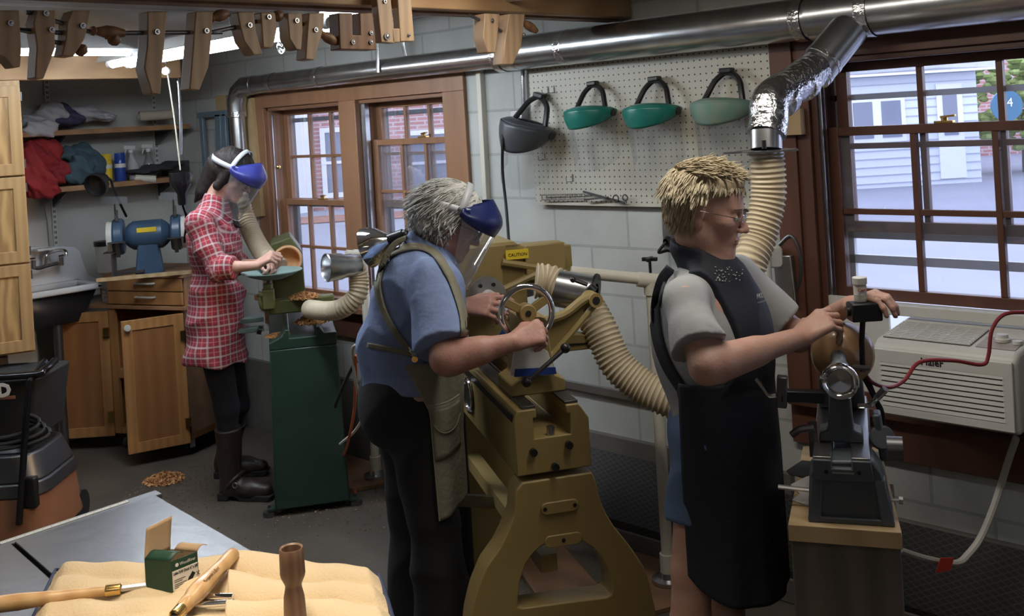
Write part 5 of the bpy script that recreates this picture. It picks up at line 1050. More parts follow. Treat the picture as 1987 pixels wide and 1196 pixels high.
MB().bar(G3(-.022, zz0+.02, -.0065), G3(.026, zz0+.02, -.0065), .002, .004).build('bed_slot', 'steel', t)
for s_ in (-.035, .038): MB().cyl(G3(s_, zz0+.022, -.006), G3(s_, zz0+.022, -.008), .005, n=10).build('bed_hole', 'hole_black', t)
TD = .11
sA, zA = sc(K(1633, 742, TD-.05)); 
tsb = zz1+.006
MB().prism([(-.052, tsb), (.052, tsb), (.05, tsb+.022), (.03, tsb+.03), (.024, zA+.01), (-.02, zA+.01), (-.03, tsb+.03), (-.05, tsb+.022)], G3(0, 0, TD), S3, UP, A3*.07).build('tailstock', 'grey_paint', t, bevel=.004)
wc3 = K(1630, 741, TD-.03); q = MB().rev([(.030, 0), (.034, -.006), (.041, -.010), (.044, -.004), (.044, .008), (.036, .014), (.012, .016), (0, .016), (.0, .006), (.028, .004)], wc3, A3, 36).build('handwheel', 'chrome', t)
MB().rev([(.036, -.004), (.030, .004), (.018, .009), (.008, .010), (0, .010), (0, .012), (.03, .012), (.036, 0)], wc3, A3, 30).build('wheel_face', 'pewter', q); MB().cyl(wc3+A3*.0085, wc3+A3*.0105, .007, n=14).build('wheel_bore', 'hole_black', q)
MB().rev([(0, -.03), (.009, -.028), (.010, -.012), (.006, -.002), (0, 0)], wc3-S3*.036-A3*.002+V((0, 0, .012)), A3, 14).build('crank_knob', 'chrome', q)
bc3 = K(1638, 686, TD+.17)
MB().cyl(wc3+A3*.016, K(1629, 712, TD+.03), .023, n=20).cyl(K(1629, 713, TD+.02), K(1626, 690, TD+.11), .019, n=20).build('quill', 'quill_grey', t)
MB().tube(bez([K(1664, 788, TD+.03), K(1688, 786, TD+.03), K(1702, 772, TD+.02), K(1718, 755, TD+.01)], 5), [.006]*10+[.009]*6, 10).build('lock_lever', 'chrome', t)
MB().cyl(K(1655, 712, TD+.05), K(1688, 715, TD+.05), .006, n=8).build('quill_lock', 'dark_steel', t)
MB().prism([(-.06, tsb), (.06, tsb), (.05, tsb+.20), (-.05, tsb+.20)], G3(0.0, 0, .40), S3, UP, A3*.14).build('headstock', 'grey_paint', t, bevel=.008)
MB().bar(K(1700, 800, .15), K(1716, 890, .15), .05, .02).cyl(K(1712, 850, .12), K(1712, 850, .2), .03, n=20).build('belt_cover', 'grey_paint', t, bevel=.005)
MB().cyl(K(1708, 870, .05)+S3*.015, K(1708, 870, .05)+S3*.05, .028, n=20).build('motor_end', 'dark_steel', t)
b = MB(); b.rev([(r_q*1.08, z_q*1.05) for r_q, z_q in [(0, -.068), (.026, -.068), (.030, -.067), (.033, -.062), (.048, -.055), (.066, -.034), (.0735, -.010), (.074, .005), (.070, .03), (.05, .06), (.03, .07), (0, .072)]], bc3-S3*.004, A3, 48)
tag(b.build('turned_ball', 'bowl_wood', smooth=80), 'round glossy wooden ball form turned on the grey bench lathe', 'wood turning')
# tool rest to the left
q = thing('tool_rest_arm', 'black tool rest arm sticking out left of the grey bench lathe', 'tool rest', K(1550, 775, .1))
MB().bar(K(1512, 767, .08), K(1598, 770, .12), .035, .028).build('arm', 'black_plastic', q, bevel=.003); MB().bar(K(1518, 730, .08), K(1517, 790, .08), .03, .025).build('post', 'dark_steel', q, bevel=.003); 
MB().tube(bez([K(1466, 735, .06), K(1478, 750, .06), K(1492, 768, .06), K(1506, 768, .06)], 5), .005, 8).build('handle', 'chrome', q)
q = thing('banjo_clamp', 'dark clamp lever under the left side of the grey bench lathe', 'clamp', K(1560, 838, .1))
MB().tube(bez([K(1536, 845, .1), K(1552, 834, .1), K(1580, 830, .1)], 5), .009, 8).bar(K(1576, 820, .12), K(1580, 885, .12), .02, .02).build('lever', 'dark_steel', q)
MB().tube([K(1510, 945, .1), K(1575, 952, .1)], .006, 8).build('rod', 'steel', q)
q = MB().tube([K(1700, 968, .12), K(1752, 972, .12)], .004, 8).cyl(K(1744, 971, .12), K(1752, 972, .12), .009, n=6).build('bench_bolt', 'steel'); tag(q, 'long bolt with a nut poking out right of the plank', 'bolt')
# sandpaper, paper
def flat(label, name, pix, z, m, th=.002, cat='paper'):
    P = [onZ(a, c, z) for a, c in pix]; b = MB(); k = len(P); b.add(P+[p+V((0, 0, th)) for p in P], [tuple(range(k)), tuple(range(2*k-1, k-1, -1))]+[(i, k+i, k+(i+1) % k, (i+1) % k) for i in range(k)])
    return tag(b.build(name, m), label, cat)
zt3 = zb
flat('torn white paper under the left foot of the grey bench lathe', 'torn_paper', [(1534, 942), (1568, 925), (1590, 930), (1590, 985), (1566, 982), (1537, 972), (1552, 960)], zt3+.001, 'paper_white')
flat('dark ragged sandpaper on the plank left of the bench lathe', 'sandpaper', [(1526, 915), (1556, 895), (1590, 898), (1590, 920), (1560, 928), (1532, 922)], zt3+.001, 'cloth_dark')
# plank and stand
T3 = [onZ(1529, 1018, zt3), onZ(1750, 1034, zt3), onZ(1708, 868, zt3), onZ(1558, 866, zt3)]
b = MB(); b.add(T3+[p-V((0, 0, .040)) for p in T3], [(0, 1, 2, 3), (7, 6, 5, 4)]+[(i, 4+i, 4+(i+1) % 4, (i+1) % 4) for i in range(4)])
t = thing('lathe_stand', 'dark wooden post stand with a pale thick plank on top', 'stand', (T3[0]+T3[1])/2*1)
WL[t.name] = t.location = V((T3[0].x/2+T3[1].x/2, T3[0].y/2+T3[1].y/2, 0))
b.build('plank', 'pale_wood', t, bevel=.002)
f0 = T3[0].lerp(T3[1], .015)+A3*.01; f1 = T3[0].lerp(T3[1], .985)+A3*.01; f0.z = f1.z = 0
b = MB(); zz = zt3-.040; D_ = A3*.42; q4 = [f0, f1, f1+D_, f0+D_]; b.add(q4+[p+V((0, 0, zz)) for p in q4], [(3, 2, 1, 0), (4, 5, 6, 7)]+[(i, (i+1) % 4, 4+(i+1) % 4, 4+i) for i in range(4)]); b.build('post', 'dark_post_wood', t, bevel=.003)
# small black box lamp base and bottle
bx3 = K(1677, 604, .16); q = thing('magnetic_box', 'small black box on a stem that the short haired person holds', 'box', bx3)
MB().box(bx3, (.075, .05, .045), Matrix.Rotation(-PHI, 3, 'Z')).build('box_body', 'black_plastic', q, bevel=.004)
MB().cyl(bx3-RT*.045+V((0, 0, .002)), bx3-RT*.035+V((0, 0, .002)), .012, n=14).build('side_knob', 'black_plastic', q)
MB().tube([bx3-V((0, 0, .02)), K(1674, 625, .17), K(1672, 660, .18), K(1674, 720, .2)], .007, 8).build('stem', 'black_plastic', q)
bt = K(1670, 583, .165); q = thing('small_bottle', 'small white capped bottle held on top of the black box', 'bottle', bt)
MB().rev([(0, -.002), (.0145, -.002), (.0155, .006), (.0155, .038), (.013, .042)], bt, UP, 24).build('bottle_body', 'amber_jar' if 'amber_jar' in MATS else 'pvc', q)
MB().rev([(.0155, .014), (.0158, .014), (.0158, .036), (.0155, .036)], bt, UP, 24).build('label', 'paper_white', q)
MB().rev([(.014, .041), (.0175, .041), (.0178, .056), (.016, .058), (0, .058)], bt, UP, 24).build('cap', 'white_plastic', q)
text('label_text', 'Com', bt-FW*.0163-RT*.012+V((0, 0, .024)), RT, UP, .012, 'red_tag', q)
# ---------------------------------------------------------------- air conditioner
XF = 3.10; y1, y0, z0, z1 = 1.468, 1.045, .735, .950; zback = 1.01
t = thing('air_conditioner', 'white window air conditioner under the right window', 'air conditioner', (XF, 1.25, z0)); AC = t
b = MB(); b.prism([(XF, z0), (XF, z1), (XF+.03, z1+.018), (WX+.1, z1+.05), (WX+.1, z0)], (0, y0, 0), (1, 0, 0), (0, 0, 1), (0, y1-y0, 0)); b.build('case', 'ac_white', t, bevel=.014, seg=3)
fr = MB(); fr.ring([(y0+.01, z0+.01), (y1-.01, z0+.01), (y1-.01, z1-.005), (y0+.01, z1-.005)], [(y0+.04, z0+.035), (y1-.03, z0+.035), (y1-.03, z1-.05), (y0+.04, z1-.05)], (XF, 0, 0), (0, 1, 0), (0, 0, 1), (-.012, 0, 0)); fp = fr.build('front_panel', 'ac_white', t, bevel=.003)
MB().b2((XF-.002, y0+.035, z0+.03), (XF-.0, y1-.025, z1-.045)).build('panel_recess', 'hole_black', fp, smooth=0)
for i in range(12):
    if i > 8: break
    z = z0+.036+i*.0155; MB().add([(XF-.013, y0+.035, z), (XF-.013, y1-.025, z), (XF-.001, y1-.025, z+.012), (XF-.001, y0+.035, z+.012), (XF-.011, y0+.035, z+.0105), (XF-.011, y1-.025, z+.0105)], [(0, 1, 2, 3), (0, 4, 5, 1), (3, 2, 5, 4)]).build('louver', 'ac_white', fp, smooth=0)
text('logo', 'Haier', (XF-.0125, 1.315, z1-.040), (0, -1, 0), (0, 0, 1), .030, 'hole_black', t, bold=.0006)
sl = nrm((WX+.1-XF-.03, 0, .032))
g0 = V((XF+.035, 0, z1+.0195))
MB().prism([(0, 0), (.16, 0), (.16, .002), (0, .002)], g0+V((0, y0+.14, 0)), sl, (0, 0, 1), (0, y1-y0-.16, 0)).build('top_grille_recess', 'hole_black', t, smooth=0)
for i in range(7):
    y = y0+.15+i*(y1-y0-.18)/6; MB().bar(V((g0.x, y, g0.z+.003)), V((g0.x, y, g0.z+.003))+sl*.155, .005, .004).build('grille_bar', 'ac_white', t, smooth=0)
for i in range(11): p = g0+sl*(.004+i*.015); MB().bar(V((p.x, y0+.14, p.z+.004)), V((p.x, y1-.02, p.z+.004)), .007, .005).build('grille_bar', 'ac_white', t, smooth=0)
kp = onZ(1944, 672, z1+.045)
MB().rev([(0, 0), (.02, 0), (.021, .008), (.017, .012), (.016, .022), (0, .023)], V((XF+.10, 1.115, z1+.028)), UP, 20).build('dial', 'white_plastic', t); MB().rev([(0, 0), (.014, 0), (.014, .01), (0, .01)], V((XF+.09, 1.07, z1+.027)), UP, 16).build('dial', 'white_plastic', t)
MB().prism([(0, 0), (.10, 0), (.10, .0015), (0, .0015)], g0+V((0, y0+.015, 0)), sl, (0, 0, 1), (0, .11, 0)).build('control_plate', 'grey_wood', t, smooth=0)
struct(MB().b2((WX-.02, .85, 1.0), (WX+.03, 1.53, 1.035)).build('window_filler_strip', 'ac_white', bevel=.003))
bpy.data.objects['window_filler_strip'].name = 'trim_9'
# cords right
tag(MB().tube(bez([W(1672, 712, 2.72), W(1690, 740, 2.7), W(1725, 752, 2.75), W(1755, 738, 2.8), W(1785, 703, 2.85), W(1850, 700, 2.85), W(1905, 708, 2.85), W(1918, 690, 2.85), W(1925, 640, 2.85), W(1950, 610, 2.85), W(2000, 606, 2.85)], 6), .0055, 8).build('extension_cable', 'red_cord'), 'dark red cable snaking in front of the air conditioner', 'cable')
for k, pts in enumerate(([(1668, 720), (1690, 760), (1706, 800), (1695, 820)], [(1682, 730), (1700, 775), (1712, 800), (1716, 840), (1722, 870)])):
    MB().tube(bez([W(a, c, 2.72) for a, c in pts], 6), .0055, 8).build('power_cord', 'black_rubber', ML3)
MB().tube(bez([W(1972, 850, 3.05), W(1955, 900, 3.1), W(1930, 980, 3.12), W(1905, 1040, 3.12), W(1880, 1075, 3.1), W(1855, 1093, 3.08), W(1800, 1085, 3.05), W(1745, 1068, 3.0)], 8), .009, 8, flat=1.3).build('power_cord', 'white_cord', AC)
p = W(1832, 1098, 3.03); tag(MB().prism([(-.025, -.02), (.018, -.016), (.03, .02), (-.008, .022)], p, RT, UP, FW*.004).build('warning_tag', 'red_tag'), 'small red tag wrapped on the pale cord', 'tag')
# smoke detector style white adapter and conduit by the window
p = onX(1506, 500, WX-.075); t = thing('white_adapter', 'white rounded plug adapter on the post behind the short haired person', 'adapter', p)
MB().prism(rrect(.05, .075, .015), p, RT, UP, FW*.03).build('adapter_body', 'white_plastic', t, bevel=.006)
MB().tube(bez([p-RT*.03+V((0, 0, .03)), p-RT*.03-V((0, 0, .06)), p-RT*.02-V((0, 0, .25))], 5), .012, 10).build('white_bar', 'white_plastic', t)
tag(MB().bar(onX(1520, 495, WX-.042), onX(1530, 590, WX-.042), .07, .03, (1, 0, 0)).build('power_strip', 'steel', bevel=.004), 'grey metal power strip on the dark window trim', 'power strip')
tag(MB().tube(bez([onX(a, c, WX-.031) for a, c in ((1512, 475), (1535, 458), (1552, 490), (1553, 540), (1530, 600))], 6), .007, 8).build('extension_cable', 'dark_steel'), 'dark looped cable on the window trim behind the adapter', 'cable')
# ---------------------------------------------------------------- table saw in the foreground
ZT = .86
Cn = onZ(297, 958, ZT); u_ = nrm(onZ(517, 1085, ZT)-Cn); v_ = nrm(onZ(20, 1050, ZT)-Cn)
mat('saw_steel', (.10, .10, .11), .28, .7, noise=.25, scale=9, bump=.05, bscale=40)
gJ = (onZ(17, 1047, ZT)-Cn).length
t = thing('table_saw', 'steel table saw top with a white ruler rail in the left foreground', 'table saw', V(((Cn+u_*.5+v_*.3).x, (Cn+u_*.5+v_*.3).y, 0)))
def slab(s0, s1, t0, t1, z0, z1): 
    q = [Cn+u_*s0+v_*t0, Cn+u_*s1+v_*t0, Cn+u_*s1+v_*t1, Cn+u_*s0+v_*t1]; q = [V((p.x, p.y, 0)) for p in q]
    return [p+V((0, 0, z0)) for p in q]+[p+V((0, 0, z1)) for p in q], [(3, 2, 1, 0), (4, 5, 6, 7), (0, 1, 5, 4), (1, 2, 6, 5), (2, 3, 7, 6), (3, 0, 4, 7)]
MB().add(*slab(.012, 1.5, .0, gJ-.004, ZT-.035, ZT)).build('saw_table', 'saw_steel', t, bevel=.002)
MB().add(*slab(.012, 1.5, gJ+.004, gJ+.5, ZT-.035, ZT-.001)).build('table_wing', 'saw_steel', t, bevel=.002)
MB().add(*slab(-.03, .008, -.02, gJ+.5, ZT-.055, ZT-.004)).build('fence_rail', 'dark_steel', t, bevel=.002)
s_ = MB().add(*slab(-.022, -.006, .06, gJ+.02, ZT-.004, ZT-.0025)).build('ruler_tape', 'white_plastic', t, smooth=0)
b = MB()
for i in range(95): b.add(*slab(-.022, -.022+(.012 if i % 5 == 0 else .006), .065+i*.004, .0656+i*.004, ZT-.0025, ZT-.0022))
b.build('ruler_marks', 'hole_black', s_, smooth=0)
MB().add(*slab(.1, 1.2, .12, .62, .25, ZT-.035)).build('cabinet_body', 'dark_steel', t, bevel=.004)
for a_ in (.14, 1.1):
    for c_ in (.14, .56): p = Cn+u_*a_+v_*c_; MB().cyl((p.x, p.y, 0), (p.x, p.y, .27), .025, n=12).build('leg', 'dark_steel', t)
mat('saw_red', (.35, .02, .03), .4)
# ---------------------------------------------------------------- canvas tool roll
mat('canvas', (.66, .52, .33), .9, noise=.08, scale=6, bump=.25, bscale=220); mat('navy_trim', (.015, .025, .07), .7)
def imgquad(TL, TR, BR, BL, u, v): 
    a = V((*TL, 0)).lerp(V((*TR, 0)), u); b = V((*BL, 0)).lerp(V((*BR, 0)), u); return a.lerp(b, v)
t = thing('canvas_tool_roll', 'open cream canvas tool roll with navy edging in the foreground', 'tool roll', onZ(430, 1196, ZT)); CR = t
A_, B_, C_, D_ = onZ(108, 1112, ZT), onZ(462, 1092, ZT), onZ(470, 1330, ZT), onZ(20, 1300, ZT)
def left(u, v):
    p = A_.lerp(B_, u).lerp(D_.lerp(C_, u), v); f = v*5
    h = .010+.016*abs(sin(pi*(f+.12*sin(6*u+f))))**.6+.003*sin(9*u+4*v)+.002*sin(23*u-9*v)
    e = min(u*14, 1)*min(v*12, 1); return p+V((0, 0, h*e+.002))
MB().grid(left, 60, 60).build('left_flap', 'canvas', t, solid=.003, smooth=80)
A2q, B2q, C2q, D2q = onZ(452, 1104, ZT), onZ(735, 1122, ZT), onZ(800, 1330, ZT), onZ(430, 1330, ZT)
def right(u, v):
    p = A2q.lerp(B2q, u).lerp(D2q.lerp(C2q, u), v); f = v*4.6-.1*u
    h = .014+.030*abs(sin(pi*(f+.1*sin(4*u+2*f))))**.55*(1-.35*u)+.004*sin(7*u+8*v)+.003*sin(19*u+3*v)*u
    e = min(max(0, 1.02-u)*9, 1)*min(v*16+.1, 1); return p+V((0, 0, h*e+.002))
MB().grid(right, 70, 70).build('right_flap', 'canvas', t, solid=.003, smooth=80)
MB().tube([left(0, v/20)+V((0, 0, .003)) for v in range(21)][::-1]+[left(u/20, 0)+V((0, 0, .003)) for u in range(1, 15)], .0042, 8).build('edge_binding', 'navy_trim', t)
MB().tube([right(.3+u/28, 0)+V((0, 0, .002)) for u in range(20)][14:]+[right(1, v/20)+V((0, 0, .003)) for v in range(21)], .0042, 8).build('edge_binding', 'navy_trim', t)
# ---------------------------------------------------------------- drill chuck box
zb_ = ZT+.022
cA, cL, cR = onZ(334, 1151, zb_), onZ(284, 1146, zb_), onZ(386, 1129, zb_)
eL = cL-cA; eR = cR-cA; hB = .057
mat('box_green', (.010, .055, .032), .5); mat('box_white', (.72, .72, .70), .5); mat('kraft', (.42, .29, .17), .8)
t = thing('cardboard_box', 'small open dark green cardboard box with a white printed label', 'box', cA)
def face(a, e, m, nm, par, off=0, z0=0, z1=hB, f0=0, f1=1):
    n_ = nrm(V((e.y, -e.x, 0))); n_ = n_ if n_.dot(FW) < 0 else -n_
    p = [a+e*f0, a+e*f1]; b = MB(); q = [p[0]+V((0, 0, z0)), p[1]+V((0, 0, z0)), p[1]+V((0, 0, z1)), p[0]+V((0, 0, z1))]
    b.add([x+n_*off for x in q]+[x+n_*(off-.001) for x in q], [(0, 1, 2, 3), (7, 6, 5, 4), (0, 4, 5, 1), (1, 5, 6, 2), (2, 6, 7, 3), (3, 7, 4, 0)]); return b.build(nm, m, par, smooth=0), n_
_, nR = face(cA, eR, 'box_green', 'front_panel', t); _, nL = face(cA, eL, 'box_green', 'side_panel', t); face(cL, eR, 'kraft', 'back_panel', t); face(cR, eL, 'kraft', 'side_panel', t)
lab_, _ = face(cA, eR, 'box_white', 'printed_label', t, .0008, .002, hB*.66, .04, .98)
uR = eR.normalized(); wR_ = eR.length
text('label_title', 'Lathe Drill Chuck ½" x 2MT', cA+eR*.07+nR*.0012+V((0, 0, hB*.53)), uR, UP, .0072, 'hole_black', t, bold=.0002, depth=.0001, sx=.62*wR_/.055)
text('brand_text', 'WoodRiver', cA+eR*.32+nR*.0012+V((0, 0, hB*.78)), uR, UP, .0085, 'box_white', t, depth=.0001, sx=.8*wR_/.055)
for i, s_ in enumerate(('Precision keyed chuck', 'with 2MT arbor', 'Wood Turning Chuck', '13mm capacity')): 
    if i in (0, 2): continue
b = MB()
for i, (w1_, z_) in enumerate(((.42, .34), (.30, .28), (.46, .20), (.50, .145), (.36, .09))): a_ = cA+eR*.09+nR*.0012+V((0, 0, hB*z_)); b.add([a_, a_+eR*w1_, a_+eR*w1_+V((0, 0, .0014)), a_+V((0, 0, .0014))], [(0, 1, 2, 3)])
b.build('small_print', 'dark_steel', lab_, smooth=0)
b = MB(); c_ = cA+eR*.78+nR*.0013+V((0, 0, hB*.34)); dg = nrm(uR*.6+UP*.8); b.bar(c_-dg*.008, c_+dg*.004, .008, .0004, nR).bar(c_-dg*.014, c_-dg*.008, .004, .0004, nR).bar(c_+uR*.008-UP*.006, c_+uR*.014+UP*.002, .0012, .0004, nR).bar(c_+uR*.008+UP*.002, c_+uR*.014-UP*.006, .0012, .0004, nR).bar(c_-uR*.012-UP*.012, c_-uR*.006-UP*.002, .003, .0004, nR)
b.build('chuck_picture', 'hole_black', lab_, smooth=0)
b = MB(); b.cyl(cA+eR*.22+nR*.0008+V((0, 0, hB*.83)), cA+eR*.22+nR*.0013+V((0, 0, hB*.83)), .0035, n=20); b.build('round_emblem', 'box_white', t)
TL_ = cL+V((0, 0, hB)); TB = cL+eR+V((0, 0, hB))
up1 = UP*.055+FW*.004
b = MB(); b.grid(lambda u, v: TL_.lerp(TB, u*.95)+up1*v*(1+.12*u)+FW*(.004*sin(v*2))+RT*.004*v*v, 6, 8); b.build('big_flap', 'kraft', t, solid=.001, smooth=80)
b = MB(); q0 = cL+V((0, 0, hB)); b.grid(lambda u, v: (cL.lerp(cA, u))+V((0, 0, hB))+(eR*.5*(v)+UP*.012*sin(v*2.4)), 5, 6); b.build('side_flap', 'box_green', t, solid=.001, smooth=80)
b = MB(); b.grid(lambda u, v: (cR.lerp(cR+eL, u*.9))+V((0, 0, hB))+(uR*.022*v+UP*(.006*sin(v*3)+.004*v)), 5, 5); b.build('side_flap', 'kraft', t, solid=.001, smooth=80)
# ---------------------------------------------------------------- turning tools
def turned(label, a, b, prof, m, name='turning_tool', cat='tool', fer=None, blade=None):
    a, b = V(a), V(b); ax = (b-a).normalized(); L = (b-a).length; t = thing(name, label, cat, (a+b)/2)
    MB().rev([(r, s*L) for r, s in prof], a, ax, 28).build('handle', m, t)
    if fer: MB().rev([(.0105, 0), (.011, .002), (.0105, .026), (.007, .028)], b, ax, 20).build('ferrule', 'brass', t)
    if blade: MB().bar(b+ax*.02, b+ax*blade, .012, .006).build('blade', 'steel', t)
    return t
zh = ZT+.05
turned('pale maple handled turning tool lying across the canvas roll', onZ(455, 1073, zh+.004), onZ(352, 1182, zh), [(0, 0), (.008, .004), (.0125, .03), (.0135, .08), (.013, .3), (.0155, .5), (.0175, .68), (.017, .78), (.0125, .86), (.0135, .90), (.0125, .97), (.009, 1), (0, 1)], 'turned_maple', fer=1, blade=.16)
hx_ = nrm(onZ(352, 1182, zh)-onZ(455, 1073, zh+.004)); 
tp_ = onZ(455, 1073, zh+.004).lerp(onZ(352, 1182, zh), .55); sd = nrm(hx_.cross(EYEP-tp_)); nn_ = nrm(sd.cross(hx_)); nn_ = nn_ if nn_.dot(FW) < 0 else -nn_
text('handle_lettering', "Benjamin's Best", tp_+nn_*.0172+hx_*.03, -hx_, -nn_.cross(hx_) if 0 else nn_.cross(-hx_), .0095, 'hole_black', bpy.data.objects['turning_tool'], depth=.0001)
turned('long wooden tool handle lying at the bottom left corner on the canvas', onZ(-40, 1178, ZT+.035), onZ(205, 1147, ZT+.03), [(0, 0), (.012, 0), (.0145, .1), (.015, .3), (.0125, .5), (.013, .55), (.0115, .58), (.010, .8), (.0085, 1), (0, 1)], 'turned_maple', fer=1, blade=.10)
for k, (a, b_, l) in enumerate((((372, 1158), (452, 1158), 'upper steel gouge shaft showing between the canvas flaps'), ((362, 1176), (450, 1170), 'lower steel gouge shaft showing between the canvas flaps'))):
    q = MB().cyl(onZ(*a, ZT+.034), onZ(*b_, ZT+.034), .0055, n=14).build('steel_gouge', 'chrome'); tag(q, l, 'tool')
# walnut vessel
dv_ = 1.74; tp = W(565, 1064, dv_); kx = dv_/F
pz = lambda y: tp.z-(y-1064)*kx
pf = [(.0, pz(1120)), (15, pz(1115)), (18, pz(1075)), (18.5, pz(1065)), (22, pz(1062.5)), (23.5, pz(1065)), (24, pz(1085)), (24.5, pz(1112)), (23, pz(1119)), (17, pz(1132)), (16, pz(1136)), (16.5, pz(1142)), (20, pz(1158)), (21, pz(1175)), (22, pz(1200)), (23, None), (0, None)]
zfoot = ZT+.02
prof = [(r*kx, (z if z is not None else zfoot)-zfoot) for r, z in pf]
tag(MB().rev(prof, (tp.x, tp.y, zfoot), UP, 48).build('wooden_vessel', 'walnut'), 'slim turned brown wooden vessel with a hollow top standing on the canvas', 'vessel')
MB
# ---------------------------------------------------------------- people: smooth blended volumes meshed with surface nets
class Vol:
    def __init__(s, lo, hi, h=.004, fine=None):
        """grid with step h; fine = list of (axis, a, b, step) slabs"""
        s.ax = []
        for i in range(3):
            x = lo[i]; L = []
            while x < hi[i]:
                L.append(x); st = h
                for (q, a, b, f) in fine or []:
                    if q == i and a <= x <= b: st = min(st, f)
                x += st
            s.ax.append(np.array(L, np.float32))
        s.D = np.full([len(a) for a in s.ax], .3, np.float32)
    def reg(s, lo, hi):
        r = []
        for i in range(3):
            a = np.searchsorted(s.ax[i], lo[i]); b = np.searchsorted(s.ax[i], hi[i])
            if b <= a: return None, None
            r.append(slice(a, b))
        g = [s.ax[0][r[0]][:, None, None], s.ax[1][r[1]][None, :, None], s.ax[2][r[2]][None, None, :]]
        return tuple(r), g
    def comb(s, r, d, k, op):
        A = s.D[r]
        if op == '+': h = np.maximum(k-np.abs(A-d), 0)/k; s.D[r] = np.minimum(A, d)-h*h*k*.25
        elif op == '-': h = np.maximum(k-np.abs(A+d), 0)/k; s.D[r] = np.maximum(A, -d)+h*h*k*.25
        else: s.D[r] = np.maximum(A, d)
    def cap(s, a, b, ra, rb=None, k=.02, op='+', w=None, f=1, flat=False, m=.03):
        a = np.array(a, np.float32); b = np.array(b, np.float32); rb = ra if rb is None else rb; R_ = max(ra, rb)*max(1, f)+k+m
        r, g = s.reg(np.minimum(a, b)-R_, np.maximum(a, b)+R_)
        if r is None: return s
        ab = b-a; L2 = float(ab@ab)+1e-12; q = [g[i]-a[i] for i in range(3)]
        t = (q[0]*ab[0]+q[1]*ab[1]+q[2]*ab[2])/L2; tc = np.clip(t, 0, 1); q = [q[i]-tc*ab[i] for i in range(3)]
        if w is not None:
            c = q[0]*w[0]+q[1]*w[1]+q[2]*w[2]; q = [q[i]+np.float32(w[i]*(1/f-1))*c for i in range(3)]
        d = np.sqrt(q[0]**2+q[1]**2+q[2]**2)-(ra+(rb-ra)*tc)
        if flat: d = np.maximum(d, (t-1)*sqrt(L2))
        s.comb(r, d, k, op); return s
    def ell(s, c, rad, k=.02, op='+', A=None, m=.03):
        """A = 3 axis vectors (rows)"""
        c = np.array(c, np.float32); R_ = max(rad)+k+m; r, g = s.reg(c-R_, c+R_)
        if r is None: return s
        q = [g[i]-c[i] for i in range(3)]
        if A is not None: q = [q[0]*A[i][0]+q[1]*A[i][1]+q[2]*A[i][2] for i in range(3)]
        k0 = np.sqrt(sum((q[i]/rad[i])**2 for i in range(3))); k1 = np.sqrt(sum((q[i]/rad[i]**2)**2 for i in range(3)))+1e-9
        s.comb(r, k0*(k0-1)/k1, k, op); return s
    def fn(s, lo, hi, func, op='&', k=.01):
        r, g = s.reg(lo, hi)
        if r is not None: s.comb(r, func(*g).astype(np.float32), k, op)
        return s
    def disp(s, func):
        r, g = s.reg([a[0]-1 for a in s.ax], [a[-1]+1 for a in s.ax]); m = np.abs(s.D) < .05; d = func(*g); s.D = np.where(m, s.D+d, s.D).astype(np.float32); return s
    def mesh(s, name, m, parent, mfn=None, smooth=True, attr=None):
        D = s.D; D[0] = D[-1] = .3; D[:, 0] = D[:, -1] = .3; D[:, :, 0] = D[:, :, -1] = .3
        S = D < 0; nx, ny, nz = D.shape
        cnt = np.zeros((nx-1, ny-1, nz-1), np.uint8)
        for i in (0, 1):
            for j in (0, 1):
                for k in (0, 1): cnt += S[i:nx-1+i, j:ny-1+j, k:nz-1+k]
        act = (cnt > 0) & (cnt < 8); I, J, K_ = np.nonzero(act); idx = np.full(act.shape, -1, np.int64); idx[I, J, K_] = np.arange(len(I))
        P = np.zeros((len(I), 3)); n = np.zeros(len(I)); ax = s.ax
        for e in range(3):
            for u in (0, 1):
                for v in (0, 1):
                    o = [0, 0, 0]; others = [q for q in range(3) if q != e]; o[others[0]] = u; o[others[1]] = v
                    a = [I+o[0], J+o[1], K_+o[2]]; b = [a[0]+(e == 0), a[1]+(e == 1), a[2]+(e == 2)]
                    d0 = D[a[0], a[1], a[2]]; d1 = D[b[0], b[1], b[2]]; mk = (d0 < 0) != (d1 < 0)
                    t = np.where(mk, d0/(d0-d1+1e-20), 0)
                    for q in range(3):
                        pa = ax[q][a[q]]; pb = ax[q][b[q]]; P[:, q] += np.where(mk, pa+(pb-pa)*t, 0)
                    n += mk
        P /= n[:, None]; F_ = []
        for e in range(3):
            sl0 = [slice(1, None)]*3; 
            A_ = [slice(1, -1)]*3; B_ = [slice(1, -1)]*3; A_[e] = slice(0, -1); B_[e] = slice(1, None)
            c0 = S[tuple(A_)]; c1 = S[tuple(B_)]; ii = np.array(np.nonzero(c0 != c1)); base = ii+1; base[e] -= 1
            o1, o2 = [(1, 2), (2, 0), (0, 1)][e]
            def cell(du, dv):
                q = base.copy(); q[o1] -= du; q[o2] -= dv; return idx[q[0], q[1], q[2]]
            Q = np.stack([cell(1, 1), cell(0, 1), cell(0, 0), cell(1, 0)], 1); fl = c0[ii[0], ii[1], ii[2]]
            Q[~fl] = Q[~fl][:, ::-1]; F_.append(Q)
        Q = np.concatenate(F_); Q = Q[(Q >= 0).all(1)]
        org = Vector(((P[:, 0].min()+P[:, 0].max())/2, (P[:, 1].min()+P[:, 1].max())/2, P[:, 2].min()))
        me = bpy.data.meshes.new(name); me.vertices.add(len(P)); me.vertices.foreach_set('co', (P-np.array(org)).astype(np.float32).ravel())
        me.loops.add(len(Q)*4); me.loops.foreach_set('vertex_index', Q.astype(np.int32).ravel()); me.polygons.add(len(Q))
        me.polygons.foreach_set('loop_start', np.arange(0, len(Q)*4, 4, dtype=np.int32)); me.polygons.foreach_set('use_smooth', [True]*len(Q))
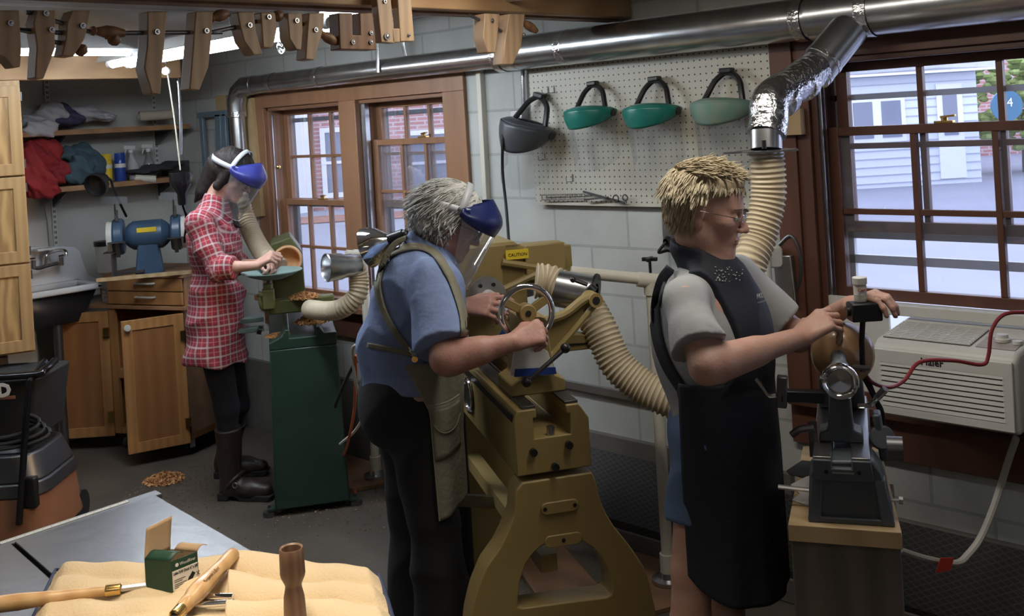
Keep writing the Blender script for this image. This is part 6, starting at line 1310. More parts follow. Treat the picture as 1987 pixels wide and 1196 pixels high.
        ms = m if isinstance(m, (list, tuple)) else [m]
        for q in ms: me.materials.append(MATS[q])
        if mfn: me.polygons.foreach_set('material_index', mfn(P[Q].mean(1)).astype(np.int32))
        if attr: a = me.attributes.new('cloth_uv', 'FLOAT_VECTOR', 'POINT'); a.data.foreach_set('vector', attr(P).astype(np.float32).ravel())
        me.update(calc_edges=True); me.validate(); 
        o = place(name, me, org, parent)
        md = o.modifiers.new('soft', 'SMOOTH'); md.iterations = 1; md.factor = .4
        return o
def frame(f, pitch=0, roll=0):
    f = nrm((f.x, f.y, 0)); r = f.cross(UP); fp = f*cos(pitch)-UP*sin(pitch); up = UP*cos(pitch)+f*sin(pitch)
    r2 = r*cos(roll)+up*sin(roll); up2 = up*cos(roll)-r*sin(roll); return r2, fp, up2
def bbox(pts, m): a = np.array([list(p) for p in pts]); return a.min(0)-m, a.max(0)+m
class Head:
    def __init__(s, o, f, pitch=0, roll=0, sc=1): s.o = V(o); s.r, s.f, s.u = frame(f, pitch, roll); s.sc = sc; s.A = [s.r, s.f, s.u]
    def P(s, x, y, z): return s.o+(s.r*x+s.f*y+s.u*z)*s.sc
    def add(s, v, jaw=1., age=0):
        q = s.sc; E = lambda c, r, k=.02, op='+': v.ell(s.P(*c), [a*q for a in r], k, op, s.A)
        C_ = lambda a, b, ra, rb, k=.02, op='+': v.cap(s.P(*a), s.P(*b), ra*q, rb*q, k, op)
        E((0, -.008, .032), (.073, .094, .080)); E((0, .034, -.022), (.060, .060, .074), .03)
        for g in (-1, 1):
            C_((g*.046, .004, -.060), (g*.014, .070, -.098), .020*jaw, .014, .025); E((g*.040, .062, -.020), (.022, .020, .018), .02)
            C_((g*.012, .087, .019), (g*.040, .074, .020), .009, .008, .014)
        E((0, .081, -.100), (.018, .014, .015), .018); E((0, .080, -.066), (.025, .017, .022), .018); E((0, .060, .045), (.05, .03, .035), .02)
        for g in (-1, 1): E((g*.031, .094, .001), (.016, .014, .010), .012, '-')
        for g in (-1, 1): E((g*.031, .0775, -.001), (.0135, .0125, .0115), .003)
        C_((0, .088, .012), (0, .110, -.028), .0065, .0095, .010); E((0, .112, -.034), (.0105, .011, .0095), .006)
        for g in (-1, 1): E((g*.0115, .1015, -.037), (.0065, .009, .0065), .005); E((g*.006, .107, -.045), (.003, .005, .003), .002, '-')
        E((0, .0955, -.0625), (.022, .0062, .0042), .004); E((0, .0942, -.0712), (.019, .0062, .0048), .004); E((0, .1035, -.0668), (.023, .009, .0009), .002, '-')
        for g in (-1, 1):
            E((g*.073, -.006, -.010), (.009, .017, .030), .006); E((g*.082, -.001, -.006), (.007, .010, .018), .005, '-'); E((g*.070, .002, -.034), (.007, .009, .011), .005)
            if age: C_((g*.020, .093, -.042), (g*.030, .082, -.066), .0018*age, .0018, .006, '-')
    def loc(s, P): d = P-np.array(s.o); return np.stack([d@np.array(s.r), d@np.array(s.f), d@np.array(s.u)], 1)/s.sc
    def lips(s, P):
        L = s.loc(P); return ((np.abs(L[:, 0]) < .021-.4*np.abs(L[:, 2]+.067)) & (L[:, 1] > .088) & (np.abs(L[:, 2]+.067) < .0085)).astype(int)
def hand(v, w, d, nb, sx, curls, spread=.006, thumb=(.9, .6, -.5), tcurl=.4, sc=1., flare=0, tl=1.):
    """w wrist, d finger direction, nb back-of-hand normal, sx thumb side sign (+x = d x nb)"""
    d = nrm(d); nb = nrm(V(nb)-d*V(nb).dot(d)); x = d.cross(nb); w = V(w); P = lambda a, b, c: w+(x*a+d*b+nb*c)*sc
    L = ((.044, .026, .021), (.049, .030, .022), (.045, .028, .021), (.035, .021, .019)); kx = (.030, .010, -.011, -.030); ky = (.088, .092, .087, .078)
    tips = []
    for i in range(4):
        kn = P(sx*kx[i], ky[i], .002); v.cap(P(sx*kx[i]*.55, .012, 0), kn, .0135*sc, .0115*sc, .014)
        c = curls[i] if hasattr(curls[0], '__len__') else curls; ang = 0; p = kn; dx = x*sx*(1.5-i)*.06*(1+flare*3)
        for j in range(3):
            ang += c[j]; q = p+nrm(d*cos(ang)-nb*sin(ang)+dx)*L[i][j]*sc; v.cap(p, q, (.0098, .0088, .0080)[j]*sc*(.9 if i == 3 else 1), (.0090, .0080, .0068)[j]*sc*(.9 if i == 3 else 1), .004 if j or True else .008); p = q
        tips.append(p)
    t0 = P(sx*.022, .022, -.006); t1 = P(sx*.043, .050, -.016); v.cap(t0, t1, .0155*sc, .0125*sc, .014)
    td = nrm(x*sx*thumb[0]+d*thumb[1]+nb*thumb[2]); t2 = t1+td*.034*sc*tl; v.cap(t1, t2, .0118*sc, .0100*sc, .005)
    td2 = nrm(td*cos(tcurl)+(-x*sx*.7+d*.5-nb*.3)*sin(tcurl)); t3 = t2+td2*.027*sc*tl; v.cap(t2, t3, .0098*sc, .0075*sc, .004)
    return tips, t3
for nm, c1, c2 in (('skin_fair', (.53, .33, .26), (.47, .26, .20)), ('skin_rosy', (.53, .31, .25), (.46, .23, .185))):
    mat(nm, c1, .48, col2=c2, scale=18, bump=.12, bscale=120, sss=.12, spec=.4)
mat('lips', (.42, .19, .165), .5); mat('denim_shirt', (.22, .29, .50), .85, col2=(.17, .235, .42), scale=14, bump=.35, bscale=30); mat('black_cloth', (.010, .011, .014), .85, bump=.2, bscale=40)
mat('navy_apron', (.011, .014, .024), .75, bump=.25, bscale=30); mat('apron_olive', (.24, .225, .165), .85, noise=.15, scale=9, bump=.3, bscale=60); mat('apron_trim', (.28, .27, .20), .85)
mat('tee_grey', (.33, .34, .35), .9, noise=.08, scale=14, bump=.3, bscale=22); mat('shorts_blue', (.08, .13, .24), .8, bump=.3, bscale=20); mat('boot_brown', (.035, .022, .017), .42, noise=.3, scale=16, bump=.3, bscale=40)
mat('band_grey', (.45, .47, .50), .4); mat('crown_navy', (.012, .02, .10), .3); mat('crown_blue', (.03, .035, .20), .35); mat('silver', (.8, .8, .8), .15, 1)
def hairmat(nm, c1, c2):
    m = mat(nm, c1, .6, spec=.25, col2=c2, scale=22, stretch=(1, 1, .35), bump=.6, bscale=70)
hairmat('hair_blond_grey', (.50, .41, .27), (.30, .24, .15)); hairmat('hair_silver', (.60, .60, .58), (.38, .38, .37)); hairmat('hair_dark', (.020, .014, .012), (.008, .006, .006)); hairmat('hair_tip', (.50, .43, .30), (.36, .30, .20))
def locks(H, n, region, flow, L, r, lift, seed, m, parent, name='hair_lock', rad=(.082, .104, .09), cz=.032, cy=-.008, wav=.0):
    """short tapered locks laid over the skull; region(a local unit dir) -> bool"""
    rr = random.Random(seed); b = MB(); k = 0; it = 0
    while k < n and it < n*20:
        it += 1; d = nrm((rr.gauss(0, 1), rr.gauss(0, 1), rr.gauss(0, 1)))
        if not region(d): continue
        k += 1; p = V((d.x*rad[0], d.y*rad[1]+cy, d.z*rad[2]+cz)); g = V(flow(d, rr)); l = L*rr.uniform(.6, 1.25); pts = []; q = p
        for i in range(6):
            t = i/5; pts.append(H.P(*(q+d*(lift*sin(t*2.2)*1.0)))); q = q+nrm(g+V((rr.gauss(0, wav), rr.gauss(0, wav), rr.gauss(0, wav))))*l/5
            e = V((q.x/rad[0], (q.y-cy)/rad[1], (q.z-cz)/rad[2])); el = e.length
            if el < 1.0: e = e/el; q = V((e.x*rad[0], e.y*rad[1]+cy, e.z*rad[2]+cz))
        b.tube(pts, [r*.6, r, r*1.05, r, r*.75, r*.3], 5, flat=.5)
    return stuffless(b.build(name, m, parent, smooth=60))
def stuffless(o): return o
def worn_shield(t, H, crown, parent_label, z=.040, tilt=0, straps=True):
    """parts of a worn face shield in head coordinates (returns thing)"""
    q = H.sc; s = thing('face_shield', parent_label, 'face shield', H.P(0, 0, .05))
    ring = [H.P(.086*sin(a), -.008+.108*cos(a), z+.012*cos(a)) for a in [i*2*pi/40 for i in range(41)]]
    MB().tube(ring, .013*q, 8, flat=.0+.18, cap=False, up0=H.r).build('head_band', 'band_grey', s) if 0 else None
    b = MB(); n = 40; hh = .0125
    vs = []
    for i in range(n+1):
        a = i*2*pi/n
        for dz in (-hh, hh): vs.append(H.P(.096*sin(a), -.010+.118*cos(a), z+.016*cos(a)+dz))
    b.add(vs, [(2*i, 2*i+2, 2*i+3, 2*i+1) for i in range(n)]); b.build('head_band', 'band_grey', s, solid=.002)
    b = MB(); vs = []
    for i in range(21):
        a = -pi/2+i*pi/20
        for dy in (-.011, .011): vs.append(H.P(.096*sin(a), .015+dy-.0*cos(a), z+.0+.092*cos(a)))
    b.add(vs, [(2*i, 2*i+2, 2*i+3, 2*i+1) for i in range(20)]); b.build('top_strap', 'band_grey', s, solid=.002)
    for g in (-1, 1):
        MB().cyl(H.P(g*.096, .035, z+.0), H.P(g*.108, .035, z+.0), .014*q, n=20).build('pivot_knob', crown, s); MB().cyl(H.P(g*.108, .035, z), H.P(g*.1095, .035, z), .007*q, n=14).build('pivot_rivet', 'chrome', s)
    def cr(u, v):
        a = (u-.5)*radians(186); ca = max(0, cos(a)); ht = .024+.068*ca**.7; zt = z+.014+.042*ca
        bul = 1+.06*sin(v*pi); shr = .60+.40*sin(min(1, v*1.5)*pi/2)
        return H.P(.110*sin(a)*bul*(shr if ca > .05 else 1), .018+(.138*cos(a) if cos(a) > 0 else .03*cos(a))*bul*shr, zt+.018*ca-(ht+.018*ca)*v)
    MB().grid(cr, 36, 12).build('crown', crown, s, solid=.003, smooth=80)
    def vs_(u, v):
        a = (u-.5)*radians(172-45*v); ca = cos(a); return H.P(.111*sin(a), .020+.138*ca-.012*v, z-.018-.010*ca-(.195-.03*abs(sin(a))**3)*v)
    MB().grid(vs_, 30, 10).build('visor', 'visor_clear', s)
    MB().tube([vs_(u/30, 1) for u in range(31)], .0009, 6).build('visor_rim', 'silver', s)
    return s
def wrap(name, m, parent, cen, rl, rf, fr, a0, a1, z0, z1, nu=60, nv=50, hem=None, fold=.004, nf=9, solid=.004, off=0, ph=0):
    """cloth sheet round the body front. cen(z)->(x,y) point, rl/rf radii, a from forward towards her right"""
    r_, f_, _ = fr
    def S_(u, v):
        a = a0(v)+(a1(v)-a0(v))*u; zt = z0(a) if callable(z0) else z0; zb = (hem(a) if hem else z1); z = zt+(zb-zt)*v; c = cen(z)
        k = 1+(fold*v*sin(a*nf+ph)+fold*.5*v*sin(a*nf*1.7+2+ph))/.15; p = V((c[0], c[1], z))+r_*((rl(z)+off)*sin(a)*k)+f_*((rf(z)+off)*cos(a)*k); return p
    b = MB(); b.grid(S_, nu, nv); return b.build(name, m, parent, solid=solid, smooth=80), S_
lerp = lambda a, b, t: a+(b-a)*max(0, min(1, t))
def wr(seed, amp, sc=1.):
    """cloth wrinkle field"""
    rr = random.Random(seed); T_ = [(rr.gauss(0, 1), rr.gauss(0, 1), rr.gauss(0, .6), rr.uniform(0, 6), rr.uniform(20, 55)*sc) for _ in range(6)]
    def f(x, y, z):
        s_ = 0; wx = .02*np.sin(z*17+x*11); wy = .02*np.sin(x*19+z*7)
        for a, b_, c, p, q in T_: n = sqrt(a*a+b_*b_+c*c); s_ = s_+np.sin(((x+wx)*a+(y+wy)*b_+z*c)/n*q+p)/6
        return (np.abs(s_)-.2)*amp
    return f
# ================================================================ short haired person at the bench lathe
def person(label, base, names='person'): return thing('person', label, 'person', base)
d3 = 2.78; al = radians(33); f3 = RT*cos(al)-FW*sin(al); fr3 = frame(f3); r3 = fr3[0]; hal = radians(20); fh3 = RT*cos(hal)-FW*sin(hal)
H3 = Head(W(1368, 406, d3), fh3, radians(13), 0, 1.0)
t3 = person('short haired person in a black apron and grey shirt leaning to the wooden ball', V((W(1380, 900, d3).x, W(1380, 900, d3).y, 0)))
c3 = W(1392, 640, d3); cx, cy_ = c3.x, c3.y
body = lambda z: V((cx, cy_, z))
sh_c = W(1382, 560, d3); nS = sh_c+r3*.175+UP*.0; fS = sh_c-r3*.165
nE = W(1372, 712, 2.50); nW = W(1553, 655, 2.60); fE = W(1548, 655, 2.90); fW_ = W(1648, 592, 2.68)
hipc = V((cx, cy_, .86))-f3*.01
pts = [H3.P(0, 0, .15), nE, W(1740, 560, 2.7), V((cx, cy_, 0)), W(1660, 620, 2.6), hipc+r3*.3, hipc-r3*.3]
lo, hi = bbox(pts, .14); lo[2] = -.01
hzl, hzh = H3.o.z-.14, H3.o.z+.14
v = Vol(lo, hi, .007, [(2, H3.o.z-.13, H3.o.z+.06, .003), (0, H3.o.x-.13, W(1740, 560, 2.7).x+.03, .0038), (1, H3.o.y-.45, H3.o.y+.13, .0038), (2, 1.02, 1.26, .0042)])
H3.add(v, 1.0, 1.0)
v.cap(H3.P(0, -.02, -.06), sh_c+UP*.03, .055, .062, .03)
v.ell(sh_c+f3*.0-UP*.10, (.155, .105, .17), .05, A=fr3); v.ell(V((cx, cy_, 1.0)), (.14, .10, .16), .05, A=fr3); v.ell(hipc, (.16, .12, .13), .05, A=fr3)
v.cap(nS, nE, .050, .040, .03); v.cap(nE, nW, .041, .025, .02); v.cap(nE.lerp(nW, .15), nE.lerp(nW, .5), .043, .034, .02)
v.cap(fS, fE, .048, .038, .03); v.cap(fE, fW_, .037, .023, .02)
kn = W(1342, 1105, 2.72); kf = W(1408, 1105, 2.86); an = V((kn.x, kn.y, .09)); af = V((kf.x, kf.y, .09))
for hp, kk, an_ in ((hipc+r3*.085, kn, an), (hipc-r3*.085, kf, af)):
    v.cap(hp, kk, .082, .052, .03); v.cap(kk, kk.lerp(an_, .35)-f3*.012, .050, .053, .02); v.cap(kk.lerp(an_, .35)-f3*.012, an_, .052, .032, .02); v.cap(an_-UP*.03, an_+f3*.15-UP*.06, .036, .028, .02)
# hands: near hand pinching at the top of the ball, far hand over the box
hand(v, nW, W(1600, 622, 2.62)-nW, UP*.9-FW*.5-RT*.1, -1, ((.55, .75, .45), (.65, .85, .5), (.75, .9, .5), (.85, .9, .5)), thumb=(.25, .9, -.6), tcurl=.3, sc=.95)
hand(v, fW_, W(1702, 570, 2.60)-fW_, UP*.95-FW*.25, 1, ((.45, .7, .5), (.5, .75, .5), (.55, .75, .5), (.6, .75, .5)), thumb=(.6, .8, -.3), tcurl=.35, sc=.92)
bd3 = v.mesh('body', ['skin_fair', 'lips'], t3, H3.lips)
# eyes / glasses / hair
for g in (-1, 1):
    c_ = H3.P(g*.031, .078, -.001); e_ = MB().sph(c_+H3.f*.0035-H3.u*.003, .0105, 16, 12).build('eye', 'paper_white', t3); MB().cyl(H3.P(g*.032, .0905, -.0065), H3.P(g*.032, .0925, -.0075), .004, n=14).build('iris', 'brown_clamp_wood', e_)
    MB().tube([H3.P(g*(.031+.013*cos(a)), .089-.004*abs(cos(a)), -.003-.004*sin(a)) for a in [i*pi/8 for i in range(9)]], .0009, 6).build('eyelashes', 'hair_dark', t3)
    MB().tube([H3.P(g*(.016+i*.006), .097-.0012*i*i*.5, .021+.0022*sin(i/5*pi)) for i in range(6)], [.002, .0028, .0028, .0024, .002, .001], 6, flat=.6).build('eyebrow', 'hair_blond_grey', t3)
gl = thing('glasses', 'thin rimless glasses on the short haired person', 'glasses', H3.P(0, .1, 0))
for g in (-1, 1):
    oc = [(g*(.032+.0195*cos(a)), .106-.004*abs(cos(a)) , -.005+.0145*sin(a)) for a in [i*2*pi/24 for i in range(24)]]
    b = MB(); A_ = [H3.P(*q) for q in oc]; b.add(A_+[H3.P(g*.032, .1062, -.005)], [(i, (i+1) % 24, 24) for i in range(24)]); b.build('lens', 'lens_glass', gl, solid=.0012)
    MB().tube(A_+[A_[0]], .0006, 5).build('lens_edge', 'silver', gl)
    MB().tube([H3.P(g*.050, .100, .0), H3.P(g*.066, .090, .001), H3.P(g*.079, .05, .003), H3.P(g*.083, .0, .004)], .0011, 6).build('temple_arm', 'silver', gl)
MB().tube([H3.P(-.013, .107, 0), H3.P(0, .110, .003), H3.P(.013, .107, 0)], .001, 6).build('bridge', 'silver', gl)
hs_ = Vol(*bbox([H3.o], .20), .005)
hs_.ell(H3.P(0, -.012, .040), (.084, .106, .088), .02, A=H3.A); hs_.ell(H3.P(0, .045, .085), (.06, .045, .035), .03, A=H3.A); hs_.ell(H3.P(0, -.05, -.03), (.068, .055, .07), .03, A=H3.A)
def cutf(x, y, z):
    q = [x-H3.o.x, y-H3.o.y, z-H3.o.z]; Y = q[0]*H3.f.x+q[1]*H3.f.y+q[2]*H3.f.z; Z = q[0]*H3.u.x+q[1]*H3.u.y+q[2]*H3.u.z
    fl = np.maximum((Y-.028)*.75-(Z-.048)*.9, 0); low = np.maximum(-Z-.055, Y-.02-(Z+.01)*.5); return np.minimum(np.maximum((Y-.02)-(Z-.03)*1.6, -.3), np.maximum(Y-.012, -.3))*0+np.maximum(((Y-.015)-(Z-.025)*1.35)*.6, (-Z-.088))
hs_.fn([-9]*3, [9]*3, cutf)
nz_ = wr(3, .012, 2.2); hs_.disp(nz_)
hs_.mesh('hair', 'hair_blond_grey', t3)
locks(H3, 1500, lambda d: (d.z > -.05 and d.y < .9 and (d.y < .25 or d.z > .42)) , lambda d, rr: (d.x*.6+.18*rr.gauss(0, 1), (.85 if d.z > .6 else -.1)+.2*rr.gauss(0, 1), (.1 if d.z > .6 else -1.0)+.15*rr.gauss(0, 1)), .034, .0023, .004, 5, 'hair_tip', t3, rad=(.086, .109, .092), cz=.038, cy=-.012)
locks(H3, 900, lambda d: (d.y < .05 and d.z < .2 and d.z > -.85), lambda d, rr: (d.x*.2, -.05, -1.0), .032, .0022, .0015, 6, 'hair_blond_grey', t3, rad=(.082, .098, .095), cz=.028, cy=-.014)
# T shirt
v = Vol(*bbox([sh_c+UP*.08, V((cx, cy_, .84)), nE, fE, nS+r3*.08], .15), .006)
v.ell(sh_c-UP*.12+f3*.0, (.168, .125, .19), .05, A=fr3); v.ell(sh_c-UP*.13-f3*.05, (.15, .11, .19), .05, A=fr3); v.ell(V((cx, cy_, 1.06)), (.158, .118, .18), .05, A=fr3); v.cap(V((cx, cy_, 1.02)), V((cx, cy_, .845)), .15, .163, .04, w=f3, f=.78, flat=True)
v.cap(sh_c+UP*.02, nS, .052, .056, .03); v.cap(sh_c+UP*.02, fS, .052, .056, .03); hs = nS.lerp(nE, .74); v.cap(nS, hs, .060, .072, .03, flat=True); v.cap(fS, fS.lerp(fE, .72), .058, .066, .03, flat=True)
v.disp(wr(4, .034, .62)); sh3 = v.mesh('t_shirt', 'tee_grey', t3)
# shorts
v = Vol(*bbox([hipc+UP*.1, kn, kf], .16), .007); v.ell(hipc+UP*.0, (.172, .135, .14), .04, A=fr3); v.cap(hipc+r3*.08, (hipc+r3*.085).lerp(kn, .62), .095, .088, .03, flat=True); v.cap(hipc-r3*.08, (hipc-r3*.085).lerp(kf, .62), .095, .088, .03, flat=True)
v.disp(wr(8, .02, .7)); v.mesh('shorts', 'shorts_blue', t3)
for q in (an, af):
    b = MB(); b.prism(rrect(.26, .09, .04), q+f3*.055-UP*.09, f3, r3, UP*.05); b.build('shoe', 'black_cloth', t3, bevel=.012, seg=3)
# apron
v = Vol(*bbox([sh_c+UP*.12, V((cx, cy_, .80)), nS, fS], .16), .005)
v.ell(sh_c-UP*.12, (.176, .136, .198), .05, A=fr3); v.ell(V((cx, cy_, 1.06)), (.168, .130, .19), .05, A=fr3); v.cap(V((cx, cy_, 1.02)), V((cx, cy_, .80)), .16, .172, .04, w=f3, f=.80); v.cap(sh_c+UP*.02, nS-r3*.05, .062, .062, .03); v.cap(sh_c+UP*.02, fS+r3*.03, .062, .062, .03)
def bib(x, y, z):
    q = [x-cx, y-cy_]; Y = q[0]*f3.x+q[1]*f3.y; X = q[0]*r3.x+q[1]*r3.y
    zs = sh_c.z; side = np.where(z > zs-.16, .115-.0*z, .115+.07*np.clip((zs-.16-z)/.16, 0, 1)**.8); back = np.where(z > zs-.05, -.03, np.where(z < zs-.22, -.06, .0))
    return np.maximum(np.abs(X)-side, back-Y)
v.fn([-9]*3, [9]*3, bib); v.cap(H3.P(0, -.015, -.105), sh_c+UP*.02+f3*.012, .070, .088, .03); v.fn([-9, -9, H3.o.z-.13], [9, 9, 9], lambda x, y, z: ((z-(H3.o.z-.105))*.9-((x-H3.o.x)*H3.f.x+(y-H3.o.y)*H3.f.y)*-.35)*1.0)
v.disp(wr(5, .016, .6)); ap = v.mesh('apron_bib', 'navy_apron', t3)
zw = 1.02; za = lambda a: .450+.085*(abs(a)/radians(105))**3
sk, _ = wrap('apron_skirt', 'navy_apron', t3, lambda z: (cx+f3.x*(-.01), cy_+f3.y*(-.01)), lambda z: lerp(.185, .172, (z-.8)/.3), lambda z: lerp(.150, .142, (z-.8)/.3), fr3, lambda v_: -radians(108), lambda v_: radians(104), zw, 0, hem=za, fold=.004, nf=7)
lp = W(1464, 578, 2.66); cdir = nrm(RT*.9-FW*.4)
def onapron(x, y):
    r_ = ray(x, y).normalized(); dg = bpy.context.evaluated_depsgraph_get(); hit, loc, nn, *_ = ap.ray_cast(EYEP-Vector(WL[ap.name]), r_) ; return (loc+Vector(WL[ap.name]), nn) if hit else (W(x, y, 2.66), -FW)
pl_, pn_ = onapron(1466, 582); ux_ = nrm(pn_.cross(UP)*-1); ux_ = ux_ if ux_.dot(RT) > 0 else -ux_
text('apron_lettering', 'PKL', pl_+pn_*.005, ux_, UP, .018, 'paper_white', t3, depth=.0003); text('apron_lettering', 'WOODWORK', pl_+pn_*.005-UP*.013, ux_, UP, .006, 'tee_grey', t3, depth=.0003)
b = MB()
for i in range(40):
    a, c = R.uniform(1385, 1440), R.uniform(518, 548); p_, n_ = onapron(a, c); b.box(p_+n_*.002, (.004*R.random()+.001, .002, .002))
stuff(b.build('wood_flecks', 'paper_white'), 'tiny pale wood flecks on the collar of the black apron', 'wood flecks')
# ================================================================ blue shirted person at the mustard lathe
d2 = 3.32; al = radians(-14); f2 = RT*cos(al)-FW*sin(al); r2 = frame(f2)[0]
H2 = Head(W(872, 427, d2), RT*cos(radians(-4))-FW*sin(radians(-4)), radians(28), 0, .98)
t2 = person('silver haired person in a blue shirt and olive apron bending over the mustard lathe', V((W(810, 900, d2).x, W(810, 900, d2).y, 0)))
shc = W(826, 528, d2); nS = shc+r2*.175-UP*.015; fS = shc-r2*.165; hc = W(800, 760, d2); wc_ = W(795, 690, d2)
nE = W(866, 697, 2.97); nW = W(998, 664, 2.97); fE = W(880, 640, 3.50); fWr = W(900, 596, 3.36)
lo, hi = bbox([H2.P(0, 0, .14), nE, W(1070, 640, 2.9), hc+r2*.25, hc-r2*.25, V((hc.x, hc.y, 0)), W(990, 580, 3.3)], .12); lo[2] = -.01
v = Vol(lo, hi, .008, [(2, H2.o.z-.14, H2.o.z+.0, .0035), (2, .98, 1.2, .0042), (0, H2.o.x-.05, hi[0], .0042), (1, lo[1], H2.o.y+.12, .0042)])
H2.add(v, 1.05, .6); v.cap(H2.P(0, -.02, -.06), shc+UP*.03, .056, .065, .03)
tilt = nrm(shc-hc); fr2 = (r2, nrm(f2-tilt*f2.dot(tilt)), tilt)
v.ell(shc.lerp(hc, .35), (.155, .11, .18), .05, A=fr2); v.ell(hc-UP*.02, (.145, .11, .13), .05, A=fr2)
v.cap(nS, nE, .052, .043, .03); v.cap(nE, nW, .046, .026, .02); v.cap(nE.lerp(nW, .1), nE.lerp(nW, .5), .047, .038, .02); v.cap(fS, fE, .05, .04, .03); v.cap(fE, fWr, .038, .026, .02)
k1, k2 = W(838, 1000, 3.22), W(800, 1000, 3.42); a1_, a2q_ = V((k1.x, k1.y, .09))+f2*.03, V((k2.x, k2.y, .09))
for hp, kk, an_ in ((hc+r2*.09, k1, a1_), (hc-r2*.09, k2, a2q_)): v.cap(hp, kk, .085, .055, .03); v.cap(kk, an_, .052, .034, .02); v.cap(an_-UP*.03, an_+f2*.14-UP*.06, .034, .026, .02)
hand(v, nW, W(1046, 644, 2.99)-nW, UP*.55-FW*.8, -1, ((1.15, 1.35, .8), (1.2, 1.4, .8), (1.25, 1.4, .8), (1.3, 1.4, .8)), thumb=(.1, .9, -.6), tcurl=.5, sc=.95)
hand(v, fWr, W(968, 592, 3.33)-fWr, -FW*.75+UP*.55, -1, ((.35, .45, .35), (.5, .5, .4), (.65, .6, .4), (.8, .6, .4)), thumb=(.15, .95, -.1), tcurl=.1, sc=.95)
v.mesh('body', ['skin_rosy', 'lips'], t2, H2.lips)
MB().sph(H2.P(.079, .004, -.050), .0055, 12, 8).build('earring', 'silver', t2)
hz = Vol(*bbox([H2.o], .22), .005); hz.ell(H2.P(0, -.014, .036), (.088, .108, .092), .02, A=H2.A); hz.ell(H2.P(0, -.055, -.035), (.078, .062, .062), .03, A=H2.A)
for g in (-1, 1): hz.ell(H2.P(g*.072, .005, -.015), (.018, .03, .045), .02, A=H2.A)
def cut2(x, y, z):
    q = [x-H2.o.x, y-H2.o.y, z-H2.o.z]; Y = q[0]*H2.f.x+q[1]*H2.f.y+q[2]*H2.f.z; Z = q[0]*H2.u.x+q[1]*H2.u.y+q[2]*H2.u.z; return np.maximum(((Y-.032)-(Z-.02)*1.1)*.65, -Z-.085)
hz.fn([-9]*3, [9]*3, cut2); hz.disp(wr(13, .010, 1.8)); hz.mesh('hair', 'hair_silver', t2)
locks(H2, 800, lambda d: d.z > -.2 and (d.y < .55 or d.z > .5), lambda d, rr: (d.x*.3+.15*rr.gauss(0, 1), -.45+d.y*.3+.15*rr.gauss(0, 1), -.5-.6*(1-d.z)), .06, .0024, .002, 15, 'hair_silver', t2, rad=(.089, .110, .093), cz=.035, cy=-.014, wav=.15)
locks(H2, 500, lambda d: d.z < .05 and d.z > -.9 and d.y < .35, lambda d, rr: (d.x*.2+.3*rr.gauss(0, 1), .35*rr.gauss(0, 1), -1), .04, .0026, .004, 16, 'hair_silver', t2, rad=(.086, .104, .10), cz=.015, cy=-.022, wav=.3)
worn_shield(t2, H2, 'crown_navy', 'dark blue crowned face shield worn by the silver haired person', z=.045)
g2_ = thing('safety_glasses', 'black framed glasses under the dark blue face shield', 'glasses', H2.P(0, .1, 0))
for g in (-1, 1): MB().tube([H2.P(g*.018, .112, .006), H2.P(g*.050, .104, .008), H2.P(g*.055, .100, -.02), H2.P(g*.022, .110, -.022), H2.P(g*.018, .112, .006)], .0022, 6).build('lens_frame', 'black_plastic', g2_); MB().tube([H2.P(g*.052, .104, .004), H2.P(g*.084, .06, .006), H2.P(g*.086, .0, .006)], .003, 6, flat=.6).build('temple_arm', 'black_plastic', g2_)
# blue shirt
v = Vol(*bbox([shc+UP*.1, W(700, 720, d2), nE, fE, hc], .17), .006)
v.ell(shc.lerp(wc_, .38), (.178, .148, .20), .05, A=fr2); v.ell(wc_+UP*.03-f2*.01, (.172, .150, .15), .05, A=fr2); v.ell(shc-f2*.055-UP*.05, (.13, .09, .13), .04, A=fr2)
v.cap(wc_+UP*.02, W(796, 742, d2)-f2*.0, .158, .168, .03, w=f2, f=.9, flat=True)
v.cap(shc+UP*.0, nS, .062, .068, .04); v.cap(shc, fS, .062, .066, .04); v.cap(nS, nS.lerp(nE, .86), .074, .086, .03, flat=True); v.cap(fS, fS.lerp(fE, .8), .07, .075, .03, flat=True)
v.cap(H2.P(0, -.03, -.09), shc+UP*.02, .068, .09, .02)
def ncut(x, y, z): n_ = nrm(H2.P(0, 0, 0)-shc); return (x-H2.P(0, 0, -.085).x)*n_.x+(y-H2.P(0, 0, -.085).y)*n_.y+(z-H2.P(0, 0, -.085).z)*n_.z
v.fn([-9]*3, [9]*3, ncut); v.disp(wr(21, .046, .6)); sh2 = v.mesh('shirt', 'denim_shirt', t2)
b = MB(); nk = nrm(H2.P(0, 0, -.05)-shc); cp = H2.P(0, -.022, -.095)
rA = nrm(nk.orthogonal()); rB = nk.cross(rA)
b.grid(lambda u, v_: cp+(rA*cos(u*2*pi)+rB*sin(u*2*pi))*(.070+.020*v_)+nk*(.012-.035*v_), 36, 5); b.build('collar', 'denim_shirt', t2, solid=.003, smooth=80)
# pants
v = Vol(*bbox([hc+UP*.12, V((k1.x, k1.y, .02)), V((k2.x, k2.y, .02)), hc-f2*.1], .17), .008)
v.ell(hc+UP*.0-f2*.015, (.172, .150, .16), .04, A=fr2); v.ell(hc-f2*.06-UP*.06, (.15, .10, .11), .04, A=fr2)
for hp, kk, an_ in ((hc+r2*.085, k1, a1_), (hc-r2*.085, k2, a2q_)): v.cap(hp-UP*.05, kk, .108, .078, .04); v.cap(kk, V((an_.x, an_.y, .03)), .076, .105, .03, flat=True)
v.disp(wr(22, .024, .5)); v.mesh('trousers', 'black_cloth', t2)
for q in (a1_, a2q_): MB().prism(rrect(.27, .095, .04), q+f2*.07-UP*.09, f2, r2, UP*.05).build('shoe', 'black_plastic', t2, bevel=.012, seg=3)
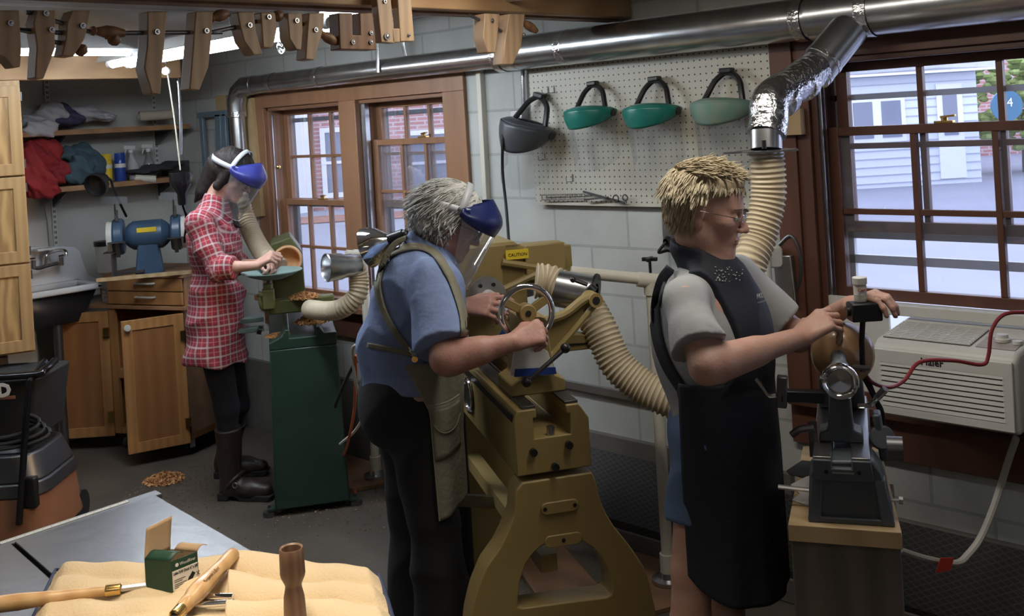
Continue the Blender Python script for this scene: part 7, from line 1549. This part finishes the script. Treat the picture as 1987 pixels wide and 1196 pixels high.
# olive apron: skirt panel, pockets, bib, straps
zt_, zb2 = wc_.z+.015, W(860, 995, 3.2).z
cen2 = lambda z: (hc.x+(wc_.x-hc.x)*max(0, min(1, (z-hc.z)/(wc_.z-hc.z)))+f2.x*.005, hc.y+(wc_.y-hc.y)*max(0, min(1, (z-hc.z)/(wc_.z-hc.z)))+f2.y*.005)
rl2 = lambda z: .198; rf2 = lambda z: lerp(.145, .165, (z-.75)/.25)
a1f = lambda v_: radians(108)-radians(22)*min(1, v_*3.2)-radians(5)*v_
ap2, S2_ = wrap('apron_skirt', 'apron_olive', t2, cen2, rl2, rf2, (r2, f2, UP), lambda v_: -radians(80), a1f, zt_, zb2, hem=lambda a: zb2+.035*(1-abs(a)/1.4), fold=.005, nf=6)
for (u0, u1, v0, v1, nm) in ((.74, .985, .30, .46, 'pocket_flap'), (.72, .99, .27, .62, 'pocket')):
    b = MB(); sg = (.004 if nm == 'pocket' else .009)
    def pk(u, v_, u0=u0, u1=u1, v0=v0, v1=v1, nm=nm, sg=sg):
        uu = u0+(u1-u0)*u; rnd = (1-(abs(2*u-1))**3*.45) if nm == 'pocket_flap' else 1; vv = v0+(v1-v0)*v_*rnd; p = S2_(uu, vv); c = cen2(p.z); o_ = nrm((p.x-c[0], p.y-c[1], 0)); return p+o_*(sg+.004*sin(pi*u))
    b.grid(pk, 14, 10); b.build(nm, 'apron_olive', t2, solid=.003, smooth=80)
    MB().tube([pk(i/14, 1) for i in range(15)] if nm == 'pocket_flap' else [pk(i/14, 0) for i in range(15)], .003, 6).build('pocket_trim', 'apron_trim', t2)
MB().tube([S2_(.995, i/20) for i in range(21)], .003, 6).build('apron_edge', 'apron_trim', t2)
def onto(o, x, y, off=.004, d0=None, dfl=3.2):
    r_ = ray(x, y).normalized(); hit, loc, nn, *_ = o.ray_cast(EYEP-Vector(WL[o.name]), r_); return (loc+Vector(WL[o.name])+nn*off) if hit else W(x, y, d0 or dfl)
def strap(pix, wd, m, nm, o=sh2, par=t2, off=.005, dfl=3.2):
    C_ = bez([V((a, b_, 0)) for a, b_ in pix], 5); Pq = [onto(o, p.x, p.y, off, None, dfl) for p in C_]; b = MB(); vs = []
    for i, p in enumerate(C_):
        tq = C_[min(i+1, len(C_)-1)]-C_[max(i-1, 0)]; tq.normalize(); nq = V((-tq.y, tq.x, 0))
        for s_ in (-1, -.33, .33, 1): vs.append(onto(o, p.x+nq.x*wd*s_, p.y+nq.y*wd*s_, off, (Pq[i]-EYEP).dot(FW)))
    b.add(vs, [(4*i+k, 4*i+k+1, 4*i+k+5, 4*i+k+4) for i in range(len(C_)-1) for k in range(3)]); return b.build(nm, m, par, solid=.003, smooth=80)
bpy.context.view_layer.update()
strap([(1302, 520), (1284, 545), (1273, 595), (1278, 655), (1296, 708), (1326, 756)], 10, 'navy_apron', 'shoulder_strap', sh3, t3, .004, 2.72)
strap([(741, 520), (752, 500), (775, 486), (812, 480), (843, 494), (868, 530), (885, 572), (897, 615), (899, 650)], 7, 'apron_olive', 'shoulder_strap')
strap([(790, 462), (766, 474), (747, 502), (737, 535), (735, 560), (745, 600), (765, 640), (798, 684)], 6, 'apron_olive', 'back_strap')
strap([(715, 670), (740, 674), (770, 680), (806, 690)], 5, 'apron_olive', 'waist_tie')
bp2 = onto(sh2, 806, 692, .008); MB().cyl(bp2, bp2-FW*.004, .009, n=16).build('apron_button', 'brass', t2)
tb_ = W(717, 668, 3.28)
for k, P_ in enumerate(([(716, 668), (722, 685), (712, 690), (704, 720), (703, 768)], [(716, 668), (706, 675), (702, 695), (712, 705), (722, 690), (718, 670)])): MB().tube(bez([W(a, c, 3.27-.01*k) for a, c in P_], 5), .006, 8, flat=.5).build('apron_tie', 'apron_trim', t2)
# ================================================================ dark haired person in plaid
d1 = 4.92; al = radians(6); f1 = RT*cos(al)-FW*sin(al); fr1 = frame(f1); r1 = fr1[0]
H1 = Head(W(450, 337, d1), RT*cos(radians(8))-FW*sin(radians(8)), radians(34), 0, .97)
t1 = person('dark haired person in a red plaid shirt and boots at the green lathe', V((W(440, 960, d1).x, W(440, 960, d1).y, 0)))
shc1 = W(412, 420, d1); nS = shc1+r1*.165-UP*.02; fS = shc1-r1*.16; nE = W(418, 520, 4.72); nW = W(497, 516, 4.68); fE = W(450, 515, 5.05); fW1 = W(503, 512, 4.9)
h1 = W(425, 640, d1)
lo, hi = bbox([H1.P(0, 0, .14), nE, W(530, 495, 4.7), h1+r1*.2, h1-r1*.2, V((h1.x, h1.y, 0)), W(530, 960, 4.9)], .12); lo[2] = -.01
v = Vol(lo, hi, .009, [(2, H1.o.z-.14, H1.o.z+.02, .004), (2, nW.z-.05, nW.z+.10, .005), (0, H1.o.x-.06, hi[0], .0048), (1, lo[1], H1.o.y+.1, .0048)])
H1.add(v, .92, 0); v.cap(H1.P(0, -.02, -.06), shc1+UP*.03, .048, .055, .03)
v.ell(shc1-UP*.15, (.12, .075, .17), .05, A=fr1); v.ell(h1+UP*.1, (.11, .075, .15), .05, A=fr1); v.ell(h1-UP*.03, (.12, .09, .11), .05, A=fr1)
v.cap(nS, nE, .042, .034, .03); v.cap(nE, nW, .034, .021, .02); v.cap(fS, fE, .04, .034, .03); v.cap(fE, fW1, .032, .021, .02)
hand(v, nW, W(522, 500, 4.68)-nW, UP*.9-FW*.4, -1, ((.9, 1.2, .7), (1.0, 1.2, .7), (1.05, 1.2, .7), (1.1, 1.2, .7)), thumb=(.1, .9, -.6), tcurl=.4, sc=.92)
hand(v, fW1, W(530, 512, 4.85)-fW1, UP*.8+FW*.4, 1, ((.9, 1.2, .7), (1.0, 1.2, .7), (1.05, 1.2, .7), (1.1, 1.2, .7)), thumb=(.1, .9, -.6), tcurl=.4, sc=.9)
kN, kF = W(440, 790, 4.92), W(460, 785, 5.10); aN, aF = onZ(450, 968, 0)+UP*.09, onZ(440, 925, 0)+UP*.09
for hp, kk, an_ in ((h1+r1*.075, kN, aN), (h1-r1*.075, kF, aF)): v.cap(hp, kk, .07, .045, .03); v.cap(kk, an_, .045, .03, .02); v.cap(an_-UP*.02, an_+f1*.14-UP*.05, .03, .024, .02)
v.mesh('body', ['skin_fair', 'lips'], t1, H1.lips)
for g in (-1, 1): MB().tube([H1.P(g*(.016+i*.006), .096-.0012*i*i*.5, .020+.0022*sin(i/5*pi)) for i in range(6)], .0022, 6, flat=.6).build('eyebrow', 'hair_dark', t1); MB().tube([H1.P(g*(.031+.013*cos(a)), .089-.004*abs(cos(a)), -.004-.004*sin(a)) for a in [i*pi/8 for i in range(9)]], .0014, 6).build('eyelashes', 'hair_dark', t1)
hz = Vol(*bbox([H1.o, W(470, 450, d1), W(385, 385, d1)], .2), .006); hz.ell(H1.P(0, -.012, .036), (.084, .106, .090), .02, A=H1.A); hz.cap(H1.P(0, -.06, -.02), H1.P(0, -.085, -.10), .062, .035, .03)
hz.cap(H1.P(.0, -.09, .0), W(392, 372, d1), .05, .028, .03); hz.cap(W(392, 372, d1), W(378, 392, d1), .028, .006, .02)
for g in (-1, 1): hz.cap(H1.P(g*.066, .01, .03), H1.P(g*.068, -.01, -.07), .024, .022, .02)
hz.cap(H1.P(-.05, .02, -.08), W(448, 405, 4.98), .026, .026, .02); hz.cap(W(448, 405, 4.98), W(452, 432, 4.96), .030, .026, .02); hz.cap(W(452, 432, 4.96), W(466, 440, 4.92), .024, .008, .02)
def cut1(x, y, z):
    q = [x-H1.o.x, y-H1.o.y, z-H1.o.z]; Y = q[0]*H1.f.x+q[1]*H1.f.y+q[2]*H1.f.z; Z = q[0]*H1.u.x+q[1]*H1.u.y+q[2]*H1.u.z; X = q[0]*H1.r.x+q[1]*H1.r.y+q[2]*H1.r.z
    return np.where(Z > -.085, ((Y-.035)-(np.maximum(Z, 0)-.01)*1.0)*.65, -1)
hz.fn([-9]*3, [9]*3, cut1); hz.disp(wr(33, .008, 1.5)); hz.mesh('hair', 'hair_dark', t1)
worn_shield(t1, H1, 'crown_blue', 'blue crowned face shield with white straps worn by the dark haired person', z=.045)
# plaid shirt
m = bpy.data.materials.new('plaid_cloth'); m.use_nodes = True; nt = m.node_tree; N = nt.nodes.new; L_ = nt.links.new; pb = nt.nodes['Principled BSDF']; pb.inputs['Roughness'].default_value = .9
at = N('ShaderNodeAttribute'); at.attribute_name = 'cloth_uv'; sp = N('ShaderNodeSeparateXYZ'); L_(at.outputs['Vector'], sp.inputs[0])
def bands(src, per, ph, lo_, hi_):
    q = N('ShaderNodeMath'); q.operation = 'MULTIPLY_ADD'; q.inputs[1].default_value = 1/per; q.inputs[2].default_value = ph; L_(src, q.inputs[0]); f_ = N('ShaderNodeMath'); f_.operation = 'FRACT'; L_(q.outputs[0], f_.inputs[0])
    a = N('ShaderNodeMath'); a.operation = 'SUBTRACT'; a.inputs[1].default_value = .5; L_(f_.outputs[0], a.inputs[0]); b_ = N('ShaderNodeMath'); b_.operation = 'ABSOLUTE'; L_(a.outputs[0], b_.inputs[0])
    c = N('ShaderNodeMapRange'); c.inputs['From Min'].default_value = hi_; c.inputs['From Max'].default_value = lo_; L_(b_.outputs[0], c.inputs['Value']); return c.outputs[0]
prev = None; base = (.27, .02, .035, 1)
for (axis, per, ph, lo_, hi_, col, fac) in ((0, .046, 0, .12, .30, (.10, .02, .04), .55), (1, .046, 0, .12, .30, (.10, .02, .04), .55), (0, .046, 0, .03, .13, (.42, .37, .36), .6), (1, .046, 0, .03, .13, (.52, .45, .44), .6), (0, .046, .5, .02, .05, (.5, .35, .35), .4), (1, .046, .5, .02, .05, (.5, .35, .35), .4)):
    bnd = bands(sp.outputs[axis], per, ph, lo_, hi_); k_ = N('ShaderNodeMath'); k_.operation = 'MULTIPLY'; k_.inputs[1].default_value = fac; L_(bnd, k_.inputs[0])
    mx = N('ShaderNodeMix'); mx.data_type = 'RGBA'; L_(k_.outputs[0], mx.inputs[0]); mx.inputs[7].default_value = (*col, 1)
    if prev is None: mx.inputs[6].default_value = base
    else: L_(prev, mx.inputs[6])
    prev = mx.outputs[2]
L_(prev, pb.inputs['Base Color']); MATS['plaid_cloth'] = m
v = Vol(*bbox([shc1+UP*.1, W(355, 715, d1), nE, W(470, 520, 4.7), fE, W(478, 690, d1)], .13), .007)
v.ell(shc1-UP*.13, (.155, .118, .18), .05, A=fr1); v.ell(h1+UP*.12, (.150, .118, .18), .05, A=fr1); hb = W(418, 700, d1); v.cap(h1+UP*.15, hb, .145, .172, .04, w=f1, f=.84, flat=True)
v.cap(shc1-f1*.01, nS, .058, .058, .04); v.cap(shc1, fS, .058, .056, .04); v.cap(nS, nE, .062, .058, .03); c1_ = nE.lerp(nW, .42); v.cap(nE, c1_, .056, .050, .02, flat=True); v.cap(nE.lerp(nW, .30), nE.lerp(nW, .47), .054, .052, .008, flat=True)
v.cap(fS, fE, .058, .054, .03); v.cap(fE, fE.lerp(fW1, .45), .052, .048, .02, flat=True); v.cap(H1.P(0, -.03, -.12), shc1+UP*.0, .058, .080, .02)
n1_ = nrm(H1.P(0, 0, 0)-shc1); q1 = H1.P(0, -.01, -.128); v.fn([-9]*3, [9]*3, lambda x, y, z: (x-q1.x)*n1_.x+(y-q1.y)*n1_.y+(z-q1.z)*n1_.z)
v.disp(wr(31, .036, .7))
def puv(P):
    P = P.astype(float); out = np.zeros((len(P), 3)); c = np.array(h1); q = P-c; X = q@np.array(r1); Y = q@np.array(f1); w_s = np.clip((P[:, 2]-(shc1.z-.09))/.08, 0, 1); out[:, 0] = np.arctan2(X, Y)*.135*(1-w_s)+w_s*Y; out[:, 1] = P[:, 2]-w_s*np.maximum(np.abs(X)-.04, 0)*.9
    best = np.abs(np.hypot(X/.15, Y/.12)-1)*.13+.012
    for a, b_, lim in ((nS, nE, .0), (nE, nW, -.4), (fS, fE, .0), (fE, fW1, -.4)):
        a = np.array(a); b_ = np.array(b_); ab = b_-a; L = np.linalg.norm(ab); t_ = np.clip((P-a)@ab/L**2, -.1, 1.1); w_ = P-(a+t_[:, None]*ab); dd = np.abs(np.linalg.norm(w_, axis=1)-.055); tr = (P-a)@ab/L**2; first = (a is None); mk = (dd < best) & (tr > lim) & (tr < 1.25)
        e = ab/L; s_ = np.cross(e, [0, 0, 1.]); s_ = s_/np.linalg.norm(s_); u_q = np.cross(s_, e); out[mk, 0] = (np.arctan2(w_@s_, w_@u_q)*.055)[mk]; out[mk, 1] = (tr*L)[mk]; best = np.where(mk, dd, best)
    return out
v.mesh('plaid_shirt', 'plaid_cloth', t1, attr=puv)
# leggings and boots
v = Vol(*bbox([h1, kN, kF, V((aN.x, aN.y, .2)), V((aF.x, aF.y, .2))], .13), .008); v.ell(h1-UP*.05, (.135, .10, .11), .04, A=fr1)
for hp, kk, an_ in ((h1+r1*.075, kN, aN), (h1-r1*.075, kF, aF)): v.cap(hp-UP*.03, kk, .078, .056, .03); v.cap(kk, an_+UP*.06, .054, .042, .03)
v.mesh('leggings', 'black_cloth', t1)
for an_, fd_, kk in ((aN, nrm(f1*1-FW*.12), kN), (aF, nrm(f1+FW*.1), kF)):
    g0 = V((an_.x, an_.y, 0)); v = Vol(*bbox([g0+UP*.36, g0-fd_*.05, g0+fd_*.24], .1), .005)
    v.cap(g0+UP*.09, an_.lerp(kk, .72), .050, .064, .03, flat=True); v.cap(g0+UP*.055-fd_*.01, g0+UP*.05+fd_*.10, .048, .046, .03); v.cap(g0+UP*.045+fd_*.1, g0+UP*.042+fd_*.175, .046, .036, .02); v.fn([-9]*3, [9]*3, lambda x, y, z: .022-z+x*0+y*0); v.disp(wr(41, .006, 1.2))
    bo_ = v.mesh('boot', 'boot_brown', t1); sr = fd_.cross(UP)
    MB().prism([(-.055, 0), (.0, 0), (.0, .018), (.02, .024), (.05, .012), (.05, 0), (.20, 0), (.215, .02), (.215, .028), (-.055, .035)], g0-sr*.04, fd_, UP, sr*.08).build('boot_sole', 'black_rubber', bo_, bevel=.004)
    MB().torus(g0+UP*.085+fd_*.02, nrm(UP*.7-fd_*.7), .054, .009, 28, 6).build('boot_strap', 'boot_brown', bo_); MB().torus(g0+UP*.08+fd_*.045+sr*.048, sr, .012, .003, 16, 6).build('boot_buckle', 'steel', bo_)
